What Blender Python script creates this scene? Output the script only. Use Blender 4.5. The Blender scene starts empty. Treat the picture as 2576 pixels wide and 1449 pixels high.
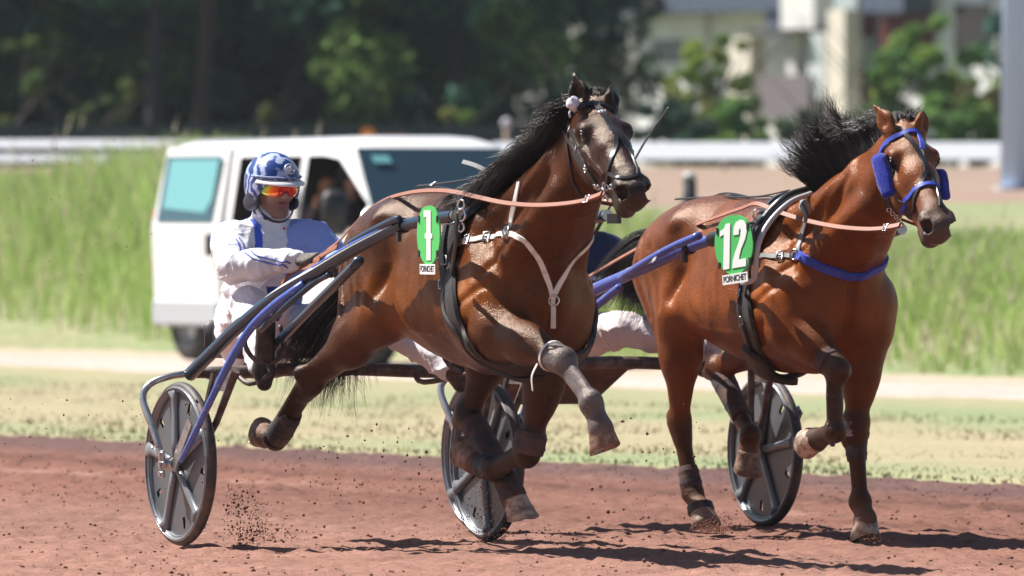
import bpy, math, random
import numpy as np
from mathutils import Vector, Matrix
from mathutils.bvhtree import BVHTree

scene = bpy.context.scene
C = scene.collection
R = math.radians
PI = math.pi
random.seed(7)
rng = np.random.default_rng(7)

# ---------------------------------------------------------------- camera, sky, sun, exposure
CAM_H = 1.48
FPX = 26550.0            # focal length in picture units (picture 2576 units wide)
cam_data = bpy.data.cameras.new('camera')
cam = bpy.data.objects.new('camera', cam_data)
C.objects.link(cam)
scene.camera = cam
cam.location = (0, 0, CAM_H)
cam.rotation_euler = (R(90), 0, 0)
cam_data.sensor_width = 36.0
cam_data.lens = 36.0 * FPX / 2576.0
cam_data.shift_y = -224.5 / 2576.0
cam_data.clip_start = 1.0
cam_data.clip_end = 4000.0
cam_data.dof.use_dof = True
cam_data.dof.focus_distance = 43.9
cam_data.dof.aperture_fstop = 5.8

SUN_EL, SUN_AZ = 53.0, 295.0       # azimuth clockwise from +Y (view direction)
world = bpy.data.worlds.new('World')
scene.world = world
world.use_nodes = True
wn = world.node_tree
for n in list(wn.nodes):
    wn.nodes.remove(n)
wo = wn.nodes.new('ShaderNodeOutputWorld')
wb = wn.nodes.new('ShaderNodeBackground')
ws = wn.nodes.new('ShaderNodeTexSky')
ws.sky_type = 'NISHITA'
ws.sun_disc = False
ws.sun_elevation = R(SUN_EL)
ws.sun_rotation = R(SUN_AZ)
ws.altitude = 10
ws.air_density = 1.0
ws.dust_density = 1.2
wb.inputs['Strength'].default_value = 0.050
wn.links.new(ws.outputs[0], wb.inputs['Color'])
wn.links.new(wb.outputs[0], wo.inputs['Surface'])

sd = bpy.data.lights.new('sun', 'SUN')
sd.energy = 5.0
sd.angle = R(0.53)
sd.color = (1.0, 0.955, 0.89)
sun = bpy.data.objects.new('sun', sd)
C.objects.link(sun)
_az = R(SUN_AZ)
_to = Vector((math.sin(_az) * math.cos(R(SUN_EL)), math.cos(_az) * math.cos(R(SUN_EL)), math.sin(R(SUN_EL))))
sun.rotation_euler = _to.to_track_quat('Z', 'Y').to_euler()
sun.location = (-30, 50, 40)

vs = scene.view_settings
vs.view_transform = 'Standard'
vs.look = 'None'
vs.gamma = 1.0
vs.use_curve_mapping = False
vs.exposure = 0.95
scene.cycles.max_bounces = 6
scene.cycles.diffuse_bounces = 3
scene.cycles.use_denoising = True
scene.cycles.volume_bounces = 0

# ---------------------------------------------------------------- helpers
def PX(px, py, d):
    """point seen at picture position px,py (2576 wide) at distance d in front of the camera"""
    return Vector(((px - 1288.0) * d / FPX, d, CAM_H - (py - 500.0) * d / FPX))

def tag(o, label=None, cat=None, group=None, kind=None):
    if label: o['label'] = label
    if cat: o['category'] = cat
    if group: o['group'] = group
    if kind: o['kind'] = kind
    return o

def thing(name, label, cat, loc=(0, 0, 0), rz=0.0, group=None):
    o = bpy.data.objects.new(name, None)
    o.empty_display_size = 0.2
    C.objects.link(o)
    o.location = loc
    o.rotation_euler = (0, 0, rz)
    return tag(o, label, cat, group)

def mkmesh(name, V, F, mat, smooth=True, attrs=None):
    me = bpy.data.meshes.new(name)
    V = np.asarray(V, dtype=np.float32).reshape(-1, 3)
    if isinstance(F, np.ndarray) and F.ndim == 2:
        n, k = F.shape
        me.vertices.add(len(V)); me.vertices.foreach_set('co', V.ravel())
        me.loops.add(n * k); me.loops.foreach_set('vertex_index', F.astype(np.int32).ravel())
        me.polygons.add(n)
        me.polygons.foreach_set('loop_start', np.arange(0, n * k, k, dtype=np.int32))
        me.update(calc_edges=True)
    else:
        me.from_pydata([tuple(map(float, v)) for v in V], [], [tuple(f) for f in F])
        me.update()
    if smooth:
        me.polygons.foreach_set('use_smooth', np.ones(len(me.polygons), dtype=bool))
    mats = mat if isinstance(mat, (list, tuple)) else [mat]
    for m in mats:
        me.materials.append(m)
    if attrs:
        for an, arr in attrs.items():
            arr = np.asarray(arr, dtype=np.float32)
            if arr.ndim == 1:
                a = me.attributes.new(an, 'FLOAT', 'POINT'); a.data.foreach_set('value', arr)
            else:
                a = me.attributes.new(an, 'FLOAT_COLOR', 'POINT')
                if arr.shape[1] == 3:
                    arr = np.concatenate([arr, np.ones((len(arr), 1), np.float32)], 1)
                a.data.foreach_set('color', arr.ravel())
    return me

def obj(name, me, parent=None, loc=None, rot=None):
    o = bpy.data.objects.new(name, me)
    C.objects.link(o)
    if parent is not None:
        o.parent = parent
    if loc is not None: o.location = loc
    if rot is not None: o.rotation_euler = rot
    return o

class MB:
    """collects simple solids into one mesh"""
    def __init__(s):
        s.V = []; s.F = []; s.mi = []
    def add(s, V, F, mi=0):
        b = len(s.V)
        s.V.extend([tuple(map(float, v)) for v in V])
        for f in F:
            s.F.append(tuple(b + i for i in f)); s.mi.append(mi)
        return s
    def box(s, c, h, rz=0.0, mi=0, M=None, bev=0.0):
        cx, cy, cz = c; hx, hy, hz = h
        if bev > 0:
            b = min(bev, hx * .9, hy * .9, hz * .9)
            V = []
            for sx in (-1, 1):
                for sy in (-1, 1):
                    for sz in (-1, 1):
                        V.append((sx * hx, sy * (hy - b), sz * (hz - b)))
                        V.append((sx * (hx - b), sy * hy, sz * (hz - b)))
                        V.append((sx * (hx - b), sy * (hy - b), sz * hz))
            import bmesh
            bm = bmesh.new()
            for v in V: bm.verts.new(v)
            bmesh.ops.convex_hull(bm, input=bm.verts)
            bm.verts.ensure_lookup_table(); bm.verts.index_update()
            V = [tuple(v.co) for v in bm.verts]; F = [tuple(v.index for v in f.verts) for f in bm.faces]
            bm.free()
        else:
            V = [(sx * hx, sy * hy, sz * hz) for sx in (-1, 1) for sy in (-1, 1) for sz in (-1, 1)]
            F = [(0, 1, 3, 2), (4, 6, 7, 5), (0, 4, 5, 1), (2, 3, 7, 6), (0, 2, 6, 4), (1, 5, 7, 3)]
        if M is not None:
            V = [tuple(M @ Vector(v)) for v in V]
        elif rz:
            c_, s_ = math.cos(rz), math.sin(rz)
            V = [(x * c_ - y * s_, x * s_ + y * c_, z) for x, y, z in V]
        V = [(x + cx, y + cy, z + cz) for x, y, z in V]
        return s.add(V, F, mi)
    def tube(s, pts, rad, n=10, cap=True, flat=1.0, up=None, mi=0, closed=False):
        V, F = tube_geo(pts, rad, n, cap, flat, up, closed)
        return s.add(V, F, mi)
    def ribbon(s, pts, nrm, w, t, mi=0, closed=False):
        V, F = ribbon_geo(pts, nrm, w, t, closed)
        return s.add(V, F, mi)
    def mesh(s, name, mat, smooth=False):
        me = mkmesh(name, s.V, s.F, mat, smooth)
        if any(s.mi):
            me.polygons.foreach_set('material_index', np.array(s.mi, dtype=np.int32))
        return me
    def build(s, name, mat, parent=None, smooth=False, sharp=None):
        me = s.mesh(name, mat, smooth)
        if smooth and sharp is not None:
            me.set_sharp_from_angle(angle=R(sharp))
        return obj(name, me, parent)

def catmull(P, n=8, closed=False):
    P = [Vector(p) for p in P]
    out = []
    m = len(P)
    rngi = range(m if closed else m - 1)
    for i in rngi:
        if closed:
            p0, p1, p2, p3 = P[(i - 1) % m], P[i], P[(i + 1) % m], P[(i + 2) % m]
        else:
            p1, p2 = P[i], P[i + 1]
            p0 = P[i - 1] if i > 0 else p1 * 2 - p2
            p3 = P[i + 2] if i + 2 < m else p2 * 2 - p1
        for k in range(n):
            t = k / n
            out.append(0.5 * ((2 * p1) + (p2 - p0) * t + (2 * p0 - 5 * p1 + 4 * p2 - p3) * t * t + (3 * p1 - p0 - 3 * p2 + p3) * t ** 3))
    if not closed:
        out.append(P[-1])
    return out

def tube_geo(pts, rad, n=10, cap=True, flat=1.0, up=None, closed=False):
    pts = [Vector(p) for p in pts]
    m = len(pts)
    if not hasattr(rad, '__len__'): rad = [rad] * m
    V = []; F = []
    prev = None
    for i, p in enumerate(pts):
        if closed:
            t = (pts[(i + 1) % m] - pts[i - 1])
        else:
            t = (pts[min(i + 1, m - 1)] - pts[max(i - 1, 0)])
        if t.length < 1e-9: t = Vector((0, 0, 1))
        t.normalize()
        if prev is None:
            u = Vector(up) if up is not None else (Vector((0, 0, 1)) if abs(t.z) < 0.9 else Vector((1, 0, 0)))
        else:
            u = prev
        u = u - t * u.dot(t)
        if u.length < 1e-6: u = t.orthogonal()
        u.normalize(); prev = u
        w = t.cross(u)
        for k in range(n):
            a = 2 * PI * k / n
            V.append(p + u * (math.cos(a) * rad[i] * flat) + w * (math.sin(a) * rad[i]))
    for i in range(m if closed else m - 1):
        j = (i + 1) % m
        for k in range(n):
            k2 = (k + 1) % n
            F.append((i * n + k, i * n + k2, j * n + k2, j * n + k))
    if cap and not closed:
        F.append(tuple(range(n))[::-1]); F.append(tuple((m - 1) * n + k for k in range(n)))
    return V, F

def ribbon_geo(pts, nrm, w, t, closed=False):
    """flat strap: rectangular section, thickness t along the normal, width w across"""
    pts = [Vector(p) for p in pts]; m = len(pts)
    if not hasattr(w, '__len__'): w = [w] * m
    V = []; F = []
    for i, p in enumerate(pts):
        if closed: tt = pts[(i + 1) % m] - pts[i - 1]
        else: tt = pts[min(i + 1, m - 1)] - pts[max(i - 1, 0)]
        tt.normalize()
        n_ = Vector(nrm[i]); n_ = n_ - tt * n_.dot(tt)
        if n_.length < 1e-6: n_ = tt.orthogonal()
        n_.normalize()
        s_ = tt.cross(n_)
        hw = w[i] / 2
        V += [p + s_ * hw, p + s_ * hw * .86 + n_ * t, p - s_ * hw * .86 + n_ * t, p - s_ * hw]
    for i in range(m if closed else m - 1):
        j = (i + 1) % m
        for k in range(4):
            k2 = (k + 1) % 4
            F.append((i * 4 + k, j * 4 + k, j * 4 + k2, i * 4 + k2))
    if not closed:
        F.append((0, 1, 2, 3)); b = (m - 1) * 4; F.append((b + 3, b + 2, b + 1, b))
    return V, F

def lathe(profile, n=32, axis='y'):
    """profile: list of (radius, offset along axis)"""
    V = []; F = []
    m = len(profile)
    for r, h in profile:
        for k in range(n):
            a = 2 * PI * k / n
            if axis == 'y': V.append((r * math.cos(a), h, r * math.sin(a)))
            elif axis == 'z': V.append((r * math.cos(a), r * math.sin(a), h))
            else: V.append((h, r * math.cos(a), r * math.sin(a)))
    for i in range(m - 1):
        for k in range(n):
            k2 = (k + 1) % n
            F.append((i * n + k, i * n + k2, (i + 1) * n + k2, (i + 1) * n + k))
    return V, F

# ---------------------------------------------------------------- materials
def mat(name, color=(0.5, 0.5, 0.5), rough=0.6, metal=0.0, spec=0.5, noise=None, bump=None, coat=0.0, sheen=0.0,
        attr=None, trans=0.0, sub=None):
    m = bpy.data.materials.new(name)
    m.use_nodes = True
    nt = m.node_tree
    b = nt.nodes['Principled BSDF']
    b.inputs['Base Color'].default_value = (*color, 1)
    b.inputs['Roughness'].default_value = rough
    b.inputs['Metallic'].default_value = metal
    b.inputs['Specular IOR Level'].default_value = spec
    b.inputs['Coat Weight'].default_value = coat
    b.inputs['Coat Roughness'].default_value = 0.050
    if sheen:
        b.inputs['Sheen Weight'].default_value = sheen
    if trans:
        b.inputs['Transmission Weight'].default_value = trans
    tc = nt.nodes.new('ShaderNodeTexCoord')
    if noise:
        scale, c2, lo, hi = noise[:4]
        n = nt.nodes.new('ShaderNodeTexNoise')
        n.inputs['Scale'].default_value = scale
        n.inputs['Detail'].default_value = 6
        n.inputs['Roughness'].default_value = 0.62
        nt.links.new(tc.outputs['Object'], n.inputs['Vector'])
        r = nt.nodes.new('ShaderNodeMapRange')
        r.inputs['From Min'].default_value = lo; r.inputs['From Max'].default_value = hi
        nt.links.new(n.outputs['Fac'], r.inputs['Value'])
        mx = nt.nodes.new('ShaderNodeMix'); mx.data_type = 'RGBA'
        mx.inputs[6].default_value = (*color, 1); mx.inputs[7].default_value = (*c2, 1)
        nt.links.new(r.outputs[0], mx.inputs[0])
        nt.links.new(mx.outputs[2], b.inputs['Base Color'])
    if attr:
        a = nt.nodes.new('ShaderNodeAttribute'); a.attribute_name = attr
        if noise:
            mm = nt.nodes.new('ShaderNodeMix'); mm.data_type = 'RGBA'; mm.blend_type = 'MULTIPLY'
            mm.inputs[0].default_value = 1.0
            nt.links.new(a.outputs['Color'], mm.inputs[6]); nt.links.new(mx.outputs[2], mm.inputs[7])
            nt.links.new(mm.outputs[2], b.inputs['Base Color'])
        else:
            nt.links.new(a.outputs['Color'], b.inputs['Base Color'])
    if bump:
        bs, bd = bump
        n2 = nt.nodes.new('ShaderNodeTexNoise'); n2.inputs['Scale'].default_value = bs
        n2.inputs['Detail'].default_value = 5
        nt.links.new(tc.outputs['Object'], n2.inputs['Vector'])
        bp = nt.nodes.new('ShaderNodeBump'); bp.inputs['Distance'].default_value = bd
        bp.inputs['Strength'].default_value = 1.0
        nt.links.new(n2.outputs['Fac'], bp.inputs['Height'])
        nt.links.new(bp.outputs[0], b.inputs['Normal'])
    return m

# ---------------------------------------------------------------- implicit-surface modelling
class SDF:
    def __init__(s, vox=0.008):
        s.p = []; s.vox = vox
    def cone(s, a, b, ra, rb, k=0.03, sq=None, tag=0, sub=False):
        """tapered capsule; sq=(nx,ny,nz,w) squashes it to w of its width along n"""
        s.p.append((np.array(a, float), np.array(b, float), ra, rb, k, sq, tag, sub))
    def ball(s, a, r, k=0.03, sq=None, tag=0, sub=False):
        s.cone(a, (a[0] + 1e-4, a[1], a[2]), r, r, k, sq, tag, sub)
    def chain(s, pts, k=0.03, sq=None, tag=0):
        for (a, ra), (b, rb) in zip(pts[:-1], pts[1:]):
            s.cone(a, b, ra, rb, k, sq, tag)
    @staticmethod
    def dist(pr, X, Y, Z):
        a, b, ra, rb, k, sq, tg, sub = pr
        px, py, pz = X - a[0], Y - a[1], Z - a[2]
        bx, by, bz = b - a
        w = 1.0
        if sq is not None:
            n = np.array(sq[:3], float); n /= np.linalg.norm(n); w = sq[3]
            q = (px * n[0] + py * n[1] + pz * n[2]) * (1 / w - 1)
            px = px + n[0] * q; py = py + n[1] * q; pz = pz + n[2] * q
            qb = (bx * n[0] + by * n[1] + bz * n[2]) * (1 / w - 1)
            bx, by, bz = bx + n[0] * qb, by + n[1] * qb, bz + n[2] * qb
        l2 = bx * bx + by * by + bz * bz
        h = np.clip((px * bx + py * by + pz * bz) / l2, 0, 1)
        d = np.sqrt((px - bx * h) ** 2 + (py - by * h) ** 2 + (pz - bz * h) ** 2) - (ra + (rb - ra) * h)
        return d * min(1.0, w if w < 1 else 1.0) if w < 1 else d
    def mesh(s, disp=None):
        v = s.vox
        lo = np.array([1e9] * 3); hi = -lo
        for a, b, ra, rb, k, sq, tg, sub in s.p:
            if sub: continue
            r = max(ra, rb) * (max(1, sq[3]) if sq is not None else 1)
            lo = np.minimum(lo, np.minimum(a, b) - r); hi = np.maximum(hi, np.maximum(a, b) + r)
        lo -= 5 * v; hi += 5 * v
        n = np.ceil((hi - lo) / v).astype(int) + 1
        D = np.full(n, 1.0, np.float32)
        ax = [lo[i] + v * np.arange(n[i]) for i in range(3)]
        for pr in s.p:
            a, b, ra, rb, k, sq, tg, sub = pr
            r = max(ra, rb) * (max(1, sq[3]) if sq is not None else 1) + k + 3 * v
            i0 = np.clip(np.floor((np.minimum(a, b) - r - lo) / v).astype(int), 0, n - 1)
            i1 = np.clip(np.ceil((np.maximum(a, b) + r - lo) / v).astype(int) + 1, 0, n)
            if (i1 <= i0).any(): continue
            X = ax[0][i0[0]:i1[0]][:, None, None]; Y = ax[1][i0[1]:i1[1]][None, :, None]; Z = ax[2][i0[2]:i1[2]][None, None, :]
            d = SDF.dist(pr, X, Y, Z).astype(np.float32)
            sl = (slice(i0[0], i1[0]), slice(i0[1], i1[1]), slice(i0[2], i1[2]))
            e = D[sl]
            if sub:
                d = -d
                h = np.clip(0.5 - 0.5 * (e - d) / k, 0, 1)
                D[sl] = e + (d - e) * h + k * h * (1 - h)
            else:
                h = np.clip(0.5 + 0.5 * (e - d) / k, 0, 1)
                D[sl] = e + (d - e) * h - k * h * (1 - h)
        if disp is not None:
            m = np.abs(D) < 0.06
            idx = np.nonzero(m)
            D[idx] += disp(ax[0][idx[0]], ax[1][idx[1]], ax[2][idx[2]]).astype(np.float32)
        V, F = surface_nets(D, lo, v)
        return V, F
    def weights(s, V, tags, k=0.02):
        """soft membership of each vertex in each tag"""
        ds = {}
        for pr in s.p:
            if pr[7]: continue
            d = SDF.dist(pr, V[:, 0], V[:, 1], V[:, 2])
            t = pr[6]
            ds[t] = np.minimum(ds[t], d) if t in ds else d
        al = np.stack([ds.get(t, np.full(len(V), 9.0)) for t in tags], 1)
        e = np.exp(-(al - al.min(1, keepdims=True)) / k)
        return e / e.sum(1, keepdims=True)

def surface_nets(D, lo, v):
    ins = D < 0
    n = D.shape
    c = np.zeros((n[0] - 1, n[1] - 1, n[2] - 1), np.uint8)
    offs = [(i, j, k) for i in (0, 1) for j in (0, 1) for k in (0, 1)]
    for (i, j, k) in offs:
        c += ins[i:n[0] - 1 + i, j:n[1] - 1 + j, k:n[2] - 1 + k]
    act = (c > 0) & (c < 8)
    I = np.stack(np.nonzero(act), 1)
    idx = np.full(act.shape, -1, np.int32)
    idx[act] = np.arange(len(I))
    vals = np.stack([D[I[:, 0] + i, I[:, 1] + j, I[:, 2] + k] for (i, j, k) in offs], 1)
    acc = np.zeros((len(I), 3)); cnt = np.zeros(len(I))
    for a in range(8):
        for b in range(a + 1, 8):
            oa, ob = np.array(offs[a]), np.array(offs[b])
            if np.abs(oa - ob).sum() != 1: continue
            va, vb = vals[:, a], vals[:, b]
            m = (va < 0) != (vb < 0)
            t = np.where(m, va / np.where(np.abs(va - vb) < 1e-12, 1, va - vb), 0)
            acc += np.where(m[:, None], oa + (ob - oa) * t[:, None], 0); cnt += m
    P = (I + acc / cnt[:, None]) * v + lo
    Fs = []
    for axn in range(3):
        sl0 = [slice(None)] * 3; sl1 = [slice(None)] * 3
        sl0[axn] = slice(0, -1); sl1[axn] = slice(1, None)
        a = ins[tuple(sl0)]; b = ins[tuple(sl1)]
        E = np.stack(np.nonzero(a != b), 1)
        o1, o2 = (axn + 1) % 3, (axn + 2) % 3
        ok = (E[:, o1] > 0) & (E[:, o2] > 0) & (E[:, o1] < n[o1] - 1) & (E[:, o2] < n[o2] - 1)
        E = E[ok]
        def cell(d1, d2):
            q = E.copy(); q[:, o1] -= d1; q[:, o2] -= d2
            return idx[q[:, 0], q[:, 1], q[:, 2]]
        q = np.stack([cell(1, 1), cell(0, 1), cell(0, 0), cell(1, 0)], 1)
        flip = ~ins[E[:, 0], E[:, 1], E[:, 2]]
        q[flip] = q[flip][:, ::-1]
        Fs.append(q)
    F = np.concatenate(Fs)
    F = F[(F >= 0).all(1)]
    # light smoothing
    for _ in range(2):
        S = np.zeros_like(P); N = np.zeros(len(P))
        for k in range(4):
            np.add.at(S, F[:, k], P[F[:, (k + 1) % 4]]); np.add.at(N, F[:, k], 1)
            np.add.at(S, F[:, (k + 1) % 4], P[F[:, k]]); np.add.at(N, F[:, (k + 1) % 4], 1)
        P = P * 0.5 + 0.5 * S / N[:, None]
    return P, F

def vnoise(x, y, z, seed=0):
    """smooth value noise, numpy"""
    def hsh(i, j, k):
        h = (i * 374761393 + j * 668265263 + k * 2147483647 + seed * 1274126177) & 0xffffffff
        h = ((h ^ (h >> 13)) * 1274126177) & 0xffffffff
        return ((h ^ (h >> 16)) & 0xffff) / 32767.5 - 1
    i, j, k = np.floor(x).astype(np.int64), np.floor(y).astype(np.int64), np.floor(z).astype(np.int64)
    fx, fy, fz = x - i, y - j, z - k
    fx, fy, fz = [t * t * (3 - 2 * t) for t in (fx, fy, fz)]
    r = 0
    for a in (0, 1):
        for b in (0, 1):
            for c in (0, 1):
                w = (fx if a else 1 - fx) * (fy if b else 1 - fy) * (fz if c else 1 - fz)
                r = r + w * hsh(i + a, j + b, k + c)
    return r

class Frame:
    """local frame: x forward, y left, z up; heading measured from the direction towards the camera, to the right"""
    def __init__(s, cx, cy, head):
        s.c = Vector((cx, cy, 0)); s.h = R(head)
        s.f = Vector((math.sin(s.h), -math.cos(s.h), 0)); s.l = Vector((math.cos(s.h), math.sin(s.h), 0))
        s.rz = math.atan2(s.f.y, s.f.x)
        s.M = Matrix.Translation(s.c) @ Matrix.Rotation(s.rz, 4, 'Z')
        s.Mi = s.M.inverted()
    def w(s, p):
        return s.M @ Vector(p)
    def L(s, px, py, y):
        """local point on the plane y=const seen at px,py"""
        o = s.Mi @ Vector((0, 0, CAM_H)); t = s.Mi @ PX(px, py, 10)
        d = t - o
        k = (y - o.y) / d.y
        return o + d * k
    def X(s, px, py, x):
        """local point on the plane x=const seen at px,py"""
        o, d = s.ray(px, py)
        return o + d * ((x - o.x) / d.x)
    def ray(s, px, py):
        o = s.Mi @ Vector((0, 0, CAM_H)); t = s.Mi @ PX(px, py, 10)
        return o, (t - o).normalized()

FR1 = Frame(-0.76, 45.30, 25.0)
FR2 = Frame(0.495, 47.3, 26.0)
# ================================================================ ground, track, bank
def ground_mat(name, c1, c2, s1, s2, c3=None, rough=.95, bump=None, mul=.6, stretch=(1, 1, 1)):
    m = bpy.data.materials.new(name); m.use_nodes = True; nt = m.node_tree; b = nt.nodes['Principled BSDF']
    b.inputs['Roughness'].default_value = rough; b.inputs['Specular IOR Level'].default_value = .15
    tc = nt.nodes.new('ShaderNodeTexCoord'); mp = nt.nodes.new('ShaderNodeMapping'); mp.inputs['Scale'].default_value = stretch
    nt.links.new(tc.outputs['Object'], mp.inputs['Vector'])
    def nz(s, lo, hi, det=6):
        n = nt.nodes.new('ShaderNodeTexNoise'); n.inputs['Scale'].default_value = s; n.inputs['Detail'].default_value = det; n.inputs['Roughness'].default_value = .65
        nt.links.new(mp.outputs[0], n.inputs['Vector'])
        r = nt.nodes.new('ShaderNodeMapRange'); r.inputs['From Min'].default_value = lo; r.inputs['From Max'].default_value = hi
        nt.links.new(n.outputs['Fac'], r.inputs['Value']); return r.outputs[0], n.outputs['Fac']
    f1_, _ = nz(s1, .35, .65); f2_, n2 = nz(s2, .35, .68)
    mx = nt.nodes.new('ShaderNodeMix'); mx.data_type = 'RGBA'; mx.inputs[6].default_value = (*c1, 1); mx.inputs[7].default_value = (*c2, 1)
    nt.links.new(f1_, mx.inputs[0])
    out = mx.outputs[2]
    m2 = nt.nodes.new('ShaderNodeMix'); m2.data_type = 'RGBA'; m2.blend_type = 'MULTIPLY'; m2.inputs[0].default_value = mul
    cr = nt.nodes.new('ShaderNodeMapRange'); cr.inputs['To Min'].default_value = .55; cr.inputs['To Max'].default_value = 1.25
    nt.links.new(f2_, cr.inputs['Value']); nt.links.new(out, m2.inputs[6]); nt.links.new(cr.outputs[0], m2.inputs[7]); out = m2.outputs[2]
    a = nt.nodes.new('ShaderNodeAttribute'); a.attribute_name = 'tint'
    m3 = nt.nodes.new('ShaderNodeMix'); m3.data_type = 'RGBA'; m3.blend_type = 'MULTIPLY'; m3.inputs[0].default_value = 1
    nt.links.new(out, m3.inputs[6]); nt.links.new(a.outputs['Color'], m3.inputs[7])
    nt.links.new(m3.outputs[2], b.inputs['Base Color'])
    if bump:
        bp = nt.nodes.new('ShaderNodeBump'); bp.inputs['Distance'].default_value = bump
        nt.links.new(n2, bp.inputs['Height']); nt.links.new(bp.outputs[0], b.inputs['Normal'])
    return m

SH = 2.0       # the track runs obliquely: its lines keep Y + 2 X constant
def sheet(name, x0, x1, nx, ys, zf, m, tint=None, shear=0.0):
    xs = np.linspace(x0, x1, nx); ys = np.asarray(ys, float)
    X, Y = np.meshgrid(xs, ys, indexing='xy')
    Y = Y - shear * X
    Z = zf(X, Y)
    V = np.stack([X, Y, Z], -1).reshape(-1, 3); ny = len(ys)
    i = np.arange(ny - 1)[:, None] * nx + np.arange(nx - 1)[None, :]
    F = np.stack([i, i + 1, i + nx + 1, i + nx], -1).reshape(-1, 4)
    t = np.ones((len(V), 3)) if tint is None else tint(V[:, 0], V[:, 1])
    return tag(obj(name, mkmesh(name, V, F, m, True, {'tint': t})), kind='structure')

def yof(py):      # distance at which level ground is seen at picture height py
    return CAM_H * FPX / (py - 500.0)

M_track = ground_mat('track_clay', (.285, .152, .116), (.225, .115, .086), 1.7, 40, bump=.006)
def track_z(X, Y):
    n = vnoise(X * 9, Y * 3.2, X * 0, 1) * .0060 + vnoise(X * 17, Y * 8, X * 0, 2) * .0080 + vnoise(X * 31, Y * 14, X * 0, 6) * .0060
    n = n + np.clip(vnoise(X * 14, Y * 5, X * 0, 8) - .35, 0, 1) * .026 + vnoise(X * .7, Y * .3, X * 0, 12) * .008
    n = n - np.clip(vnoise(X * 3.3, Y * 1.6, X * 0, 33) - .35, 0, 1) * .030          # old hoof prints
    u = Y + SH * X
    n = n - .006 * np.sin(u * 2 * PI / .34) * np.clip(vnoise(X * .4, Y * .2, X * 0, 35) + .5, 0, 1)      # harrow lines
    return n - .004 - np.clip((u - 60.0) / .6, 0, 1) * .07
def track_tint(x, y):
    u = y + SH * x
    t = np.ones((len(x), 3))
    n = vnoise(x * .8, y * .25, x * 0, 31)
    edge = np.clip((u - 55.6 + n * .5) / 2.2, 0, 1)[:, None]
    t = t * (1 - edge) + np.array([.66, .78, .95]) * edge
    t *= (1 - .34 * np.exp(-((u - 54.9 + n * .3) / .7) ** 2))[:, None]
    l = np.exp(-((u - 52.3 - n * .15) / .22) ** 2) * np.clip(.6 + n, 0, 1)
    t = t * (1 - .55 * l[:, None]) + np.array([1.55, 2.0, 2.2]) * .55 * l[:, None]
    t *= (1 - .16 * np.exp(-((u - 51.2) / .35) ** 2))[:, None]
    far = np.clip((u - 45.5 + n) / 4, 0, 1)[:, None]
    t = t * (1 - far * np.array([.22, .30, .32]))
    t *= (1 + .13 * n + .07 * vnoise(x * 4, y * 1.2, x * 0, 32))[:, None]
    return t
ys = np.concatenate([np.arange(36, 49, .03), np.arange(49, 70, .06)])
sheet('race_track', -4.6, 4.6, 330, ys, track_z, M_track, track_tint)
sheet('ground', -900, 900, 3, [-60, 34, 200, 1400], lambda X, Y: X * 0 - .11, M_track)
sheet('race_track', -60, 40, 60, np.arange(-60, 61.2, 2.0), lambda X, Y: X * 0 - .045, M_track, None, SH)

M_verge = ground_mat('mown_grass', (.305, .290, .185), (.355, .320, .215), .8, 9, bump=.01, mul=.3)
def verge_tint(x, y):
    u = y + SH * x
    n = vnoise(x * .9, y * .2, x * 0, 7) + .5 * vnoise(x * 2.6, y * .7, x * 0, 17)
    g = .85 * np.exp(-((u - 77.5 + n * 1.5) / 5.5) ** 4) + .8 * np.exp(-((u - 61.4 + n * .4) / 1.4) ** 2)
    g = np.clip(g * (.8 + .4 * n) + n * .22, 0, 1)[:, None]
    return (1 - g) * np.array([1.02, .95, .90]) + g * np.array([.70, .88, .70])
sheet('grass_verge', -40, 20, 240, np.arange(60.0, 84.6, .3), lambda X, Y: .010 + .02 * vnoise(X * 1.3, Y * .6, X * 0, 3) * np.clip((Y + SH * X - 60.2), 0, 1) + vnoise(X * 3, Y * 2, X * 0, 4) * .008 - .10 * np.clip(1 - (Y + SH * X - 60.0 + .22 * vnoise(X * 2.2, X * 0, X * 0, 61)) / .35, 0, 1) - .06 * np.clip((Y + SH * X - 83.9) / .4, 0, 1), M_verge, verge_tint, SH)
M_path = ground_mat('pale_path', (.50, .41, .35), (.43, .345, .29), .6, 8)
sheet('path', -40, 20, 120, np.arange(83.5, 97, .25), lambda X, Y: X * 0 + .018 + vnoise(X, Y, X * 0, 5) * .006 - .06 * np.clip(1 - (Y + SH * X - 84.0) / .5, 0, 1), M_path,
      lambda x, y: np.clip((y + SH * x - 89 + 1.2 * vnoise(x, y * .4, x * 0, 19)) / 2, 0, 1)[:, None] * np.array([-.06, -.06, -.20]) + np.array([1.0, 1.02, 1.06]), SH)
def bank_z(X, Y):
    k = np.interp(Y, [100, 140], [1, 0]); u = Y + SH * X * k
    z = np.interp(u, [92, 95, 98.5, 102.5, 110, 116, 150, 165, 400, 1500], [0, .05, .75, 1.12, 1.26, 1.34, 1.88, 1.98, 2.2, 2.6])
    low = np.interp(X, [-3, 1.5], [1.0, .70]); w = np.interp(Y, [104, 124], [1, 0])
    return z * (low * w + 1 - w) + vnoise(X * .6, Y * .4, X * 0, 9) * .06 * (Y < 121)
M_bank = ground_mat('bank_soil', (.20, .25, .12), (.27, .27, .15), .5, 6)
M_far = ground_mat('far_track_clay', (.29, .195, .165), (.28, .225, .155), .25, 4)
sheet('bank', -60, 60, 220, np.arange(60, 121.5, .5), lambda X, Y: np.where(Y + SH * X * np.interp(Y, [100, 140], [1, 0]) < 93.6, -.15, bank_z(X, Y)), M_bank)
sheet('far_track', -120, 120, 60, np.arange(121, 168, 1.5), bank_z, M_far)
M_grassf = ground_mat('far_grass', (.10, .13, .05), (.14, .15, .07), .2, 3)
sheet('far_ground', -600, 600, 30, np.concatenate([np.arange(166.5, 400, 12), [600, 1399]]), bank_z, M_grassf)

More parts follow.
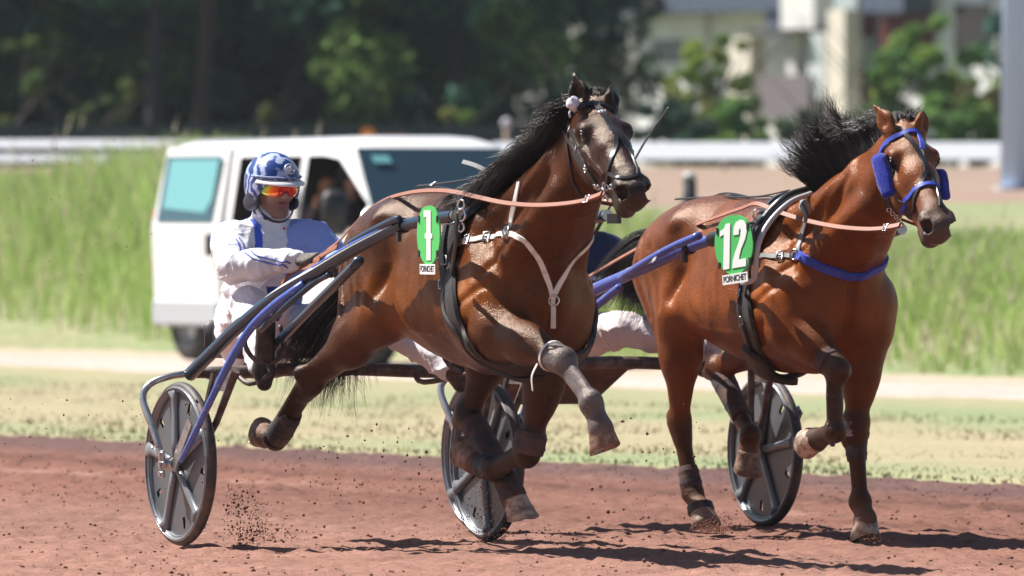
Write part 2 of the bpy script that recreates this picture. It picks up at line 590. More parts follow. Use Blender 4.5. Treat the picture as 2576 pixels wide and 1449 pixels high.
# small clods lying on the track, one mass
def clods(name, C_, r_, m, seed, flat=.7):
    g = np.random.default_rng(seed); n = len(C_)
    base = np.array([(0, 0, 1), (1, 0, 0), (0, 1, 0), (-1, 0, 0), (0, -1, 0), (0, 0, -1)], float)
    Fb = np.array([(0, 1, 2), (0, 2, 3), (0, 3, 4), (0, 4, 1), (5, 2, 1), (5, 3, 2), (5, 4, 3), (5, 1, 4)])
    jit = g.uniform(.55, 1.25, (n, 6, 1))
    a = g.uniform(0, 2 * PI, n); ca, sa = np.cos(a), np.sin(a)
    P = base[None] * jit; x = P[..., 0] * ca[:, None] - P[..., 1] * sa[:, None]; y = P[..., 0] * sa[:, None] + P[..., 1] * ca[:, None]
    P = np.stack([x, y, P[..., 2] * flat], -1) * np.asarray(r_)[:, None, None] + np.asarray(C_)[:, None, :]
    F = (Fb[None] + np.arange(n)[:, None, None] * 6).reshape(-1, 3)
    return tag(obj(name, mkmesh(name, P.reshape(-1, 3), F, m, False)), kind='stuff')
M_clod = mat('clay_clod', (.165, .080, .058), rough=.95, spec=.1)
g = np.random.default_rng(3)
N = 30000
cx = g.uniform(-4.4, 4.4, N); cy = 36 + 25 * g.random(N) ** 1.25
r_ = .003 + .011 * g.random(N) ** 9
keep = vnoise(cx * 1.5, cy * .8, cx * 0, 44) + g.random(N) * .9 > .15
keep &= (cy + SH * cx) < 60
C_ = np.stack([cx, cy, track_z(cx, cy) + r_ * .3], 1)[keep]
tag(clods('loose_clods', C_, r_[keep], M_clod, 4), 'loose reddish clay crumbs scattered over the race track', 'dirt')

# ---------------------------------------------------------------- tall grass
def leaf_mat(name, rough=.6, trans=.35):
    m = bpy.data.materials.new(name); m.use_nodes = True; nt = m.node_tree
    for n in list(nt.nodes): nt.nodes.remove(n)
    o = nt.nodes.new('ShaderNodeOutputMaterial'); a = nt.nodes.new('ShaderNodeAttribute'); a.attribute_name = 'tint'
    d = nt.nodes.new('ShaderNodeBsdfDiffuse'); t = nt.nodes.new('ShaderNodeBsdfTranslucent'); mx = nt.nodes.new('ShaderNodeMixShader'); mx.inputs[0].default_value = trans
    nt.links.new(a.outputs['Color'], d.inputs['Color']); nt.links.new(a.outputs['Color'], t.inputs['Color'])
    nt.links.new(d.outputs[0], mx.inputs[1]); nt.links.new(t.outputs[0], mx.inputs[2]); nt.links.new(mx.outputs[0], o.inputs['Surface'])
    return m
M_blade = leaf_mat('grass_blade', trans=.4)
M_leaf = leaf_mat('leaf', trans=.3)

def blades(name, X, Y, Zb, Hh, W_, col, seed, bend=.25):
    g = np.random.default_rng(seed); n = len(X)
    a = g.uniform(0, 2 * PI, n); bx = np.cos(a); by = np.sin(a)
    b = a * 0 + g.normal(.0, 1, n); sx = np.cos(b); sy = np.sin(b) * .6
    V = []
    for t, w in ((0, 1), (.4, .9), (.75, .65), (1, .08)):
        off = bend * t * t * Hh
        cx = X + bx * off; cy = Y + by * off; cz = Zb + Hh * t * (1 - .12 * t)
        V.append(np.stack([cx - sx * W_ * w, cy - sy * W_ * w, cz], 1)); V.append(np.stack([cx + sx * W_ * w, cy + sy * W_ * w, cz], 1))
    V = np.stack(V, 1).reshape(-1, 3)
    k = np.array([(0, 1, 3, 2), (2, 3, 5, 4), (4, 5, 7, 6)])
    F = (k[None] + np.arange(n)[:, None, None] * 8).reshape(-1, 4)
    T_ = np.repeat(col, 8, 0)
    return tag(obj(name, mkmesh(name, V, F, M_blade, True, {'tint': T_})), kind='stuff')

g = np.random.default_rng(11)
N = 78000
X = g.uniform(-11.5, 11.5, N); U_ = 94.6 + 16 * g.random(N) ** .8; Y = U_ - SH * X
zb = bank_z(X, Y)
hgt = g.uniform(.35, .75, N) * (1 + .35 * vnoise(X * .9, Y * .5, X * 0, 2))
hgt *= np.interp(X, [-7, -4, -3, 2, 4, 7], [.85, 1.25, 1.3, .7, .55, .6])
hgt *= np.interp(U_, [94.6, 96, 104, 110], [.55, 1, 1, .9])
mixn = np.clip(vnoise(X * .8, Y * .5, X * 0, 15) * .5 + .42 + g.normal(0, .25, N), 0, 1)[:, None]
straw = np.array([.62, .56, .38]); green = np.array([.42, .55, .19]); dk = np.array([.30, .42, .12])
col = green * (1 - mixn) + dk * mixn
st = (g.random(N) < np.interp(X, [-6, -2, 1, 4], [.20, .20, .30, .26]))[:, None]
col = np.where(st, straw * g.uniform(.7, 1.1, (N, 1)), col)
o = blades('tall_grass', X, Y, zb - .03, hgt, g.uniform(.006, .016, N), col, 12)
tag(o, 'tall green and straw-coloured grass growing up the bank', 'grass')
# feathery seed heads standing above the grass
N = 200
X = g.uniform(-7, 7, N); Y = g.uniform(96, 106, N) - SH * X; zb = bank_z(X, Y)
hh = g.uniform(.65, 1.05, N) * np.interp(X, [-7, -4, -3, 2, 4, 7], [.9, 1.1, 1.15, .7, .65, .7])
V, F = [], []
P_ = []; rr = []
for i in range(N):
    for k in range(5):
        P_.append((X[i] + k * .008, Y[i], zb[i] + hh[i] + k * .035 - .1)); rr.append(.019 - .0025 * k)
o = clods('grass_seed_heads', np.array(P_), np.array(rr), mat('seed_head', (.52, .45, .36), rough=1, spec=.05), 8, 1.6)
tag(o, 'pale feathery seed heads above the tall grass', 'grass')
# short tufts along the verge
N = 14000
X = g.uniform(-5.5, 5.5, N); Y = 60.0 + 18 * g.random(N) ** 1.5 - SH * X
gm = verge_tint(X, Y); col = np.array([.23, .215, .13]) * gm * g.uniform(.85, 1.1, (N, 1))
o = blades('verge_tufts', X, Y, np.zeros(N), g.uniform(.012, .035, N), g.uniform(.004, .008, N), col, 14, .5)
tag(o, 'short sun-dried grass of the verge beside the track', 'grass')

# ================================================================ far rails
M_rail = mat('white_rail_plastic', (.50, .52, .56), rough=.5)
M_rail_far = mat('greyed_rail', (.55, .56, .62), rough=.5)
def running_rail(label, pxa, pxb, pyt, pyb, d0, d1, m, n, postpy, wdt=.05):
    a0 = PX(pxa, pyt, d0); b0 = PX(pxb, pyt, d1); hh = (pyb - pyt) * d0 / FPX
    t = thing('running_rail', label, 'rail', (a0.x, a0.y, bank_z(np.array([a0.x]), np.array([a0.y]))[0]), 0)
    base = Vector(t.location)
    q0 = a0 - base; q1 = b0 - base; mb = MB()          # white fascia sloped back, a shape chosen to catch the sun
    sec = [(0, 0), (-.10, -.01), (-hh * 1.7, -hh * .93), (-hh * 1.7 + .03, -hh), (.02, -.05)]
    V = [Vector((q.x, q.y + oy, q.z + oz)) for q in (q0, q1) for oy, oz in sec]
    mb.add(V, [(0, 1, 2, 3, 4), (9, 8, 7, 6, 5)] + [(k, 5 + k, 5 + (k + 1) % 5, (k + 1) % 5) for k in range(5)])
    mb.build('rail', m, t)
    for i in range(n):
        p = a0.lerp(b0, (i + .35) / n)
        zg = float(bank_z(np.array([p.x]), np.array([p.y + .3]))[0])
        mb = MB()
        mb.tube(catmull([Vector((p.x, p.y + .3, zg - .05)) - base, Vector((p.x, p.y + .28, p.z - hh - .12)) - base, Vector((p.x, p.y + .05, p.z - hh * .6)) - base], 4), .035, 8)
        mb.build('post', m, t, True)
    return t
running_rail('white running rail crossing behind the bright bay, right half of the far track', 1240, 5200, 358, 404, 150, 150, M_rail, 16, 0)
running_rail('greyish running rail at the far left above the tall grass', -2200, 1150, 352, 372, 176, 172, M_rail_far, 14, 0)
running_rail('white running rail at the left just above the tall grass', -2200, 1150, 388, 408, 152, 150, M_rail, 14, 0)

# ================================================================ trees behind
def crown_mesh(seed, w, h, nc, nl, leaf, greens, lo=0.0):
    g = np.random.default_rng(seed)
    cc = g.uniform(-1, 1, (nc * 3, 3)); cc = cc[np.linalg.norm(cc, axis=1) < 1][:nc]
    cc = cc * np.array([w / 2, w / 2, h / 2]) + np.array([0, 0, h / 2 + lo])
    cr = g.uniform(.35, .95, len(cc)) * w * .16
    P = []; T_ = []
    for c, r in zip(cc, cr):
        d = g.normal(0, 1, (nl, 3)); d /= np.linalg.norm(d, axis=1, keepdims=True); d *= (g.random((nl, 1)) ** .4)
        P.append(c + d * r * np.array([1.1, 1.1, .8])); col = greens[g.integers(len(greens))]
        T_.append(np.array(col) * g.uniform(.6, 1.6, (nl, 1)) * (1 + (g.random((nl, 1)) < .04) * 1.5))
    P = np.concatenate(P); T_ = np.concatenate(T_); n = len(P)
    a = g.normal(0, 1, (n, 3)); a /= np.linalg.norm(a, axis=1, keepdims=True); b = np.cross(a, g.normal(0, 1, (n, 3))); b /= np.linalg.norm(b, axis=1, keepdims=True)
    s_ = leaf * g.uniform(.5, 1.3, (n, 1))
    V = np.stack([P - a * s_, P + b * s_ * .6, P + a * s_, P - b * s_ * .6], 1).reshape(-1, 3)
    F = np.arange(n * 4).reshape(-1, 4)
    return mkmesh('crown', V, F, M_leaf, False, {'tint': np.repeat(T_, 4, 0)})
def trunk_mesh(seed, h, r, m):
    g = np.random.default_rng(seed); mb = MB()
    pts = catmull([(0, 0, -.3), (g.normal(0, .1), g.normal(0, .1), h * .35), (g.normal(0, .2), g.normal(0, .2), h * .7), (g.normal(0, .3), 0, h)], 6)
    mb.tube(pts, [r * (1 - .7 * i / (len(pts) - 1)) for i in range(len(pts))], 10)
    for k in range(4):
        z = h * g.uniform(.5, .9); a = g.uniform(0, 2 * PI); L_ = g.uniform(.8, 2.0)
        mb.tube([(0, 0, z), (math.cos(a) * L_ * .5, math.sin(a) * L_ * .5, z + L_ * .3), (math.cos(a) * L_, math.sin(a) * L_, z + L_ * .8)], [r * .3, r * .2, r * .06], 6)
    return mb.mesh('trunk', m, True)
M_bark = mat('bark', (.030, .024, .022), rough=.9, noise=(6, (.05, .035, .03), .4, .6))
DK = [(.070, .145, .105), (.080, .165, .095), (.055, .125, .105), (.13, .20, .065)]
crowns = [crown_mesh(50 + i, 5.6, 9.5, 80, 300, .13, DK, -.4) for i in range(3)]
trunks = [trunk_mesh(60 + i, 8, .22, M_bark) for i in range(3)]
spots = []
for i, px in enumerate(list(range(-330, 1260, 165)) + list(range(-1500, -340, 230)) + [2750, 3020, 3350, 3700]):
    spots.append((px + (i * 67) % 60, 205 + (i * 37) % 9))
for i, px in enumerate(list(range(-250, 1330, 145)) + list(range(-1400, -260, 210)) + [2900, 3200, 3540, 3850]):
    spots.append((px + (i * 41) % 70, 218 + (i * 29) % 12))
_words = ['first', 'second', 'third', 'fourth', 'fifth', 'sixth', 'seventh', 'eighth', 'ninth', 'tenth', 'eleventh', 'twelfth', 'thirteenth', 'fourteenth', 'fifteenth', 'sixteenth', 'seventeenth', 'eighteenth', 'nineteenth', 'twentieth']
for row in (0, 1):
    rs = sorted([(px, d) for px, d in spots if (d < 216) == (row == 0)])
    lf = [q for q in rs if q[0] < 1700]; rt = [q for q in rs if q[0] >= 1700]
    for side, lst in enumerate((lf, rt)):
        for i, (px, d) in enumerate(lst):
            p = PX(px, 400, d); z = float(bank_z(np.array([p.x]), np.array([p.y]))[0])
            lab = 'dark broadleaf tree, %s from the left in the %s row %s' % (_words[i], ['front', 'back'][row], ['behind the rails', 'right of the apartment house'][side])
            t = thing('broadleaf_tree', lab, 'tree', (p.x, p.y, z - .1), i * 1.3 + row, 'dark trees behind the far rails')
            obj('trunk', trunks[i % 3], t); o = obj('crown', crowns[(i * 2 + row) % 3], t)
            s_ = .9 + (i * 13 % 7) / 20; t.scale = (s_, s_, s_)
# two trunks standing clear
for px, dcol, lab in ((385, (.030, .026, .034), 'bare dark trunk standing in front of the tree row at the left'), (497, (.055, .032, .030), 'reddish brown trunk standing in front of the tree row')):
    p = PX(px, 400, 196); z = float(bank_z(np.array([p.x]), np.array([p.y]))[0])
    t = thing('tree', lab, 'tree', (p.x, p.y, z), 0)
    obj('trunk', trunk_mesh(px, 9, .17, mat('trunk_bark', dcol, rough=.9)), t); o = obj('crown', crowns[1], t, (0, 1.2, 3.0)); 
# lit hedge under the trees and the young trees at the right
LG = [(.25, .34, .08), (.29, .36, .09), (.18, .28, .08), (.36, .38, .12)]
MG = [(.12, .22, .08), (.16, .27, .08), (.20, .31, .10)]
def bush(name, label, px, pytop, w, d, seed, greens, group=None, nc=26, nl=200, zlow=0, leaf=.09):
    p = PX(px, pytop, d); z = float(bank_z(np.array([p.x]), np.array([p.y]))[0]); h = p.z - z
    t = thing(name, label, 'bush' if h < 2.5 else 'tree', (p.x, p.y, z), 0, group)
    obj('crown', crown_mesh(seed, w, h, nc, nl, leaf, greens, 0), t)
    obj('trunk', trunk_mesh(seed, h * .7, .05 + h * .01, M_bark), t)
bush('young_tree', 'yellow-green young tree in front of the white house wall', 1800, 40, 1.35, 190, 1, LG)
bush('young_tree', 'shorter yellow-green tree left of the young tree by the house', 1742, 130, .95, 188, 2, LG)
bush('young_tree', 'rounded green tree at the right of the grey columns', 2330, 45, 1.9, 190, 3, MG + LG[:1])
bush('young_tree', 'lower green tree between the cream column and the rounded tree', 2250, 120, 1.1, 187, 4, MG)
bush('shrub', 'olive brown shrub beside the light mast', 2475, 195, 1.2, 185, 5, [(.16, .15, .07), (.11, .12, .06)])
bush('shrub', 'low dark green shrub behind the white rail at the right', 2390, 235, 1.8, 182, 6, MG)
bush('shrub', 'bluish green shrub between the two trotters', 1700, 245, 1.4, 184, 7, [(.06, .11, .08), (.07, .12, .09)])
bush('shrub', 'green shrub under the yellow-green young tree', 1850, 250, 1.2, 182, 8, MG)
bush('shrub', 'grey green shrub left of the dark brown balcony', 2020, 262, 1.0, 183, 9, [(.12, .16, .11), (.10, .15, .08)])
bush('shrub', 'green shrub behind the flying mane', 2130, 285, 1.2, 181, 10, MG)
for i, (px, py, w) in enumerate(((1090, 300, .5), (1150, 240, .7), (300, 180, .8), (210, 250, .6), (680, 190, .5), (1480, 190, .8), (60, 60, 1.0))):
    bush('shrub', ['small bright green shrub low among the dark trees right of the orange disc', 'sunlit sapling among the dark trees behind the horse neck', 'sunlit sapling among the dark trees at the upper left', 'small lit shrub left of the bare dark trunk',
                   'pale green shrub among the trees above the driver', 'bright green sapling just behind the dark bay ears', 'light olive sapling at the far upper left'][i], px, py, w, 200, 20 + i, LG if i in (0, 1, 5) else [(.12, .18, .07), (.18, .22, .08)], nc=8, nl=90)

# ================================================================ apartment house behind the right side
M_plaster = mat('cream_plaster', (.84, .83, .84), rough=.8, noise=(1.5, (.72, .70, .68), .4, .6))
M_beige = mat('beige_concrete', (.78, .70, .60), rough=.8)
M_slate = mat('blue_slate', (.065, .085, .14), rough=.6, noise=(3, (.09, .11, .16), .4, .6))
M_red = mat('dark_red_panel', (.13, .018, .022), rough=.5)
M_brown = mat('brown_timber', (.055, .035, .032), rough=.7)
M_win = mat('window_glass_dark', (.012, .012, .018), rough=.08, spec=.8)
M_mauve = mat('mauve_render', (.19, .16, .17), rough=.7)
M_grey_p = mat('pale_grey_panel', (.42, .48, .50), rough=.6)
HD = 262.0
hb = PX(2060, 400, HD)
house = thing('apartment_house', 'cream apartment house with slate roof, columns and balconies beyond the rail', 'building', (hb.x, hb.y, 2.0), R(-56))
def hq(name, m, x0, x1, y0, y1, dy, th=.3, bev=0):
    a = PX(x0, y0, HD) - Vector((hb.x, hb.y, 2.0)); b = PX(x1, y1, HD) - Vector((hb.x, hb.y, 2.0))
    kx = 1 / math.cos(R(56))
    mb = MB(); mb.box(((a.x + b.x) / 2 * kx, dy, (a.z + b.z) / 2), (abs(b.x - a.x) / 2 * kx, th, abs(a.z - b.z) / 2)); return mb.build(name, m, house)
hq('wall', M_plaster, 1560, 2900, -380, 480, 1.6, 1.0)
hq('slate_band', M_slate, 1480, 2060, -60, 24, .2, .5)
hq('wall', M_plaster, 1600, 1745, 26, 400, .45, .1)
hq('gable', mat('white_panel', (.80, .80, .76), rough=.6), 1995, 2075, -200, 74, .0, .35)
hq('wall', M_slate, 1945, 1992, -100, 74, .1, .3)
hq('wall', M_plaster, 1975, 2010, 74, 260, .3, .2)
hq('column', M_beige, 1905, 1960, 92, 420, -.6, .25)
hq('column', M_beige, 2156, 2196, 28, 420, -.7, .25)
hq('column', mat('white_column', (.62, .66, .66), rough=.7), 2088, 2126, 84, 250, -.5, .2)
hq('red_panel', M_red, 2120, 2156, 36, 92, .3, .2); hq('red_panel', M_red, 2120, 2156, 176, 262, .3, .2); hq('red_panel', M_red, 2196, 2290, 40, 130, .35, .2)
hq('grey_panel', M_grey_p, 2112, 2165, -60, 34, .0, .2); hq('grey_panel', M_grey_p, 2122, 2156, 96, 172, .25, .2)
hq('slate_band', M_slate, 2196, 2292, -60, 36, .0, .4); hq('slate_band', M_slate, 2480, 2620, -60, 14, .0, .4)
lg = hq('loggia', M_brown, 1962, 2090, 74, 84, -.5, .5)
hq('window', M_win, 1966, 2086, 84, 190, .30, .05)
hq('balcony_front', M_mauve, 1978, 2100, 190, 305, -.75, .06)
hq('wall', M_mauve, 1958, 2110, 305, 420, .3, .2)
for x in (2005, 2046): hq('window_frame', M_brown, x - 2, x + 2, 84, 190, .22, .04)
hq('window', M_win, 1640, 1700, -20, 18, .0, .6)
hq('window', mat('window_glass_grey', (.10, .13, .17), rough=.1), 1620, 1700, 90, 150, .36, .03)
hq('window', M_win, 2340, 2420, 20, 130, .57, .05)
hq('window', M_win, 2450, 2510, 100, 330, .57, .05)
mb = MB(); mb.add([(-9, -.6, 7.0), (9, -.6, 7.0), (9, 4, 10), (-9, 4, 10), (-9, -.6, 6.8), (9, -.6, 6.8), (9, 4, 9.8), (-9, 4, 9.8)], [(0, 1, 2, 3), (7, 6, 5, 4), (0, 4, 5, 1), (1, 5, 6, 2), (2, 6, 7, 3), (3, 7, 4, 0)])
mb.build('roof', M_slate, house)
# dark mesh fence at the foot of the trees
p = PX(-300, 330, 186); q = PX(1500, 330, 186); zf = 2.0
t = thing('mesh_fence', 'dark mesh fence along the foot of the trees at the left', 'fence', (p.x, p.y, 2.0), 0)
mb = MB(); Lf = q.x - p.x
mb.box((Lf / 2, 0, .42), (Lf / 2, .012, .36)); mb.build('mesh_panel', mat('dark_fence_mesh', (.040, .048, .065), rough=.7), t)
for i in range(9):
    mb = MB(); mb.box((Lf * i / 8, -.04, .42), (.03, .025, .42)); mb.build('post', mat('fence_post', (.03, .035, .05), rough=.6) if i == 0 else bpy.data.materials['fence_post'], t)

# tall steel mast at the right edge
a = PX(2552, 480, 128); zg = float(bank_z(np.array([a.x]), np.array([a.y]))[0])
t = thing('light_mast', 'tall pale steel mast at the right edge of the picture', 'mast', (a.x, a.y, zg), 0)
mb = MB(); mb.tube([(-.0, 0, -.1), (.03, 0, 4), (.06, 0, 10), (.1, 0, 16)], [.175, .155, .12, .07], 20); mb.build('pole', mat('galvanised', (.44, .60, .84), rough=.5), t, True)
mb = MB(); mb.tube([(-.02, 0, -.05), (-.02, 0, .04)], [.24, .24], 16); mb.build('base_plate', M_rail_far, t, True, 30)
mb = MB(); mb.box((0, -.3, 16), (1.2, .25, .3)); mb.build('lamp_head', M_rail_far, t)
# dark post, round marker, orange disc
a = PX(1735, 520, 106); t = thing('marker_post', 'dark netted post standing in the grass between the two trotters', 'post', (a.x, a.y, float(bank_z(np.array([a.x]), np.array([a.y]))[0])), 0)
mb = MB(); mb.tube([(0, 0, 0), (0, 0, .4), (0, 0, .74)], [.09, .075, .065], 12); mb.build('post', mat('dark_post', (.03, .03, .04), rough=.8), t, True); mb = MB(); mb.tube([(0, 0, .72), (0, 0, .78)], [.075, .05], 12); mb.build('cap', M_rail_far, t, True)
a = PX(1275, 375, 160); t = thing('round_marker', 'white ball marker on a brown stick by the horse neck', 'marker', (a.x, a.y, 2.0), 0)

mb = MB(); mb.tube([(0, 0, 0), (0, 0, .55)], .045, 8); mb.build('stick', mat('brown_stick', (.35, .27, .2), rough=.8), t, True)
def disc(nm, m, t, c, r, th, sph=False):
    mb = MB()
    if sph:
        pts = [Vector(c) + Vector((0, 0, r * math.cos(PI * (1 - i / 10)))) for i in range(11)]; mb.tube(pts, [max(.004, r * math.sin(PI * i / 10)) for i in range(11)], 14)
    else:
        mb.tube([Vector(c) + Vector((0, -th, 0)), Vector(c) + Vector((0, th, 0))], [r, r], 20)
    return mb.build(nm, m, t, True, 50)
disc('ball', mat('white_ball', (.45, .45, .52), rough=.6), t, (0, 0, .62), .085, 0, True)
a = PX(925, 340, 165); t = thing('warning_disc', 'orange disc on a post above the van roof', 'sign', (a.x, a.y, 1.98), 0)
mb = MB(); mb.tube([(0, .03, 0), (0, .03, a.z - 1.98)], .03, 8); mb.build('post', M_rail_far, t, True); disc('disc', mat('orange_disc', (.85, .33, .03), rough=.5), t, (0, 0, a.z - 1.98), .115, .012)
a = PX(990, 347, 168); t = thing('barrier_board', 'low orange barrier board right of the orange disc', 'barrier', (a.x, a.y, 1.98), 0)
mb = MB(); mb.box((0, 0, a.z - 1.98), (.22, .02, .05)); mb.build('board', mat('orange_board', (.45, .16, .04), rough=.6), t)
for s_ in (-1, 1):
    mb = MB(); mb.box((.18 * s_, .03, (a.z - 1.98) / 2), (.02, .01, (a.z - 1.98) / 2)); mb.build('leg', M_rail_far, t)

# thin summer haze filling the air over the whole place
hz = bpy.data.materials.new('haze_air'); hz.use_nodes = True
for n in list(hz.node_tree.nodes): hz.node_tree.nodes.remove(n)
_o = hz.node_tree.nodes.new('ShaderNodeOutputMaterial'); _v = hz.node_tree.nodes.new('ShaderNodeVolumePrincipled')
_v.inputs['Color'].default_value = (.80, .90, 1.0, 1); _v.inputs['Density'].default_value = .00013; _v.inputs['Anisotropy'].default_value = .3
hz.node_tree.links.new(_v.outputs[0], _o.inputs['Volume'])
mb = MB(); mb.box((0, 665, 13.0), (930, 745, 14.2)); tag(mb.build('haze', hz), 'thin summer haze over the race ground', 'haze', kind='stuff')
# ================================================================ van
M_van = mat('white_van_paint', (.82, .82, .83), rough=.25, coat=.5, noise=(1.3, (.76, .755, .75), .45, .7))
M_black_pl = mat('black_plastic', (.02, .02, .022), rough=.5)
M_vglass = mat('van_glass', (.02, .045, .065), rough=.06, spec=.9)
M_teal = mat('teal_reflection_glass', (.16, .41, .44), rough=.2, spec=.8)
M_bumper = mat('grey_bumper', (.42, .44, .47), rough=.5)
M_int = mat('van_interior', (.035, .035, .04), rough=.9)
FRV = Frame(-1.25, 92.3, 28.0)
van = thing('van', 'white van with its side door slid open, parked beyond the track', 'van', (FRV.c.x, FRV.c.y, .055), FRV.rz)
def ztop(x):
    return float(np.interp(x, [-2.42, -2.36, -2.2, .75, 1.05, 1.80, 2.15, 2.36, 2.44], [1.70, 1.88, 1.95, 1.97, 1.93, 1.24, 1.06, .82, .55]))
rows = [.28, .45, .62, .80, 1.0, 1.20, 1.30, 1.45, 1.60, 1.72, 1.80, 1.87, 1.92, 1.955, 1.97]
hws = [.88, .92, .935, .94, .94, .925, .91, .885, .86, .84, .825, .80, .745, .62, .38]
xsv = [-2.42, -2.36, -2.2, -1.9, -1.5, -1.2, -.98, -.86, -.5, 0, .35, .46, .75, 1.05, 1.4, 1.60, 1.80, 2.0, 2.15, 2.28, 2.36, 2.44]
zb_ = [.40, .30, .28] + [.28] * (len(xsv) - 5) + [.30, .40]
grid = {}
mb = MB()
def arch(x, z):
    for cx in (-1.78, 1.62):
        if (x - cx) ** 2 + (z - .34) ** 2 < .42 ** 2: return True
    return False
V = []
for i, x in enumerate(xsv):
    zt = ztop(x); taper = float(np.interp(x, [-2.42, -2.3, 1.6, 2.2, 2.44], [.93, 1, 1, .93, .72]))
    for s_ in (-1, 1):
        for j, (z, hw) in enumerate(zip(rows, hws)):
            if z > 1.20:
                zz = 1.20 + (z - 1.20) * (zt - 1.20) / .77 if zt > 1.20 else zt - (1.97 - z) * .02
            else:
                zz = z if zt > 1.25 else .28 + (z - .28) * (min(zt, 1.20) - .28) / .92
            V.append((x, s_ * hw * taper, zz))
nr = len(rows); F = []
def vid(i, s_, j): return (i * 2 + (1 if s_ > 0 else 0)) * nr + j
for i in range(len(xsv) - 1):
    xm = (xsv[i] + xsv[i + 1]) / 2
    for s_ in (-1, 1):
        for j in range(nr - 1):
            zm = (rows[j] + rows[j + 1]) / 2
            if s_ < 0 and -.86 < xm < .35 and .45 < zm < 1.80: continue          # open sliding door
            if s_ < 0 and .46 < xm < 1.60 and 1.20 < zm < 1.80: continue         # lowered front window
            if arch(xm, zm) : continue
            q = (vid(i, s_, j), vid(i + 1, s_, j), vid(i + 1, s_, j + 1), vid(i, s_, j + 1))
            F.append(q if s_ < 0 else q[::-1])
    F.append((vid(i, -1, nr - 1), vid(i + 1, -1, nr - 1), vid(i + 1, 1, nr - 1), vid(i, 1, nr - 1)))
    F.append((vid(i, 1, 0), vid(i + 1, 1, 0), vid(i + 1, -1, 0), vid(i, -1, 0)))
for i in (0, len(xsv) - 1):
    for j in range(nr - 1):
        q = (vid(i, -1, j), vid(i, -1, j + 1), vid(i, 1, j + 1), vid(i, 1, j)); F.append(q if i == 0 else q[::-1])
me = mkmesh('body', V, F, M_van, True); me.set_sharp_from_angle(angle=R(40)); obj('body', me, van)
def vq(name, m, pts, th=.012, parent=None):
    """panel through four or more points, given thickness"""
    pts = [Vector(p) for p in pts]; n_ = (pts[1] - pts[0]).cross(pts[2] - pts[0]).normalized(); k = len(pts)
    V = [p for p in pts] + [p - n_ * th for p in pts]
    mb = MB(); mb.add(V, [tuple(range(k)), tuple(range(2 * k - 1, k - 1, -1))] + [(i, k + i, k + (i + 1) % k, (i + 1) % k) for i in range(k)])
    return mb.build(name, m, parent or van)
# windscreen and its rubber
wz = lambda x, f: 1.20 + (f - 1.20) * (ztop(x) - 1.20) / .77
vq('windscreen', M_vglass, [(1.13, .70, 1.865), (1.13, -.70, 1.865), (1.80, -.86, 1.255), (1.80, .86, 1.255)], .02)
for y in (-.3, .35):
    mb = MB(); mb.tube([(1.84, y, 1.24), (1.70, y + .28, 1.37)], .012, 6); mb.build('wiper', M_black_pl, van, True)
vq('sun_strip', M_teal, [(1.24, -.45, 1.80), (1.24, -.62, 1.80), (1.31, -.62, 1.735), (1.31, -.45, 1.735)], .004)
# interior
mb = MB(); mb.box((.1, .0, .42), (1.5, .84, .03)); mb.build('cabin_floor', M_int, van); mb = MB(); mb.box((-.1, .775, 1.1), (1.2, .02, .65)); mb.build('side_lining', M_int, van); mb = MB(); mb.box((-1.15, 0, 1.1), (.02, .8, .7)); mb.build('bulkhead', M_int, van)
for x, y in ((.85, -.45), (.85, .45), (-.45, .2)):
    mb = MB(); mb.box((x, y, .82), (.26, .24, .09), bev=.05); mb.box((x - .27, y, 1.20), (.07, .24, .36), bev=.05); mb.box((x - .29, y, 1.62), (.05, .13, .09), bev=.03); mb.build('seat', M_int, van, True, 50)
mb = MB(); mb.box((1.55, 0, 1.05), (.25, .84, .14), bev=.06); mb.build('dashboard', M_int, van, True, 50)
mb = MB(); mb.tube([(1.30 + .03 * math.sin(2 * PI * i / 20), .45 + .19 * math.cos(2 * PI * i / 20), 1.18 + .19 * math.sin(2 * PI * i / 20)) for i in range(20)], .016, 6, closed=True); mb.build('steering_wheel', M_black_pl, van, True)
# open door slid back over the flank, with its window
P4 = lambda x, z: (x, -(float(np.interp(z, rows, hws)) + .055), z)
dr = vq('sliding_door', M_van, [P4(-2.30, .36), P4(-1.02, .36), P4(-1.0, 1.16), P4(-1.0, 1.16), P4(-2.32, 1.16)][:3] + [P4(-2.32, 1.16)], .05)
up_ = [P4(-2.32, 1.16), P4(-1.0, 1.16), P4(-1.02, 1.88), P4(-2.26, 1.88)]
vq('door_frame', M_van, up_, .05, dr)
dy = Vector((0, -.006, 0))
vq('door_window', mat('tinted_door_glass', (.05, .11, .14), rough=.12), [Vector(P4(x, z)) + dy for x, z in ((-2.22, 1.22), (-1.12, 1.22), (-1.10, 1.80), (-2.20, 1.80))], .004, dr)
vq('pane', M_teal, [Vector(P4(x, z)) + dy * 2 for x, z in ((-2.12, 1.34), (-1.28, 1.30), (-1.16, 1.42), (-1.14, 1.77), (-2.10, 1.77))], .004, dr)  # teal reflection painted as a patch over the door glass
mb = MB(); mb.box((-1.10, -1.02, 1.02), (.05, .02, .10), bev=.015); mb.build('handle', M_black_pl, van)
mb = MB(); mb.box((-1.66, -.955, .42), (.66, .03, .12), bev=.028); mb.build('sill_trim', M_bumper, van)
mb = MB(); mb.box((-2.40, 0, .44), (.07, .92, .15), bev=.065); mb.build('rear_bumper', M_bumper, van, True, 50)
mb = MB(); mb.box((2.40, 0, .44), (.12, .84, .17), bev=.07); mb.build('front_bumper', M_bumper, van, True, 50)
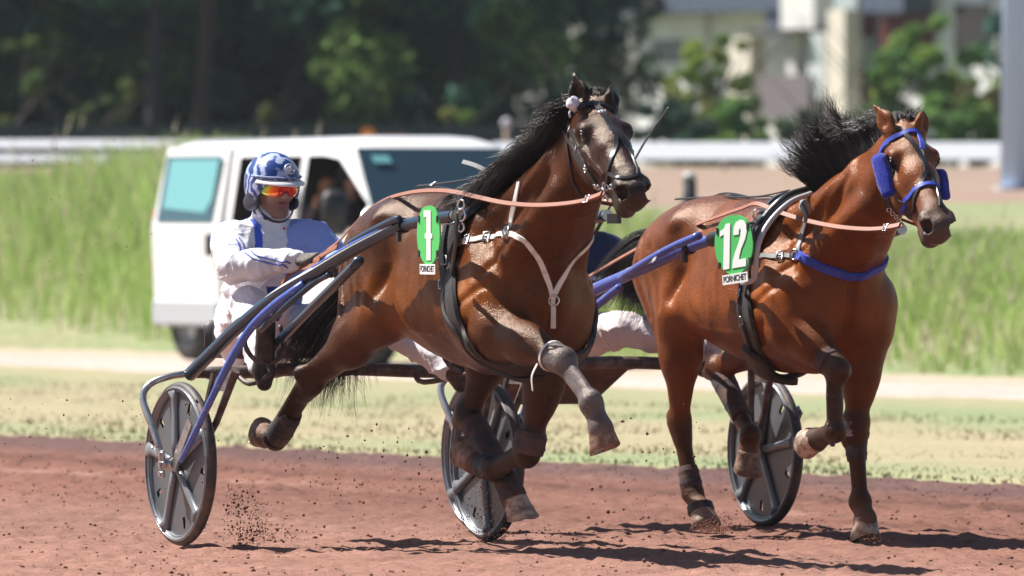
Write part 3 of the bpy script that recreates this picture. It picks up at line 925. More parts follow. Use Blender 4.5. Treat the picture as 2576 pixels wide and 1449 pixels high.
for s_ in (-1, 1):
    vq('headlight', mat('headlight_glass', (.7, .72, .75), rough=.1) if s_ < 0 else bpy.data.materials['headlight_glass'], [(2.30, s_ * .50, .98), (2.12, s_ * .84, 1.02), (2.22, s_ * .86, .72), (2.42, s_ * .52, .70)], .02)
    mb = MB(); mb.box((-2.43, s_ * .86, 1.05), (.02, .05, .28)); mb.build('tail_light', mat('tail_red', (.4, .02, .02), rough=.2) if s_ < 0 else bpy.data.materials['tail_red'], van)
vq('grille', M_black_pl, [(2.36, -.42, .88), (2.36, .42, .88), (2.445, .42, .66), (2.445, -.42, .66)][::-1], .02)
vq('number_board', M_plate_w := mat('plate_white', (.7, .7, .68), rough=.5), [(2.535, -.26, .50), (2.535, .26, .50), (2.535, .26, .40), (2.535, -.26, .40)][::-1], .01)
# front door outline, pillar, mirror
mb = MB(); mb.box((.405, -.93, 1.0), (.035, .02, .62)); mb.build('pillar', M_van, van)
mb = MB(); mb.tube([(1.66, -.95, .62), (1.66, -.945, 1.18)], .006, 6); mb.build('door_gap', M_black_pl, van)
mr = MB(); mr.box((1.50, -1.10, 1.30), (.07, .13, .20), bev=.06); mo = mr.build('mirror', M_black_pl, van, True, 50)
mr = MB(); mr.tube([(1.52, -.90, 1.18), (1.50, -1.06, 1.22)], .03, 8); mr.build('mirror_arm', M_black_pl, mo, True)
mr = MB(); mr.box((1.50, 1.10, 1.30), (.07, .13, .20), bev=.06); mr.tube([(1.52, .90, 1.18), (1.50, 1.06, 1.22)], .03, 8); mr.build('mirror', M_black_pl, van, True, 50)
for cx, s_ in ((-1.78, -1), (1.62, -1), (-1.78, 1), (1.62, 1)):
    prof = [(.20, .10), (.30, .115), (.335, .09), (.345, .0), (.335, -.09), (.30, -.115), (.20, -.10)]
    V, F = lathe(prof, 36); w = obj('wheel', mkmesh('tyre', V, F, mat('van_tyre', (.03, .03, .032), rough=.8) if 'van_tyre' not in bpy.data.materials else bpy.data.materials['van_tyre']), van, (cx, s_ * .80, .335))
    V, F = lathe([(.20, -.10), (.205, .0), (.19, .04 * s_), (.06, .06 * s_), (.0, .07 * s_)], 30); obj('rim', mkmesh('rim', V, F, M_bumper), w)
    # wheel arch lining
    pts = [(cx + .43 * math.cos(PI * i / 12), s_ * .72, .335 + .43 * math.sin(PI * i / 12)) for i in range(13)]
    mb = MB(); mb.ribbon(pts, [(p[0] - cx, 0, p[2] - .335) for p in pts], .42, .02); mb.build('wheel_arch', M_black_pl, van)
# ================================================================ horses
hoof_list = []
def coat_material(name, rough=0.42, streak=1.0):
    m = bpy.data.materials.new(name); m.use_nodes = True
    nt = m.node_tree; b = nt.nodes['Principled BSDF']
    a = nt.nodes.new('ShaderNodeAttribute'); a.attribute_name = 'coat'
    tc = nt.nodes.new('ShaderNodeTexCoord')
    mp = nt.nodes.new('ShaderNodeMapping'); mp.inputs['Scale'].default_value = (60, 160, 45)
    nt.links.new(tc.outputs['Object'], mp.inputs['Vector'])
    n = nt.nodes.new('ShaderNodeTexNoise'); n.inputs['Scale'].default_value = 2.2; n.inputs['Detail'].default_value = 4
    nt.links.new(mp.outputs[0], n.inputs['Vector'])
    n2 = nt.nodes.new('ShaderNodeTexNoise'); n2.inputs['Scale'].default_value = 9.0; n2.inputs['Detail'].default_value = 5
    nt.links.new(tc.outputs['Object'], n2.inputs['Vector'])
    r = nt.nodes.new('ShaderNodeMapRange'); r.inputs['From Min'].default_value = .3; r.inputs['From Max'].default_value = .7
    r.inputs['To Min'].default_value = .72; r.inputs['To Max'].default_value = 1.25
    nt.links.new(n2.outputs['Fac'], r.inputs['Value'])
    r2 = nt.nodes.new('ShaderNodeMapRange'); r2.inputs['From Min'].default_value = .3; r2.inputs['From Max'].default_value = .7
    r2.inputs['To Min'].default_value = .82; r2.inputs['To Max'].default_value = 1.18
    nt.links.new(n.outputs['Fac'], r2.inputs['Value'])
    mu = nt.nodes.new('ShaderNodeMath'); mu.operation = 'MULTIPLY'
    nt.links.new(r.outputs[0], mu.inputs[0]); nt.links.new(r2.outputs[0], mu.inputs[1])
    vm = nt.nodes.new('ShaderNodeVectorMath'); vm.operation = 'SCALE'
    nt.links.new(a.outputs['Color'], vm.inputs[0]); nt.links.new(mu.outputs[0], vm.inputs['Scale'])
    nt.links.new(vm.outputs[0], b.inputs['Base Color'])
    # wet streaks: patches of coat that shine more
    n3 = nt.nodes.new('ShaderNodeTexNoise'); n3.inputs['Scale'].default_value = 5.0; n3.inputs['Detail'].default_value = 6
    nt.links.new(tc.outputs['Object'], n3.inputs['Vector'])
    r3 = nt.nodes.new('ShaderNodeMapRange'); r3.inputs['From Min'].default_value = .35; r3.inputs['From Max'].default_value = .65
    r3.inputs['To Min'].default_value = rough + .13; r3.inputs['To Max'].default_value = rough - .08
    nt.links.new(n3.outputs['Fac'], r3.inputs['Value'])
    a2 = nt.nodes.new('ShaderNodeAttribute'); a2.attribute_name = 'dull'
    ad = nt.nodes.new('ShaderNodeMath'); ad.operation = 'ADD'; ad.use_clamp = True
    nt.links.new(r3.outputs[0], ad.inputs[0]); nt.links.new(a2.outputs['Fac'], ad.inputs[1])
    nt.links.new(ad.outputs[0], b.inputs['Roughness'])
    b.inputs['Specular IOR Level'].default_value = 0.36
    b.inputs['Specular Tint'].default_value = (1, .78, .60, 1)
    bp = nt.nodes.new('ShaderNodeBump'); bp.inputs['Distance'].default_value = 0.0040 * streak; bp.inputs['Strength'].default_value = 0.9
    ma = nt.nodes.new('ShaderNodeMath'); ma.operation = 'MULTIPLY_ADD'; ma.inputs[1].default_value = .9
    nt.links.new(n.outputs['Fac'], ma.inputs[0])
    n4 = nt.nodes.new('ShaderNodeTexNoise'); n4.inputs['Scale'].default_value = 11; n4.inputs['Detail'].default_value = 3
    nt.links.new(tc.outputs['Object'], n4.inputs['Vector'])
    mh = nt.nodes.new('ShaderNodeMath'); mh.operation = 'MULTIPLY'; mh.inputs[1].default_value = .55
    nt.links.new(n4.outputs['Fac'], mh.inputs[0]); nt.links.new(mh.outputs[0], ma.inputs[2])
    nt.links.new(ma.outputs[0], bp.inputs['Height'])
    nt.links.new(bp.outputs[0], b.inputs['Normal'])
    return m

M_hair = mat('horse_hair', (0.010, 0.008, 0.008), rough=0.42, spec=0.5, noise=(14, (.045, .022, .014), .50, .70))
M_eye = mat('eye_wet', (0.006, 0.004, 0.003), rough=0.06, spec=0.8)

def horse_body(fr, P, name_root, label, coat, group):
    """P: pose dict in local coordinates of the frame fr"""
    S = SDF(0.0085)
    T = lambda x, y, z: (x + P.get('dx', 0), y, z + P.get('dz', 0))
    CX, CW = P.get('cx', 0), P.get('cw', 1)
    sq = lambda w: (0, 1, 0, w)
    dz = 0
    # trunk
    S.cone(T(1.98, 0, 1.12), T(1.50, 0, 1.15), .345, .340, .05, sq(P.get('rw', .77)))
    S.cone(T(1.60, 0, 1.15), T(1.12, 0, 1.23), .330, .262, .10, sq(.84))
    S.cone(T(1.15, 0, 1.26), T(0.92, 0, 1.27), .25, .225, .08, sq(1.0))
    for sd_ in (-1, 1):
        S.cone(T(1.12, sd_ * .14, 1.36), T(.84, sd_ * .10, 1.28), .135, .155, .10)        # croup
        S.cone(T(1.10, sd_ * .20, 1.38), T(1.02, sd_ * .19, 1.32), .045, .06, .07)       # point of hip
        S.cone(T(2.08 - CX, sd_ * .165 * CW, 1.02), T(1.86, sd_ * .09, 1.38), .13, .085, .10)       # shoulder blade
        S.cone(T(2.00, sd_ * .185 * P.get('rw', .77) / .77, 1.04), T(1.98, sd_ * .16 * P.get('rw', .77) / .77, .95), .12, .11, .09)         # triceps
        S.cone(T(2.17 - CX, sd_ * .135 * CW, 1.10), T(2.15 - CX, sd_ * .13 * CW, 1.00), .115, .12, .05)        # point of shoulder
        S.cone(T(2.21 - CX, sd_ * .075, 1.16), T(2.20 - CX, sd_ * .075, .98), .105, .085, .035)       # breast muscle
        S.cone(T(1.95, sd_ * .15 * P.get('rw', .77) / .80, 1.0), T(1.30, sd_ * .17 * P.get('rw', .77) / .77, 1.05), .12, .12, .12)            # barrel side
    S.cone(T(1.98, 0, 1.43), T(1.62, 0, 1.39), .075, .06, .10)                            # withers
    S.cone(T(1.66, 0, 1.35), T(1.15, 0, 1.38), .09, .11, .1)                              # back
    S.cone(T(1.99, 0, .90), T(1.75, 0, .875), .11, .09, .09)                              # girth keel
    # neck
    G = P.get('G', 1.12); EX, EZ = .160, -.062
    hp0 = Vector(P['poll']); u = Vector(P['nose']) - hp0; u.normalize()
    lat = Vector((0, 1, 0)); lat = (lat - u * lat.dot(u)); 
    yaw = math.atan2(u.y, u.x)
    lat = Vector((-math.sin(yaw), math.cos(yaw), 0)); roll = P.get('roll', 0)
    up = u.cross(lat) * 1.0
    if up.z < 0: up = -up
    if roll:
        q = Matrix.Rotation(roll, 3, u); lat = q @ lat; up = q @ up
    def H(a, b, c):   # head coords: along, lateral(left), up
        p = hp0 + (u * a + lat * b + up * c) * G
        return tuple(p)
    hs = (lat.x, lat.y, lat.z)
    nb = Vector(T(2.02, 0, 1.24)); n1 = Vector(T(2.20, 0, 1.43)); 
    top = Vector(H(.02, 0, -.10))
    n2 = nb.lerp(top, .62) + Vector((.035, 0, .0)); n3 = nb.lerp(top, .85) + Vector((.02, 0, 0))
    n1 = nb.lerp(top, .33) + Vector((.02, 0, .0))
    S.chain([(tuple(nb), .262), (tuple(n1), .192), (tuple(n2), .138), (tuple(n3), .118)], .05, sq(.62))
    S.cone(tuple(n3), tuple(top), .125, .11, .04, sq(.72))
    # crest
    S.cone(T(1.92, 0, 1.42), tuple(n2 + Vector((-.085, 0, .10))), .06, .045, .07)
    S.cone(tuple(n2 + Vector((-.085, 0, .10))), H(-.035, 0, -.07), .045, .04, .06)
    # jugular groove + neck muscle ridge each side
    for sd_ in (-1, 1):
        S.cone(tuple(nb + Vector((.10, sd_ * .13, -.05))), tuple(n2 + Vector((.05, sd_ * .062, -.05))), .09, .055, .05)
        S.cone(tuple(nb + Vector((-.04, sd_ * .12, .15))), tuple(n2 + Vector((-.06, sd_ * .055, .05))), .08, .05, .05)
    # head
    k = .025
    def hc(p, q, ra, rb, k, sq_=None, tag=0, sub=False): S.cone(p, q, ra * G, rb * G, k, sq_, tag, sub)
    def hb(p, ra, k, sq_=None, tag=0, sub=False): S.ball(p, ra * G, k, sq_, tag, sub)
    hc(H(.03, 0, -.085), H(.12, 0, -.085), .088, .092, .03, (*hs, .90), 4)
    for sd_ in (-1, 1):
        hc(H(.12, sd_ * .045, -.165), H(.20, sd_ * .042, -.165), .088, .080, k, (*hs, .50), 4)   # jowl
        hb(H(EX - .02, sd_ * .070, EZ + .016), .036, .02, None, 4)                                       # brow
        hc(H(.19, sd_ * .080, -.105), H(.34, sd_ * .050, -.125), .022, .014, .02, None, 4)        # facial crest
        hb(H(.10, sd_ * .066, -.062), .035, .03, None, 4)                                          # temple
    hc(H(.12, 0, -.060), H(.24, 0, -.075), .070, .072, k, (*hs, .98), 4)
    hc(H(.24, 0, -.078), H(.46, 0, -.085), .068, .050, .03, (*hs, .88), 4)
    hc(H(.20, 0, -.18), H(.42, 0, -.165), .062, .042, .035, (*hs, .80), 4)
    # muzzle
    hc(H(.47, 0, -.088), H(.535, 0, -.100), .052, .056, .03, (*hs, 1.0), 2)
    for sd_ in (-1, 1):
        hc(H(.500, sd_ * .040, -.075), H(.552, sd_ * .042, -.088), .031, .031, .015, None, 2)
    hc(H(.535, 0, -.128), H(.510, 0, -.145), .040, .038, .022, (*hs, 1.12), 2)
    hc(H(.486, 0, -.184), H(.45, 0, -.176), .036, .037, .022, (*hs, 1.10), 2)
    for sd_ in (-1, 1):
        hc(H(.590, sd_ * .066, -.066), H(.540, sd_ * .044, -.092), .019, .030, .008, None, 2, True)   # nostril
        hc(H(.60, sd_ * .03, -.170), H(.44, sd_ * .062, -.158), .004, .003, .008, None, 2, True)      # mouth
        hb(H(.14, sd_ * .10, -.060), .014, .03, None, 4, True)                                        # hollow above the eye
    # ears
    for sd_, tip in ((-1, P['ear_r']), (1, P['ear_l'])):
        b0 = Vector(H(.025, sd_ * .062, -.005)); tp = Vector(tip)
        ax = (tp - b0); ln = ax.length; ax.normalize()
        face = u.copy() * .8 + lat * sd_ * .5; face = (face - ax * face.dot(ax)).normalized()
        fq = (face.x, face.y, face.z)
        m_ = b0 + ax * ln * .38 - face * .004
        S.cone(tuple(b0), tuple(m_), .030, .048, .02, (*fq, .55), 5)
        S.cone(tuple(m_), tuple(tp), .048, .006, .012, (*fq, .42), 5)
        mm = b0 + ax * ln * .30 + face * .026
        S.cone(tuple(mm), tuple(b0 + ax * ln * .85 + face * .016), .028, .008, .010, None, 5, True)
    S.cone(H(-.02, 0, .0), H(.06, 0, -.01), .03, .02, .03, None, 4)
    # legs
    hooves = []
    hoof_list.clear()
    for nm in ('rf', 'lf'):
        sd_ = -1 if nm[0] == 'r' else 1
        e, kn, fe, co, so = [Vector(q) for q in P[nm]]
        sh = Vector(T(2.12 - CX, sd_ * .17 * CW, 1.05))
        S.cone(tuple(sh), tuple(e), .13 * P.get('sr', 1), .105, .09)
        fa = kn - e; fd = fa.normalized(); back = fd.cross(Vector((0, 1, 0)))
        if back.x > 0: back = -back
        S.cone(tuple(e), tuple(e + fa * .45), .108, .084, .05, sq(.9))
        S.cone(tuple(e + fa * .30 - back * .02 + Vector((0, sd_ * .012, 0))), tuple(e + fa * .62 - back * .012), .066, .052, .04)
        S.cone(tuple(e + fa * .45), tuple(kn - fd * .05), .076, .047, .05, sq(.9), 0)
        S.cone(tuple(kn - fd * .035), tuple(kn + fd * .03), .064, .060, .025, sq(.95), 1)
        ca = fe - kn; cd = ca.normalized(); bk = cd.cross(Vector((0, 1, 0)))
        if P.get(nm + '_flip'): bk = -bk
        S.ball(tuple(kn + bk * .035 + cd * .01), .030, .02, None, 1)
        S.cone(tuple(kn + cd * .02), tuple(fe - cd * .03), .040, .033, .02, None, 1)
        S.cone(tuple(kn + cd * .05 + bk * .028), tuple(fe - cd * .02 + bk * .028), .021, .022, .01, None, 1)
        lower_leg(S, fe, co, so, cd, bk, hooves)
    for nm in ('rh', 'lh'):
        sd_ = -1 if nm[0] == 'r' else 1
        st, hk, fe, co, so = [Vector(q) for q in P[nm]]
        hip = Vector(T(1.00, sd_ * .165, 1.22)); but = Vector(T(.80, sd_ * .15, 1.17))
        S.cone(tuple(hip), tuple(st), .185, .125, .08, sq(.80))
        mid = st.lerp(hk, .42)
        S.cone(tuple(but), tuple(mid), .135, .085, .09, sq(.85))                    # hamstrings
        ga = hk - st; gd = ga.normalized()
        bk = gd.cross(Vector((0, 1, 0)))
        if bk.x > 0 or (abs(bk.x) < .2 and bk.z < 0): bk = -bk
        S.cone(tuple(st), tuple(mid), .112, .085, .06, sq(.8))
        S.cone(tuple(mid), tuple(hk - gd * .07), .088, .052, .05, sq(.85))
        ca = fe - hk; cd = ca.normalized()
        pt = hk - cd * .055 + (-(gd * .0)) + Vector(P.get(nm + '_pt', (0, 0, 0)))
        ob = (gd - cd * gd.dot(cd)); 
        outw = ob.normalized() if ob.length > .05 else Vector((-1, 0, 0))
        pt = hk + outw * .062 - cd * .045
        S.cone(tuple(hk), tuple(pt), .050, .034, .025, sq(.85), 1)
        S.cone(tuple(pt), tuple(st.lerp(hk, .55) + outw * .035), .020, .03, .03, sq(.7), 6)
        S.cone(tuple(hk - cd * .01), tuple(hk + cd * .06), .062, .050, .03, sq(.85), 1)
        S.cone(tuple(hk + cd * .03), tuple(fe - cd * .03), .044, .035, .02, sq(.88), 1)
        S.cone(tuple(hk + cd * .03 + outw * .034), tuple(fe - cd * .02 + outw * .028), .024, .022, .012, None, 1)
        lower_leg(S, fe, co, so, cd, outw, hooves)
    LINES = [([(1.98, 1.46), (2.08, 1.34), (2.19, 1.20)], .009, .022), ([(1.90, 1.40), (2.02, 1.26), (2.12, 1.12)], -.008, .030),
             ([(1.85, 1.30), (1.83, 1.14), (1.90, .98)], .011, .028), ([(2.15, 1.13), (2.05, 1.06), (1.98, 1.03)], .008, .018),
             ([(1.19, 1.36), (1.25, 1.22), (1.20, 1.08)], .014, .040), ([(1.34, 1.32), (1.40, 1.10), (1.54, .96)], -.006, .035),
             ([(.82, 1.34), (.83, 1.16), (.92, 1.0)], .009, .018), ([(1.00, 1.30), (1.09, 1.14), (1.12, 1.04)], .007, .020),
             ([(.93, 1.36), (.93, 1.22), (.98, 1.10)], -.006, .025), ([(1.92, .945), (1.70, .93), (1.45, .95)], -.004, .010),
             ([(1.66, 1.34), (1.70, 1.15), (1.80, 1.0)], -.004, .03), ([(2.10, .98), (2.02, .90), (1.92, .88)], .006, .02)]
    NECK = [([(2.14, 1.20), (2.34, 1.42), (2.46, 1.60)], .010, .020), ([(2.02, 1.44), (2.25, 1.60), (2.45, 1.76)], .007, .018), ([(2.10, 1.30), (2.30, 1.52), (2.45, 1.68)], -.006, .022)]
    def pd(px, pz, poly):
        best = None
        for (ax_, az_), (bx_, bz_) in zip(poly[:-1], poly[1:]):
            dx_, dz_ = bx_ - ax_, bz_ - az_
            h = np.clip(((px - ax_) * dx_ + (pz - az_) * dz_) / (dx_ * dx_ + dz_ * dz_), 0, 1)
            d = np.hypot(px - ax_ - dx_ * h, pz - az_ - dz_ * h); best = d if best is None else np.minimum(best, d)
        return best
    def disp(x, y, z):
        x1 = x - P.get('dx', 0); z1 = z - P.get('dz', 0); ya = np.abs(y)
        g_ = np.zeros_like(x)
        for poly, amp, w in LINES:
            g_ = g_ + 1.45 * amp * np.exp(-(pd(x1, z1, poly) / w) ** 2) * np.clip((ya - .09) / .05, 0, 1)
        for poly, amp, w in NECK:
            g_ = g_ + 1.45 * amp * np.exp(-(pd(x1, z1, poly) / w) ** 2) * np.clip((ya - .035) / .03, 0, 1)
        g_ = g_ + .014 * np.exp(-(y / .022) ** 2) * np.clip((x1 - 2.12) / .06, 0, 1) * np.clip((1.24 - z1) / .1, 0, 1) * np.clip((z1 - .86) / .06, 0, 1)
        return disp0(x, y, z) + g_
    def disp0(x, y, z):
        a = vnoise(x * 7, y * 7, z * 7, 3) * .0035 + vnoise(x * 17, y * 17, z * 17, 5) * .0014
        # ribs and muscle strands on the barrel
        x0 = x - P.get('dx', 0)
        rb = np.clip(1 - np.abs(x0 - 1.55) / .32, 0, 1) * np.clip(1 - np.abs(z - 1.08) / .22, 0, 1)
        a = a + np.sin((x0 * 1.0 + z * .25) * 95) * .0013 * rb
        # tendon and vein like ridges on the shoulder, thigh and neck
        a = a - .0018 * np.clip(1 - np.abs(vnoise(x * 5.2, y * 4, z * 3.4, 9)) * 9, 0, 1) * np.clip((z - .75) * 5, 0, 1)
        return a
    V, F = S.mesh(disp)
    W = S.weights(V, [0, 1, 2, 3, 4, 5, 6], .016)
    cb, cd_, cm, ch, cf = [np.array(c, float) for c in (coat['body'], coat['dark'], coat['muzzle'], coat['hoof'], coat['face'])]
    body = np.repeat(cb[None], len(V), 0)
    x0 = V[:, 0] - P.get('dx', 0)
    # darker back line and lower body of a bay; flank and shoulder tinted golden
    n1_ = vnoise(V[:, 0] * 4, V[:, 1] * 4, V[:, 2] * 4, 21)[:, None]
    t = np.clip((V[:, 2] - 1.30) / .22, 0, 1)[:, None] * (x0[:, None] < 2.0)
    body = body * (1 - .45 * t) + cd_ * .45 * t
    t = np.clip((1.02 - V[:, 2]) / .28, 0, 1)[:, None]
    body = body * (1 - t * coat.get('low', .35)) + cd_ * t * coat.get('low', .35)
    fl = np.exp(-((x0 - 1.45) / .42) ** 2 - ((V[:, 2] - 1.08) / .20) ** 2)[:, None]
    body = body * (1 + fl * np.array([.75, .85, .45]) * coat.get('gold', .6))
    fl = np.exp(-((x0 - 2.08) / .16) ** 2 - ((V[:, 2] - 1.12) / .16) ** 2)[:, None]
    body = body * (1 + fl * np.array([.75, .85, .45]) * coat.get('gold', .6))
    body = body * (1 + .22 * n1_)
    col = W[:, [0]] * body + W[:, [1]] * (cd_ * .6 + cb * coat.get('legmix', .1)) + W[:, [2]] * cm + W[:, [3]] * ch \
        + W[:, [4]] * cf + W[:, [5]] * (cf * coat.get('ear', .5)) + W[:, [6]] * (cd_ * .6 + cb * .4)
    # dust on hooves and feet
    hv = np.min([np.linalg.norm(V - np.array(h), axis=1) for h in hooves], 0)
    nd = vnoise(V[:, 0] * 30, V[:, 1] * 30, V[:, 2] * 30, 4)
    ds = np.clip((.13 - hv) / .12 + nd * .3, 0, 1)[:, None] * .42
    col = col * (1 - ds) + np.array([.23, .12, .085]) * ds
    for leg, cg in coat.get('dusty', {}).items():
        q = [np.array(v, float) for v in P[leg][1:4]]
        dd = np.min([np.linalg.norm(V - (a_ + (b_ - a_) * np.clip(((V - a_) @ (b_ - a_)) / ((b_ - a_) @ (b_ - a_)), 0, 1)[:, None]), axis=1) for a_, b_ in zip(q[:-1], q[1:])], 0)
        t = (np.clip(1 - (dd - .06) / .03, 0, 1) * np.clip(.75 + .5 * vnoise(V[:, 0] * 22, V[:, 1] * 22, V[:, 2] * 22, 8), 0, 1))[:, None]
        col = col * (1 - t) + np.array(cg) * t
    # dark around the eye and down the bridge
    for sd_ in (-1, 1):
        e = np.array(H(EX + .006, sd_ * .092, EZ - .004)); dd = np.linalg.norm(V - e, axis=1)
        t = np.clip(1 - (dd - .026) / .026, 0, 1)[:, None] * .85
        col = col * (1 - t) + cm * .6 * t
        e = np.array(H(.55, sd_ * .042, -.088)); dd = np.linalg.norm(V - e, axis=1)
        t = np.clip(1 - (dd - .008) / .02, 0, 1)[:, None] * .9
        col = col * (1 - t) + np.array([.012, .008, .008]) * t
    br = 1 / G * (V - np.array(H(0, 0, 0))) @ np.array(u); bu = (V - np.array(H(0, 0, 0))) @ np.array(up); bl = np.abs((V - np.array(H(0, 0, 0))) @ np.array(lat))
    t = np.clip((br - .18) / .2, 0, 1) * np.clip(1 - bl / .075, 0, 1) * (bu > -.2) * (br < .7)
    t = (t * coat.get('bridge', .7))[:, None]
    col = col * (1 - t) + cm * t
    dull = (W[:, 3] * .3 + ds[:, 0] * .5 + np.clip((1.0 - V[:, 2]) / 1.0, 0, 1) * .12)
    root = thing(name_root, label, 'horse', fr.c, fr.rz, group)
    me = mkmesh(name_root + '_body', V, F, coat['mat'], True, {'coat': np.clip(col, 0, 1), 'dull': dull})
    bo = obj('body', me, root)
    for co, so, bk in hoof_list:
        v_, f_, mb_ = hoof_mesh(co, so, bk)
        ho = obj('hoof', mkmesh('hoof', v_, f_, M_hoof_pale if len([c for c in root.children if c.name.startswith('hoof')]) in coat.get('pale', ()) else M_hoof), root)
        mb_.build('horseshoe', M_shoe, ho, True, 40)
    bvh = BVHTree.FromPolygons([tuple(v) for v in V], [tuple(int(i) for i in f) for f in F])
    for sd_ in (-1, 1):
        p_, n_, i_, d_ = bvh.ray_cast(Vector(H(EX, sd_ * .3, EZ)), -lat * sd_)
        e = p_ - n_ * .0185 * G
        v_, f_ = uvsphere(e, .0235 * G, 20, 14)
        obj('eye', mkmesh('eye', v_, f_, M_eye), root)
        a1 = (u - n_ * u.dot(n_)).normalized(); b1 = n_.cross(a1); b1 = b1 if b1.z > 0 else -b1
        def rim(ra, rb, lift, r_, t0, t1, dz_=0.0):
            pts = []
            for i in range(15):
                t = R(t0 + (t1 - t0) * i / 14)
                q = p_ + a1 * (math.cos(t) * ra * G) + b1 * ((math.sin(t) * rb + dz_) * G) + n_ * .03
                w_, m_, _i, _d = bvh.find_nearest(q - n_ * .03)
                pts.append((w_ + n_ * lift) if w_ is not None else q)
            m2 = MB(); m2.tube(pts, [r_ * (.35 + .65 * math.sin(PI * i / 14)) for i in range(15)], 7)
            return m2
        rim(.0235, .0150, .0015, .0062, -5, 185).build('upper_eyelid', M_lid, root, True)
        rim(.0235, .0140, .0005, .0050, 178, 362).build('lower_eyelid', M_lid, root, True)
        rim(.0270, .0230, -.0010, .0060, 25, 160, .002).build('brow_fold', M_lid, root, True)
    # world-free BVH in local coordinates
    return root, bvh, H, (u, lat, up)

M_lid = mat('eyelid_skin', (0.012, 0.009, 0.009), rough=0.35)

def hoof_mesh(co, so, bk):
    """hard hoof capsule: coronet band, sloping wall, flat sole and iron shoe"""
    co = Vector(co); so = Vector(so); ax = (so - co).normalized(); L_ = .100; so = co + ax * L_
    f = -Vector(bk); f = (f - ax * f.dot(ax)).normalized(); s_ = ax.cross(f)
    rows = [(-.014, .047, .0), (-.004, .054, .0), (.004, .052, .002), (.030, .056, .006), (.060, .061, .013), (.088, .066, .020), (.090, .061, .020), (.086, .050, .018), (.086, .001, .018)]
    V = []; F = []; n = 24
    for t, r, sh in rows:
        for k in range(n):
            a = 2 * PI * k / n; ca, sa = math.cos(a), math.sin(a)
            rr = r * (1.06 if ca > 0 else 1 - .16 * ca * ca)
            tt = t * (1 - .22 * max(0, -ca)) if t > 0 else t
            V.append(co + ax * tt + f * (rr * ca + sh * (1 if ca > 0 else .4)) + s_ * rr * .95 * sa)
    m = len(rows)
    for i in range(m - 1):
        for k in range(n): F.append((i * n + k, i * n + (k + 1) % n, (i + 1) * n + (k + 1) % n, (i + 1) * n + k))
    mb = MB()
    sp = [co + ax * (.090 * (1 - .20 * max(0, -math.cos(a)))) + f * (.058 * math.cos(a) + .018) + s_ * .056 * math.sin(a) for a in [R(-135 + 270 * i / 16) for i in range(17)]]
    mb.ribbon(sp, [s_ * math.sin(R(-135 + 270 * i / 16)) + f * math.cos(R(-135 + 270 * i / 16)) for i in range(17)], .008, .010)
    return V, F, mb

M_hoof = mat('hoof_horn', (.30, .19, .135), rough=.55, noise=(34, (.13, .075, .055), .38, .62), bump=(70, .002))
M_hoof_pale = mat('pale_hoof_horn', (.50, .40, .32), rough=.5, noise=(30, (.24, .14, .10), .42, .60), bump=(70, .002))
M_shoe = mat('worn_iron', (.30, .27, .25), rough=.4, metal=.8)

def lower_leg(S, fe, co, so, cd, bk, hooves):
    """fetlock, pastern and hoof; fe fetlock, co centre of the coronet, so centre of the sole"""
    S.ball(tuple(fe), .050, .02, None, 1)
    S.ball(tuple(fe + bk * .026), .034, .02, None, 1)
    S.cone(tuple(fe), tuple(co), .040, .044, .02, None, 1)
    ax = (so - co).normalized()
    so = co + ax * .098
    S.cone(tuple(co - ax * .004), tuple(co + ax * .008), .051, .051, .01, None, 1)
    L_ = (so - co).length
    S.cone(tuple(co + ax * .012), tuple(co + ax * .05), .044, .040, .006, None, 3)
    hoof_list.append((co.copy(), so.copy(), bk.copy()))
    hooves.append(tuple(co.lerp(so, .6)))

def uvsphere(c, r, nu=16, nv=10, sc=(1, 1, 1)):
    V = []; F = []
    for j in range(nv + 1):
        th = PI * j / nv
        for i in range(nu):
            ph = 2 * PI * i / nu
            V.append((c[0] + r * sc[0] * math.sin(th) * math.cos(ph), c[1] + r * sc[1] * math.sin(th) * math.sin(ph), c[2] + r * sc[2] * math.cos(th)))
    for j in range(nv):
        for i in range(nu):
            i2 = (i + 1) % nu
            F.append((j * nu + i, (j + 1) * nu + i, (j + 1) * nu + i2, j * nu + i2))
    return V, F

def hair_mesh(strands, r0, n=3):
    """strands: list of point lists (same length) -> one mesh of thin tapered strands"""
    A = np.array([[tuple(p) for p in s_] for s_ in strands])        # S,m,3
    S_, m, _ = A.shape
    T_ = np.gradient(A, axis=1); T_ /= np.linalg.norm(T_, axis=2, keepdims=True) + 1e-9
    ref = np.array([0.3, 0.2, 1.0]); ref = ref / np.linalg.norm(ref)
    U = np.cross(T_, ref); U /= np.linalg.norm(U, axis=2, keepdims=True) + 1e-9
    W_ = np.cross(T_, U)
    tt = np.linspace(0, 1, m)
    rad = (r0 * (1 - tt ** 1.5 * .9))[None, :, None]
    if hasattr(r0, 'shape'): pass
    P = []
    for k in range(n):
        a = 2 * PI * k / n
        P.append(A + (U * math.cos(a) + W_ * math.sin(a)) * rad)
    P = np.stack(P, 2)     # S,m,n,3
    V = P.reshape(-1, 3)
    base = (np.arange(S_)[:, None, None] * m + np.arange(m - 1)[None, :, None]) * n
    k = np.arange(n)[None, None, :]; k2 = (k + 1) % n
    F = np.stack([base + k, base + k2, base + n + k2, base + n + k], -1).reshape(-1, 4)
    return V, F

def local(fr, *a):
    return tuple(fr.L(*a))

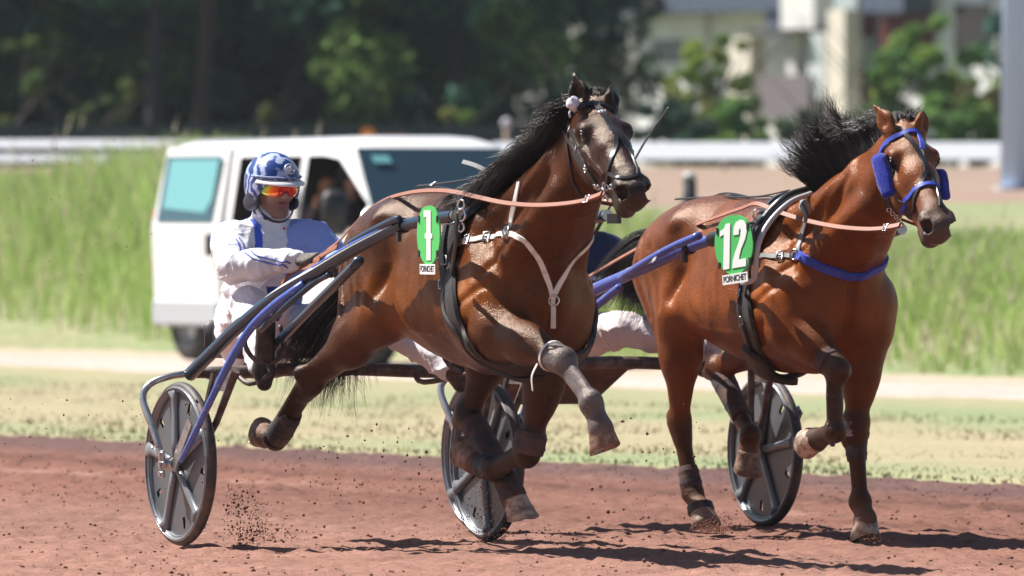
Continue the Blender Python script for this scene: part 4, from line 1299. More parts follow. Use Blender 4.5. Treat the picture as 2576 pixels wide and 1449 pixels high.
COAT1 = dict(body=(.074, .0195, .0033), dark=(.022, .009, .007), muzzle=(.028, .019, .016), hoof=(.34, .20, .14), face=(.034, .0115, .006),
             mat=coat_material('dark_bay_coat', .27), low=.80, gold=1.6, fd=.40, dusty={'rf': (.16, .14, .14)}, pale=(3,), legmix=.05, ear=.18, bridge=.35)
COAT2 = dict(body=(.165, .040, .0062), dark=(.050, .017, .009), muzzle=(.085, .060, .052), hoof=(.36, .20, .13), face=(.155, .043, .010),
             mat=coat_material('bright_bay_coat', .29), low=.25, gold=.45, dusty={'rf': (.05, .026, .020)}, pale=(0, 1), legmix=.15, ear=.9, bridge=.15)

f1, f2 = FR1, FR2
P1 = dict(
    poll=f1.L(1502, 259, 0), nose=None, dx=-.11, dz=-.01, cx=.05, cw=.84, sr=.88, rw=.69,
    ear_r=f1.L(1442, 181, -.085), ear_l=f1.L(1537, 213, .07),
    rf=[(2.06, -.18, .93), f1.L(1410, 905, -.12), f1.X(1487, 1015, 2.745), f1.X(1512, 1078, 2.785), f1.X(1530, 1130, 2.80)],
    lf=[(1.95, .13, .93), f1.L(1330, 1125, .05), f1.L(1243, 1180, .05), f1.L(1190, 1163, .02), f1.L(1146, 1140, .0)],
    rh=[(1.03, -.24, 1.00), f1.L(780, 962, -.36), f1.L(694, 1106, -.36), f1.L(668, 1097, -.36), f1.L(626, 1076, -.37)],
    lh=[(1.24, .22, .98), f1.L(1178, 1045, .15), f1.L(1272, 1205, .15), f1.X(1296, 1258, 1.465), f1.X(1314, 1330, 1.49)],
)
def nose_of(fr, poll, yaw_cam, pitch, L_=.60):
    a = R(yaw_cam); w = Vector((math.sin(a) * math.cos(R(pitch)), -math.cos(a) * math.cos(R(pitch)), -math.sin(R(pitch))))
    return poll + (fr.Mi.to_3x3() @ w) * L_
P1['nose'] = nose_of(f1, P1['poll'], 17, 27)
P2 = dict(
    poll=f2.L(2279, 320, 0), dx=-.12,
    ear_r=f2.L(2196, 262, -.10), ear_l=f2.L(2323, 272, .075),
    rf=[(2.04, -.19, .92), f2.L(2100, 922, -.13), f2.L(2100, 1086, -.13), f2.L(2055, 1105, -.12), f2.L(2008, 1100, -.12)],
    lf=[(2.00, .17, .92), f2.L(2151, 1085, .12), f2.L(2163, 1262, .11), f2.L(2178, 1306, .11), f2.L(2178, 1306, .11) + Vector((.015, 0, -.1))],
    rh=[(1.02, -.22, 1.00), f2.L(1710, 1065, -.16), f2.L(1742, 1240, -.14), f2.L(1763, 1282, -.14), f2.L(1763, 1282, -.14) + Vector((.045, 0, -.09))],
    lh=[(1.28, .20, .92), f2.L(1806, 928, .14), f2.L(1888, 1095, .14), f2.L(1882, 1138, .14), f2.L(1882, 1138, .14) + Vector((-.03, 0, -.1))],
)
P2['nose'] = nose_of(f2, P2['poll'], 16, 34)
P2['dz'] = -.035
horse1, BV1, H1, B1 = horse_body(FR1, P1, 'horse', 'dark bay trotter with plain black bridle and number 1 plate, leading on the left', COAT1, 'horses racing side by side')
horse2, BV2, H2, B2 = horse_body(FR2, P2, 'horse', 'bright bay trotter with blue bridle and cheek rolls and number 12 plate', COAT2, 'horses racing side by side')
# ================================================================ harness, hair, reins
M_leather = mat('black_leather', (0.012, 0.012, 0.014), rough=0.38, spec=0.6, bump=(60, .0008))
M_leather_dull = mat('dusty_black_leather', (0.022, 0.019, 0.019), rough=0.55, noise=(25, (.07, .05, .045), .5, .75))
M_rein = mat('tan_leather', (0.27, 0.095, 0.05), rough=0.55, noise=(30, (.22, .08, .05), .4, .7))
M_white_strap = mat('white_strap', (0.78, 0.76, 0.72), rough=0.45, noise=(14, (.35, .26, .23), .56, .72))
M_grey_strap = mat('grey_strap', (0.22, 0.22, 0.22), rough=0.5)
M_steel = mat('steel', (0.62, 0.62, 0.64), rough=0.22, metal=1.0)
M_blue = mat('blue_webbing', (0.05, 0.085, 0.52), rough=0.55, noise=(60, (.03, .05, .36), .4, .65))
M_fleece = mat('blue_fleece', (0.025, 0.045, 0.46), rough=0.95, spec=0.1, noise=(120, (.012, .025, .27), .4, .62), bump=(180, .006), sheen=.4)
M_pompon = mat('white_fleece', (0.74, 0.74, 0.84), rough=0.95, bump=(240, .006))
M_boot = mat('muddy_boot', (0.10, 0.050, 0.040), rough=0.8, noise=(18, (.035, .03, .038), .42, .62), bump=(60, .002))
M_boot_black = mat('black_boot', (0.022, 0.022, 0.026), rough=0.5, noise=(14, (.13, .075, .06), .5, .72))

def hit(fr, bvh, px, py, off=0.0, fallback=None):
    o, d = fr.ray(px, py)
    p, n, i, ds = bvh.ray_cast(o, d)
    if p is None:
        y = fallback if fallback is not None else 0
        q = fr.L(px, py, y)
        p, n, i, ds = bvh.find_nearest(q)
    if n.dot(d) > 0: n = -n
    return p + n * off, n

def snap(bvh, pts, off):
    out = []; ns = []
    for q in pts:
        p, n, i, ds = bvh.find_nearest(q)
        if (q - p).length > 1e-4 and (q - p).dot(n) < 0 and False: n = -n
        out.append(p + n * off); ns.append(n)
    return out, ns

def strap(fr, bvh, pxs, w, t, m, name, parent, mirror=False, ctr=None, off=.002, sub=6, dense=None):
    """strap lying on the animal along picture points; kept on the skin by projection to the nearest surface"""
    P = []
    for q in pxs:
        if len(q) == 2: P.append(hit(fr, bvh, *q)[0])
        else: P.append(Vector(q[:3]) if q[3:] == ('L',) else fr.L(q[0], q[1], q[2]))
    pts = catmull(P, sub)
    pts, ns = snap(bvh, pts, off)
    if mirror:
        k = [i for i, p in enumerate(pts) if p.y < .004]
        pts = [pts[i] for i in k]; ns = [ns[i] for i in k]
    # smooth the normals
    for _ in range(2):
        ns = [(ns[max(i - 1, 0)] + ns[i] + ns[min(i + 1, len(ns) - 1)]).normalized() for i in range(len(ns))]
    mb = MB(); mb.ribbon(pts, ns, w, t)
    o = mb.build(name, m, parent, smooth=True, sharp=40)
    if mirror:
        mb = MB(); mb.ribbon([Vector((p.x, -p.y, p.z)) for p in pts], [Vector((p.x, -p.y, p.z)) for p in ns], w, t)
        mb.build(name, m, parent, smooth=True, sharp=40)
    return pts, ns

def ring(name, c, r, t, n_, m, parent):
    c = Vector(c); n_ = Vector(n_).normalized(); a = n_.orthogonal().normalized(); b = n_.cross(a)
    pts = [c + a * math.cos(2 * PI * i / 16) * r + b * math.sin(2 * PI * i / 16) * r for i in range(16)]
    mb = MB(); mb.tube(pts, t, 6, closed=True)
    return mb.build(name, m, parent, True)

def buckle(c, t_, n_, m, parent, s=.022):
    """rectangular wire buckle lying on a strap"""
    c = Vector(c); n_ = Vector(n_).normalized(); t_ = Vector(t_); t_ = (t_ - n_ * t_.dot(n_)).normalized(); b = n_.cross(t_)
    mb = MB()
    q = [c + t_ * s * .7 + b * s, c + t_ * s * .7 - b * s, c - t_ * s * .7 - b * s, c - t_ * s * .7 + b * s]
    mb.tube([p + n_ * .006 for p in q], .0032, 6, closed=True)
    mb.tube([c - t_ * s * .7 + n_ * .006, c + t_ * s * .7 + n_ * .008], .0026, 6)
    return mb.build('buckle', m, parent, True)

def boot(a, b, r0, r1, m, parent, name='leg_boot', bulge=.0, side=None):
    """wrap of leather round a leg from a to b"""
    a = Vector(a); b = Vector(b)
    mb = MB()
    ts = [0, .04, .3, .6, .94, 1]
    pts = [a.lerp(b, t) for t in ts]
    rr = [r0 * .95, r0 * 1.0, (r0 * .7 + r1 * .3) * (1 + bulge), (r0 * .4 + r1 * .6) * (1 + bulge), r1 * 1.0, r1 * .95]
    V, F = tube_geo(pts, rr, 20, True)
    mb.add(V, F)
    # two straps with buckles
    for t in (.25, .7):
        c = a.lerp(b, t); rad = (r0 + (r1 - r0) * t) * 1.0 * (1 + bulge)
        ax = (b - a).normalized(); u = ax.orthogonal().normalized(); w = ax.cross(u)
        pts = [c + u * math.cos(k * PI / 8) * rad + w * math.sin(k * PI / 8) * rad for k in range(16)]
        mb.ribbon(pts, [p - c for p in pts], .014, .0015, closed=True)
    return mb.build(name, m, parent, True, 50)

# ---------------------------------------------------------------- hair
def grow(root, path, n, spread, curl, seed, r0=.0016, m=14, lean=None):
    """strands grown from a root curve; path(t) gives the list of offsets followed by a strand rooted at t"""
    g = np.random.default_rng(seed)
    S_ = []
    lock = [g.random() for _ in range(n // 14 + 1)]
    lofs = [g.normal(0, 1, 3) for _ in range(n // 14 + 1)]
    for i in range(n):
        li = i // 14
        t = min(max(lock[li] + g.normal(0, .012), 0), .999)
        L_ = (.75 + .4 * g.random())
        base, pts = path(t)
        base = np.array(base) + g.normal(0, .007, 3)
        o = lofs[li] * spread + g.normal(0, spread * .22, 3)
        ph = lofs[li][0] * 3 + g.random() * .8
        out = []
        for k in range(m):
            s_ = k / (m - 1)
            x = s_ * (len(pts) - 1); a = int(min(x, len(pts) - 2)); f = x - a
            # smooth interpolation through the offsets
            q = np.array(pts[a]) * (1 - f) + np.array(pts[a + 1]) * f
            w = np.array([math.sin(ph + s_ * 9), math.cos(ph * 1.3 + s_ * 8), math.sin(ph * .7 + s_ * 10)]) * curl * s_
            out.append(tuple(base + q * L_ + o * s_ * s_ + w))
        S_.append(out)
    return S_

def crv(pts, n=8):
    return [tuple(p) for p in catmull([Vector(p) for p in pts], n)]

def mane(fr, root_pts, offs, n, spread, curl, seed, parent, name='mane', r0=.0016, m=14):
    rc = crv(root_pts, 12)
    def path(t):
        x = t * (len(rc) - 1); a = int(x); f = x - a
        b = np.array(rc[a]) * (1 - f) + np.array(rc[min(a + 1, len(rc) - 1)]) * f
        y = t * (len(offs) - 1); a2 = int(min(y, len(offs) - 2)); f2 = y - a2
        o = [tuple(np.array(p) * (1 - f2) + np.array(q) * f2) for p, q in zip(offs[a2], offs[a2 + 1])]
        return b, o
    offs = [crv(o, 4) for o in offs]
    S_ = grow(None, path, n, spread, curl, seed, r0, m)
    V, F = hair_mesh(S_, r0)
    return obj(name, mkmesh(name, V, F, M_hair), parent)

def hairs():
    # roots follow the crest: found on the skin just under the picture outline of the neck
    def crest(fr, bvh, P, dx, xe=1.80, ze=1.46):
        out = []
        a = Vector(P['poll']) + Vector((-.10, 0, -.05)); b = Vector((xe + dx, 0, ze))
        for t in np.linspace(0, 1, 6):
            q = a.lerp(b, t) + Vector((-.10, 0, .25)) 
            d = Vector((.45, 0, -1)).normalized()
            p, n, i, ds = bvh.ray_cast(q, d)
            out.append(p if p is not None else a.lerp(b, t))
        return out
    c1 = crest(FR1, BV1, P1, P1['dx']); c2 = crest(FR2, BV2, P2, P2['dx'], 2.02, 1.50)
    o1 = [[(0, 0, 0), (-.02, -.04, .03), (-.05, -.08, .02), (-.07, -.11, -.03)],
          [(0, 0, 0), (-.04, -.06, .03), (-.09, -.11, .0), (-.13, -.14, -.06)],
          [(0, 0, 0), (-.05, -.09, .03), (-.10, -.16, -.03), (-.14, -.20, -.11)],
          [(0, 0, 0), (-.05, -.08, .03), (-.12, -.14, -.02), (-.18, -.18, -.08)]]
    mane(FR1, c1, o1, 3000, .026, .020, 3, horse1, r0=.0019)
    o2 = [[(0, 0, 0), (-.04, .0, .03), (-.07, -.01, .05), (-.10, -.02, .05)],
          [(0, 0, 0), (-.05, .0, .05), (-.10, -.02, .09), (-.15, -.03, .11)],
          [(0, 0, 0), (-.05, -.02, .08), (-.10, -.05, .15), (-.15, -.05, .20)],
          [(0, 0, 0), (-.05, -.05, .09), (-.09, -.08, .17), (-.13, -.09, .23)],
          [(0, 0, 0), (-.05, -.06, .05), (-.11, -.10, .09), (-.17, -.12, .12)]]
    mane(FR2, c2, o2, 2300, .024, .012, 5, horse2, r0=.0017)
    # a few long wisps thrown up highest
    o3 = [[(0, 0, 0), (-.07, -.03, .10), (-.12, -.06, .20), (-.15, -.06, .29)], [(0, 0, 0), (-.04, -.04, .10), (-.06, -.07, .20), (-.06, -.08, .30)]]
    mane(FR2, c2[2:5], o3, 170, .030, .008, 15, horse2, r0=.0014)
    for fr, Hh, root, sgn, o in ((FR1, H1, horse1, 1, [[(0, 0, 0), (-.03, .0, .02), (-.06, .01, .025), (-.09, .02, .01)], [(0, 0, 0), (-.01, .01, .03), (-.03, .02, .035), (-.06, .03, .03)]]),
                            (FR2, H2, horse2, 1, [[(0, 0, 0), (-.02, .0, .03), (-.05, .01, .04), (-.08, .01, .035)], [(0, 0, 0), (.0, .02, .03), (.0, .04, .045), (-.02, .06, .06)]])):
        mane(fr, [Hh(-.02, -.022, .004), Hh(-.01, 0, .010), Hh(-.02, .025, .004)], o, 200, .014, .007, 11, root, 'forelock', .0016, 10)
    # tails
    t1 = [[(0, 0, 0), (-.18, -.02, -.02), (-.46, -.06, -.16), (-.74, -.10, -.34), (-.84, -.10, -.46)],
          [(0, 0, 0), (-.15, .0, -.05), (-.34, .0, -.24), (-.50, .0, -.42), (-.52, .0, -.52)]]
    mane(FR1, [(.62, -.02, 1.26), (.60, .0, 1.22), (.60, .02, 1.18)], t1, 1900, .045, .016, 21, horse1, 'tail', .0021, 16)
    t2 = [[(0, 0, 0), (-.14, -.03, .05), (-.32, -.06, .01), (-.50, -.08, -.10), (-.64, -.08, -.22)],
          [(0, 0, 0), (-.09, .0, -.02), (-.15, -.01, -.08), (-.20, -.02, -.15), (-.23, -.02, -.22)]]
    mane(FR2, [(.60, -.02, 1.29), (.57, .0, 1.25), (.56, .02, 1.20)], t2, 1900, .045, .016, 23, horse2, 'tail', .0021, 16)
    for root, a, b, dx in ((horse1, (.68 - .0, 0, 1.25), (.52, -.02, 1.19), 0), (horse2, (.66, 0, 1.27), (.49, -.02, 1.24), 0)):
        mb = MB(); mb.tube(catmull([a, ((a[0] + b[0]) / 2, 0, a[2] + .02), b], 4), [.05, .048, .045, .04, .035, .03, .025, .018, .008], 10)
        mb.build('dock', M_hair, root, True)
hairs()

# ---------------------------------------------------------------- harness pieces common to both
def full_girth(fr, bvh, pxs, w, t, m, name, parent, off=.003):
    """band all the way round the trunk: the visible half from picture points, then mirrored"""
    P = [hit(fr, bvh, *q)[0] for q in pxs]
    top = Vector((P[0].x + .0, 0, 1.6)); bot = Vector((P[-1].x, 0, .6))
    p, n, i, ds = bvh.ray_cast(top, Vector((0, 0, -1))); top = p if p is not None else top
    p, n, i, ds = bvh.ray_cast(bot, Vector((0, 0, 1))); bot = p if p is not None else bot
    P = [top] + P + [bot]
    pts = catmull(P, 7)
    full = pts + [Vector((q.x, -q.y, q.z)) for q in pts[-2:0:-1]]
    full, ns = snap(bvh, full, off)
    k = len(full)
    for _ in range(3):
        ns = [(ns[i - 1] + ns[i] + ns[(i + 1) % k]).normalized() for i in range(k)]
        full = [(full[i - 1] + full[i] * 2 + full[(i + 1) % k]) / 4 for i in range(k)]
    full = [p + n_ * .004 for p, n_ in zip(full, ns)]
    mb = MB(); mb.ribbon(full, ns, w, t, closed=True)
    mb.build(name, m, parent, True, 40)
    return full, ns, len(pts)

def plate(fr, c, wid, hei, yaw, roll, digits, label, gap=0.0, slant=0.0):
    """green oval race number board with a white name tag below"""
    t = thing('number_plate', label, 'number plate', fr.w(c), fr.rz + yaw, 'race number boards')
    N = 40
    def outline(s_, grow_=0):
        out = []
        for i in range(N):
            a = 2 * PI * i / N
            x = math.copysign(abs(math.cos(a)) ** .80, math.cos(a)) * (wid / 2 + grow_)
            z = math.copysign(abs(math.sin(a)) ** .90, math.sin(a)) * (hei / 2 + grow_)
            if z < 0: x *= 1 - .22 * (z / (hei / 2)) ** 2
            out.append((x, z))
        return out
    cr, sr = math.cos(roll), math.sin(roll)
    def rot(x, y, z):
        return (x * cr + z * sr, y, -x * sr + z * cr)
    def slab(poly, y0, y1):
        k = len(poly)
        V = [rot(x, y0, z) for x, z in poly] + [rot(x, y1, z) for x, z in poly]
        F = [tuple(range(k)), tuple(range(2 * k - 1, k - 1, -1))] + [(i, k + i, k + (i + 1) % k, (i + 1) % k) for i in range(k)]
        return V, F
    mb = MB(); mb.add(*slab(outline(1), -.003, .003)); mb.build('board', M_plate, t)
    mb = MB()
    for poly in digits:
        mb.add(*slab([(x * wid / 2, z * hei / 2) for x, z in poly], -.0062, -.0036))
    mb.build('number', M_plate_white, t)
    mb = MB(); q = wid * .33
    z1 = -hei * .485; z0 = z1 - .042
    mb.add(*slab([(-q, z0), (q, z0), (q, z1), (-q, z1)], -.0075, -.0035)); mb.build('name_tag', M_plate_white, t)
    cu = bpy.data.curves.new('tag_text', 'FONT'); cu.body = 'PORNICHET'; cu.size = .036; cu.align_x = 'CENTER'; cu.align_y = 'CENTER'
    cu.offset = .0012; cu.space_character = .9
    ob = bpy.data.objects.new('tag_text', cu); C.objects.link(ob)
    dg = bpy.context.evaluated_depsgraph_get(); me = bpy.data.meshes.new_from_object(ob.evaluated_get(dg))
    bpy.data.objects.remove(ob)
    xs = [v.co.x for v in me.vertices]; sc = 2 * q * .92 / (max(xs) - min(xs))
    for v in me.vertices:
        x, z = v.co.x * sc, v.co.y * 1.0
        v.co = rot(x, -.0082, z + (z0 + z1) / 2)
    me.materials.clear(); me.materials.append(M_ink)
    obj('lettering', me, t)
    for sx, sz in ((-1, .55), (1, .55), (-1, -.62), (1, -.62)):
        x = sx * wid / 2 * .80; z = sz * hei / 2; mb = MB()
        mb.box(rot(x, -.0045, z), (.006, .0025, .014), M=Matrix.Rotation(0, 3, 'Y'))
        mb.build('strap_slot', M_leather, t)
    return t
M_plate = mat('green_board', (0.075, 0.50, 0.12), rough=0.45)
M_plate_white = mat('white_print', (0.85, 0.85, 0.83), rough=0.5)
M_ink = mat('black_ink', (0.02, 0.02, 0.02), rough=0.6)

# ---------------------------------------------------------------- harness of horse 1
hn1 = thing('harness', 'black racing harness with white breast strap on the dark bay trotter', 'harness', FR1.c, FR1.rz, 'racing harnesses')
S1 = lambda pxs, w, t, m, name, **k: strap(FR1, BV1, pxs, w, t, m, name, hn1, **k)
g, gn, gk = full_girth(FR1, BV1, [(1200, 480), (1165, 520), (1143, 580), (1132, 660), (1140, 740), (1165, 830), (1195, 880)], .085, .014, M_leather_dull, 'girth', hn1, .006)
g2, gn2, _ = full_girth(FR1, BV1, [(1196, 478), (1160, 522), (1136, 580), (1124, 660), (1131, 740), (1158, 828), (1190, 880)], .030, .010, M_leather, 'surcingle', hn1, .022)
buckle(g2[28], g2[29] - g2[27], gn2[28], M_steel, hn1, .026); buckle(g2[33], g2[34] - g2[32], gn2[33], M_steel, hn1, .026)
bs, bn = S1([(1150, 612), (1185, 603), (1225, 596), (1275, 586)],   .024, .005, M_white_strap, 'side_strap', mirror=True)
cs, cn = S1([(1277, 586), (1315, 602), (1348, 640), (1372, 690), (1388, 745), (1392, 755)],   .024, .005, M_white_strap, 'breast_strap', mirror=True)
ns_, nn_ = S1([(1279, 580), (1288, 545), (1297, 505), (1304, 470), (1306, 458)], .026, .005, M_white_strap, 'neck_strap', mirror=True)
S1([(1390, 752), (1392, 785), (1392, 825)], .022, .004, M_white_strap, 'chest_strap')
ring('ring', cs[0] + cn[0] * .01, .026, .005, cn[0], M_steel, hn1); ring('ring', cs[-1] + cn[-1] * .01, .022, .004, cn[-1], M_steel, hn1)
buckle(bs[5], bs[6] - bs[4], bn[5], M_steel, hn1, .02); buckle(bs[12], bs[13] - bs[11], bn[12], M_steel, hn1, .02)
# saddle pad on the withers with rein rings
def saddle(fr, bvh, root, x0, hn, ringpx):
    mb = MB()
    pts = []; ns2 = []
    for a in np.linspace(-58, 58, 15):
        o = Vector((x0 - abs(a) * .0008, math.sin(R(a)) * .8, 1.05 + math.cos(R(a)) * .8)); d = (Vector((x0 - abs(a) * .0008, 0, 1.08)) - o).normalized()
        p, n, i, ds = bvh.ray_cast(o, d)
        if p is None: continue
        pts.append(p + n * .012); ns2.append(n)
    mb.ribbon(pts, ns2, [.11 + .03 * math.sin(PI * i / (len(pts) - 1)) for i in range(len(pts))], .024)
    mb.build('saddle_pad', M_leather, hn, True, 40)
    for s_ in (-1, 1):
        i = int(len(pts) * (.5 + s_ * .26))
        c = pts[i] + ns2[i] * .05
        ring('rein_ring', c + Vector((0, 0, .0)), .026, .0035, (1, .3 * s_, 0), M_steel, hn)
        mb = MB(); mb.tube([pts[i] + ns2[i] * .01, pts[i] + ns2[i] * .03], .008, 8); mb.build('ring_stud', M_steel, hn, True)
    return pts
sp1 = saddle(FR1, BV1, horse1, 1.80, hn1, None)
# back strap and crupper
def backline(fr, bvh, x0, x1, n, z=1.7):
    out = []
    for x in np.linspace(x0, x1, n):
        p, nn, i, ds = bvh.ray_cast(Vector((x, 0, z)), Vector((0, 0, -1)))
        if p is not None: out.append((p, nn))
    return out
for hn, fr, bvh, x0, x1 in ((hn1, FR1, BV1, 1.76, .66),):
    bl = backline(fr, bvh, x0, x1, 24)
    mb = MB(); mb.ribbon([p + n * .004 for p, n in bl], [n for p, n in bl], .026, .006); mb.build('back_strap', M_leather, hn, True, 40)
# check line: two thin straps from the saddle over the mane to the poll, and a loose strap end
tp = Vector(H1(-.03, 0, .02))
for s_ in (-1, 1):
    a = Vector((1.78, s_ * .02, 1.53)); pts = catmull([a, Vector((2.05, s_ * .03, 1.63)), Vector((2.30, s_ * .03, 1.76)), tp + Vector((0, s_ * .02, .02))], 6)
    mb = MB(); mb.ribbon(pts, [Vector((-.3, 0, 1))] * len(pts), .014, .005); mb.build('check_rein', M_leather, hn1, True, 40)
a = FR1.L(1050, 470, -.05); b = FR1.L(1120, 462, -.05); c = FR1.L(1222, 447, -.03)
mb = MB(); pts = catmull([a, b, c], 8); mb.ribbon(pts, [Vector((0, -.4, 1))] * len(pts), .018, .006); mb.build('saddle_strap', M_leather, hn1, True, 40)
buckle(pts[5], pts[6] - pts[4], Vector((0, -.5, 1)), M_steel, hn1, .016)
pts = [FR1.L(1165, 407, -.10), FR1.L(1195, 416, -.10), FR1.L(1225, 430, -.08)]
mb = MB(); mb.ribbon(catmull(pts, 4), [Vector((-.4, -.9, .5))] * 9, .020, .004); mb.build('strap_end', M_grey_strap, hn1, True, 40)
# shaft loops (tugs)
def tug(fr, hn, pts):
    mb = MB(); mb.ribbon(catmull(pts, 5), [Vector((0, -1, 0.1))] * (5 * (len(pts) - 1) + 1), .03, .008); mb.build('shaft_loop', M_leather, hn, True, 40)
tug(FR1, hn1, [FR1.L(1165, 500, -.30), FR1.L(1150, 525, -.40), FR1.L(1150, 560, -.43), FR1.L(1147, 620, -.40), FR1.L(1138, 680, -.34)])
for py, r_ in ((515, .02), (541, .026), (572, .018)):
    ring('ring', FR1.L(1160, py, -.42), r_, .0045, (.3, -1, .1), M_steel, hn1)
# bell ball at shaft end
# bridle 1
br1 = thing('bridle', 'black leather bridle with steel buckles on the dark bay head', 'bridle', FR1.c, FR1.rz, 'driving bridles')
B_ = lambda pxs, w, t, m, name, **k: strap(FR1, BV1, pxs, w, t, m, name, br1, **k)
B_([(1440, 285), (1462, 268), (1490, 262), (1520, 264), (1546, 280)], .020, .005, M_leather, 'browband')
q1, n1_ = B_([(1497, 258), (1515, 285), (1535, 315), (1549, 338)], .026, .006, M_leather, 'forehead_strap')
B_([(1549, 338), (1549, 370), (1538, 405), (1530, 440), (1522, 470)], .020, .006, M_leather, 'face_strap')
B_([(1549, 338), (1572, 365), (1592, 400), (1605, 440)], .018, .006, M_leather, 'face_strap')
c1_, m1_ = B_([(1438, 290), (1436, 325), (1452, 375), (1476, 425), (1502, 468), (1520, 490)], .020, .006, M_leather, 'cheek_strap')
B_([(1426, 305), (1424, 340), (1446, 385), (1470, 425), (1497, 458)], .014, .006, M_leather, 'cheek_strap')
B_([(1431, 330), (1433, 400), (1440, 450), (1462, 496)], .014, .005, M_leather, 'throat_lash')
B_([(1530, 436), (1550, 446), (1580, 448), (1606, 440)], .016, .005, M_leather, 'noseband')
B_([(1512, 488), (1522, 520), (1545, 545)], .016, .006, M_leather, 'chin_strap')
for i in (6, 12, 18, 24): buckle(c1_[i], c1_[min(i + 1, len(c1_) - 1)] - c1_[i - 1], m1_[i], M_steel, br1, .012)
buckle(q1[6], q1[7] - q1[5], n1_[6], M_steel, br1, .014)
bp_, bn_ = hit(FR1, BV1, 1527, 487)
ring('bit_ring', bp_ + bn_ * .012, .030, .0042, bn_, M_steel, br1); ring('bit_ring', bp_ + bn_ * .016 + Vector((.02, 0, .035)), .016, .0035, bn_ + Vector((.4, 0, 0)), M_steel, br1)
bpl = Vector((bp_.x, -bp_.y, bp_.z)); ring('bit_ring', bpl, .030, .0042, (0, 1, 0), M_steel, br1)
for k in range(5):
    p_, n__ = hit(FR1, BV1, 1508 + k * 8, 470 + (k % 2) * 24); ring('chain_link', p_ + n__ * .008, .009, .0025, n__ + Vector((.5, 0, .3)), M_steel, br1)
mb = MB()
for (px, py, px2, py2) in ((1515, 505, 1545, 555),):
    mb.box(FR1.L(1545, 550, -.06), (.03, .012, .02), rz=.3)
mb.build('chin_tab', M_leather, br1)
# ear plug: white tuft on the near ear
pc = FR1.L(1441, 261, -.115)
eb = thing('ear_plug', 'white fleece ear plug at the base of the dark ear', 'ear plug', FR1.w(pc), FR1.rz)
g_ = np.random.default_rng(2); V, F = uvsphere((0, 0, 0), .026, 18, 12, (1, 1, 1.15)); V = np.array(V)
V += V * (vnoise(V[:, 0] * 90, V[:, 1] * 90, V[:, 2] * 90)[:, None] * .28)
obj('tuft', mkmesh('tuft', V, F, M_pompon), eb)
mb = MB(); mb.tube([(0, 0, -.015), (-.01, -.01, -.035), (.0, -.012, -.055)], .005, 6); mb.build('cord', M_pompon, eb, True)
# leg boots of horse 1
lb = thing('leg_boots', 'muddy racing boots strapped to the dark bay legs', 'leg boots', FR1.c, FR1.rz, 'sets of leg boots')
def bt(P, leg, i, j, t0, t1, r0, r1, m, par, bulge=0, name='leg_boot'):
    a = Vector(P[leg][i]); b = Vector(P[leg][j])
    return boot(a.lerp(b, t0), a.lerp(b, t1), r0, r1, m, par, name, bulge)
bt(P1, 'lh', 1, 2, .14, .78, .058, .049, M_boot, lb, .02, 'hind_boot')
bt(P1, 'lh', 2, 3, .10, .95, .053, .056, M_boot, lb, 0, 'bell_boot')
bt(P1, 'rh', 1, 2, .52, .96, .047, .054, M_boot_black, lb, .05, 'hind_boot')
bt(P1, 'lf', 0, 1, .86, 1.05, .062, .068, M_boot, lb, .05, 'knee_boot')
bt(P1, 'lf', 2, 3, .0, .6, .054, .052, M_boot_black, lb, .05, 'shin_boot')
a, b = Vector(P1['rf'][0]), Vector(P1['rf'][1])
ax_ = (b - a).normalized(); u_ = ax_.orthogonal().normalized(); w_ = ax_.cross(u_); c_ = a.lerp(b, .87)
ps_ = [c_ + u_ * math.cos(k * PI / 10) * .062 + w_ * math.sin(k * PI / 10) * .060 for k in range(20)]
mb = MB(); mb.ribbon(ps_, [p - c_ for p in ps_], .013, .004, closed=True); mb.build('knee_strap', M_white_strap, lb, True, 40)
q = a.lerp(b, .88) + Vector((0, -.07, -.03))
mb = MB(); mb.ribbon(catmull([q, q + Vector((-.03, -.01, -.05)), q + Vector((-.045, -.0, -.11))], 4), [Vector((0, -1, 0))] * 9, .012, .003); mb.build('strap_end', M_white_strap, lb, True, 40)

# ---------------------------------------------------------------- harness of horse 2
hn2 = thing('harness', 'black racing harness with blue breast collar on the bright bay trotter', 'harness', FR2.c, FR2.rz, 'racing harnesses')
S2 = lambda pxs, w, t, m, name, **k: strap(FR2, BV2, pxs, w, t, m, name, hn2, **k)
gB, gnB, _ = full_girth(FR2, BV2, [(1985, 505), (1940, 545), (1903, 610), (1885, 690), (1885, 770), (1900, 850), (1925, 915)], .080, .014, M_leather_dull, 'girth', hn2, .006)
gC, gnC, _ = full_girth(FR2, BV2, [(1975, 505), (1925, 550), (1890, 612), (1873, 690), (1874, 770), (1892, 850), (1918, 915)], .032, .010, M_leather, 'surcingle', hn2, .022)
buckle(gC[33], gC[34] - gC[32], gnC[33], M_steel, hn2, .026); buckle(gC[38], gC[39] - gC[37], gnC[38], M_steel, hn2, .024)
# fleece girth sleeve low on the belly
mb = MB(); mb.ribbon([p + n * .012 for p, n in zip(gB[44:58], gnB[44:58])], gnB[44:58], .11, .03); mb.build('girth_fleece', M_leather_dull, hn2, True)
sa, sn = S2([(1905, 643), (1940, 645), (1975, 643), (2003, 641)], .024, .006, M_grey_strap, 'side_strap', mirror=True)
ba, bnn = S2([(2008, 641), (2040, 657), (2080, 676), (2120, 688), (2150, 692)], .040, .014, M_blue, 'breast_collar', off=.004)
kk = [i for i, p in enumerate(ba) if p.y < .004]; ba = [ba[i] for i in kk]; bnn = [bnn[i] for i in kk]
S2([(2024, 492), (2023, 530), (2018, 590), (2008, 638)], .024, .005, M_grey_strap, 'neck_strap', mirror=True)
ring('ring', sa[-1] + sn[-1] * .012, .022, .005, sn[-1], M_steel, hn2); buckle(sa[10], sa[11] - sa[9], sn[10], M_steel, hn2, .02)
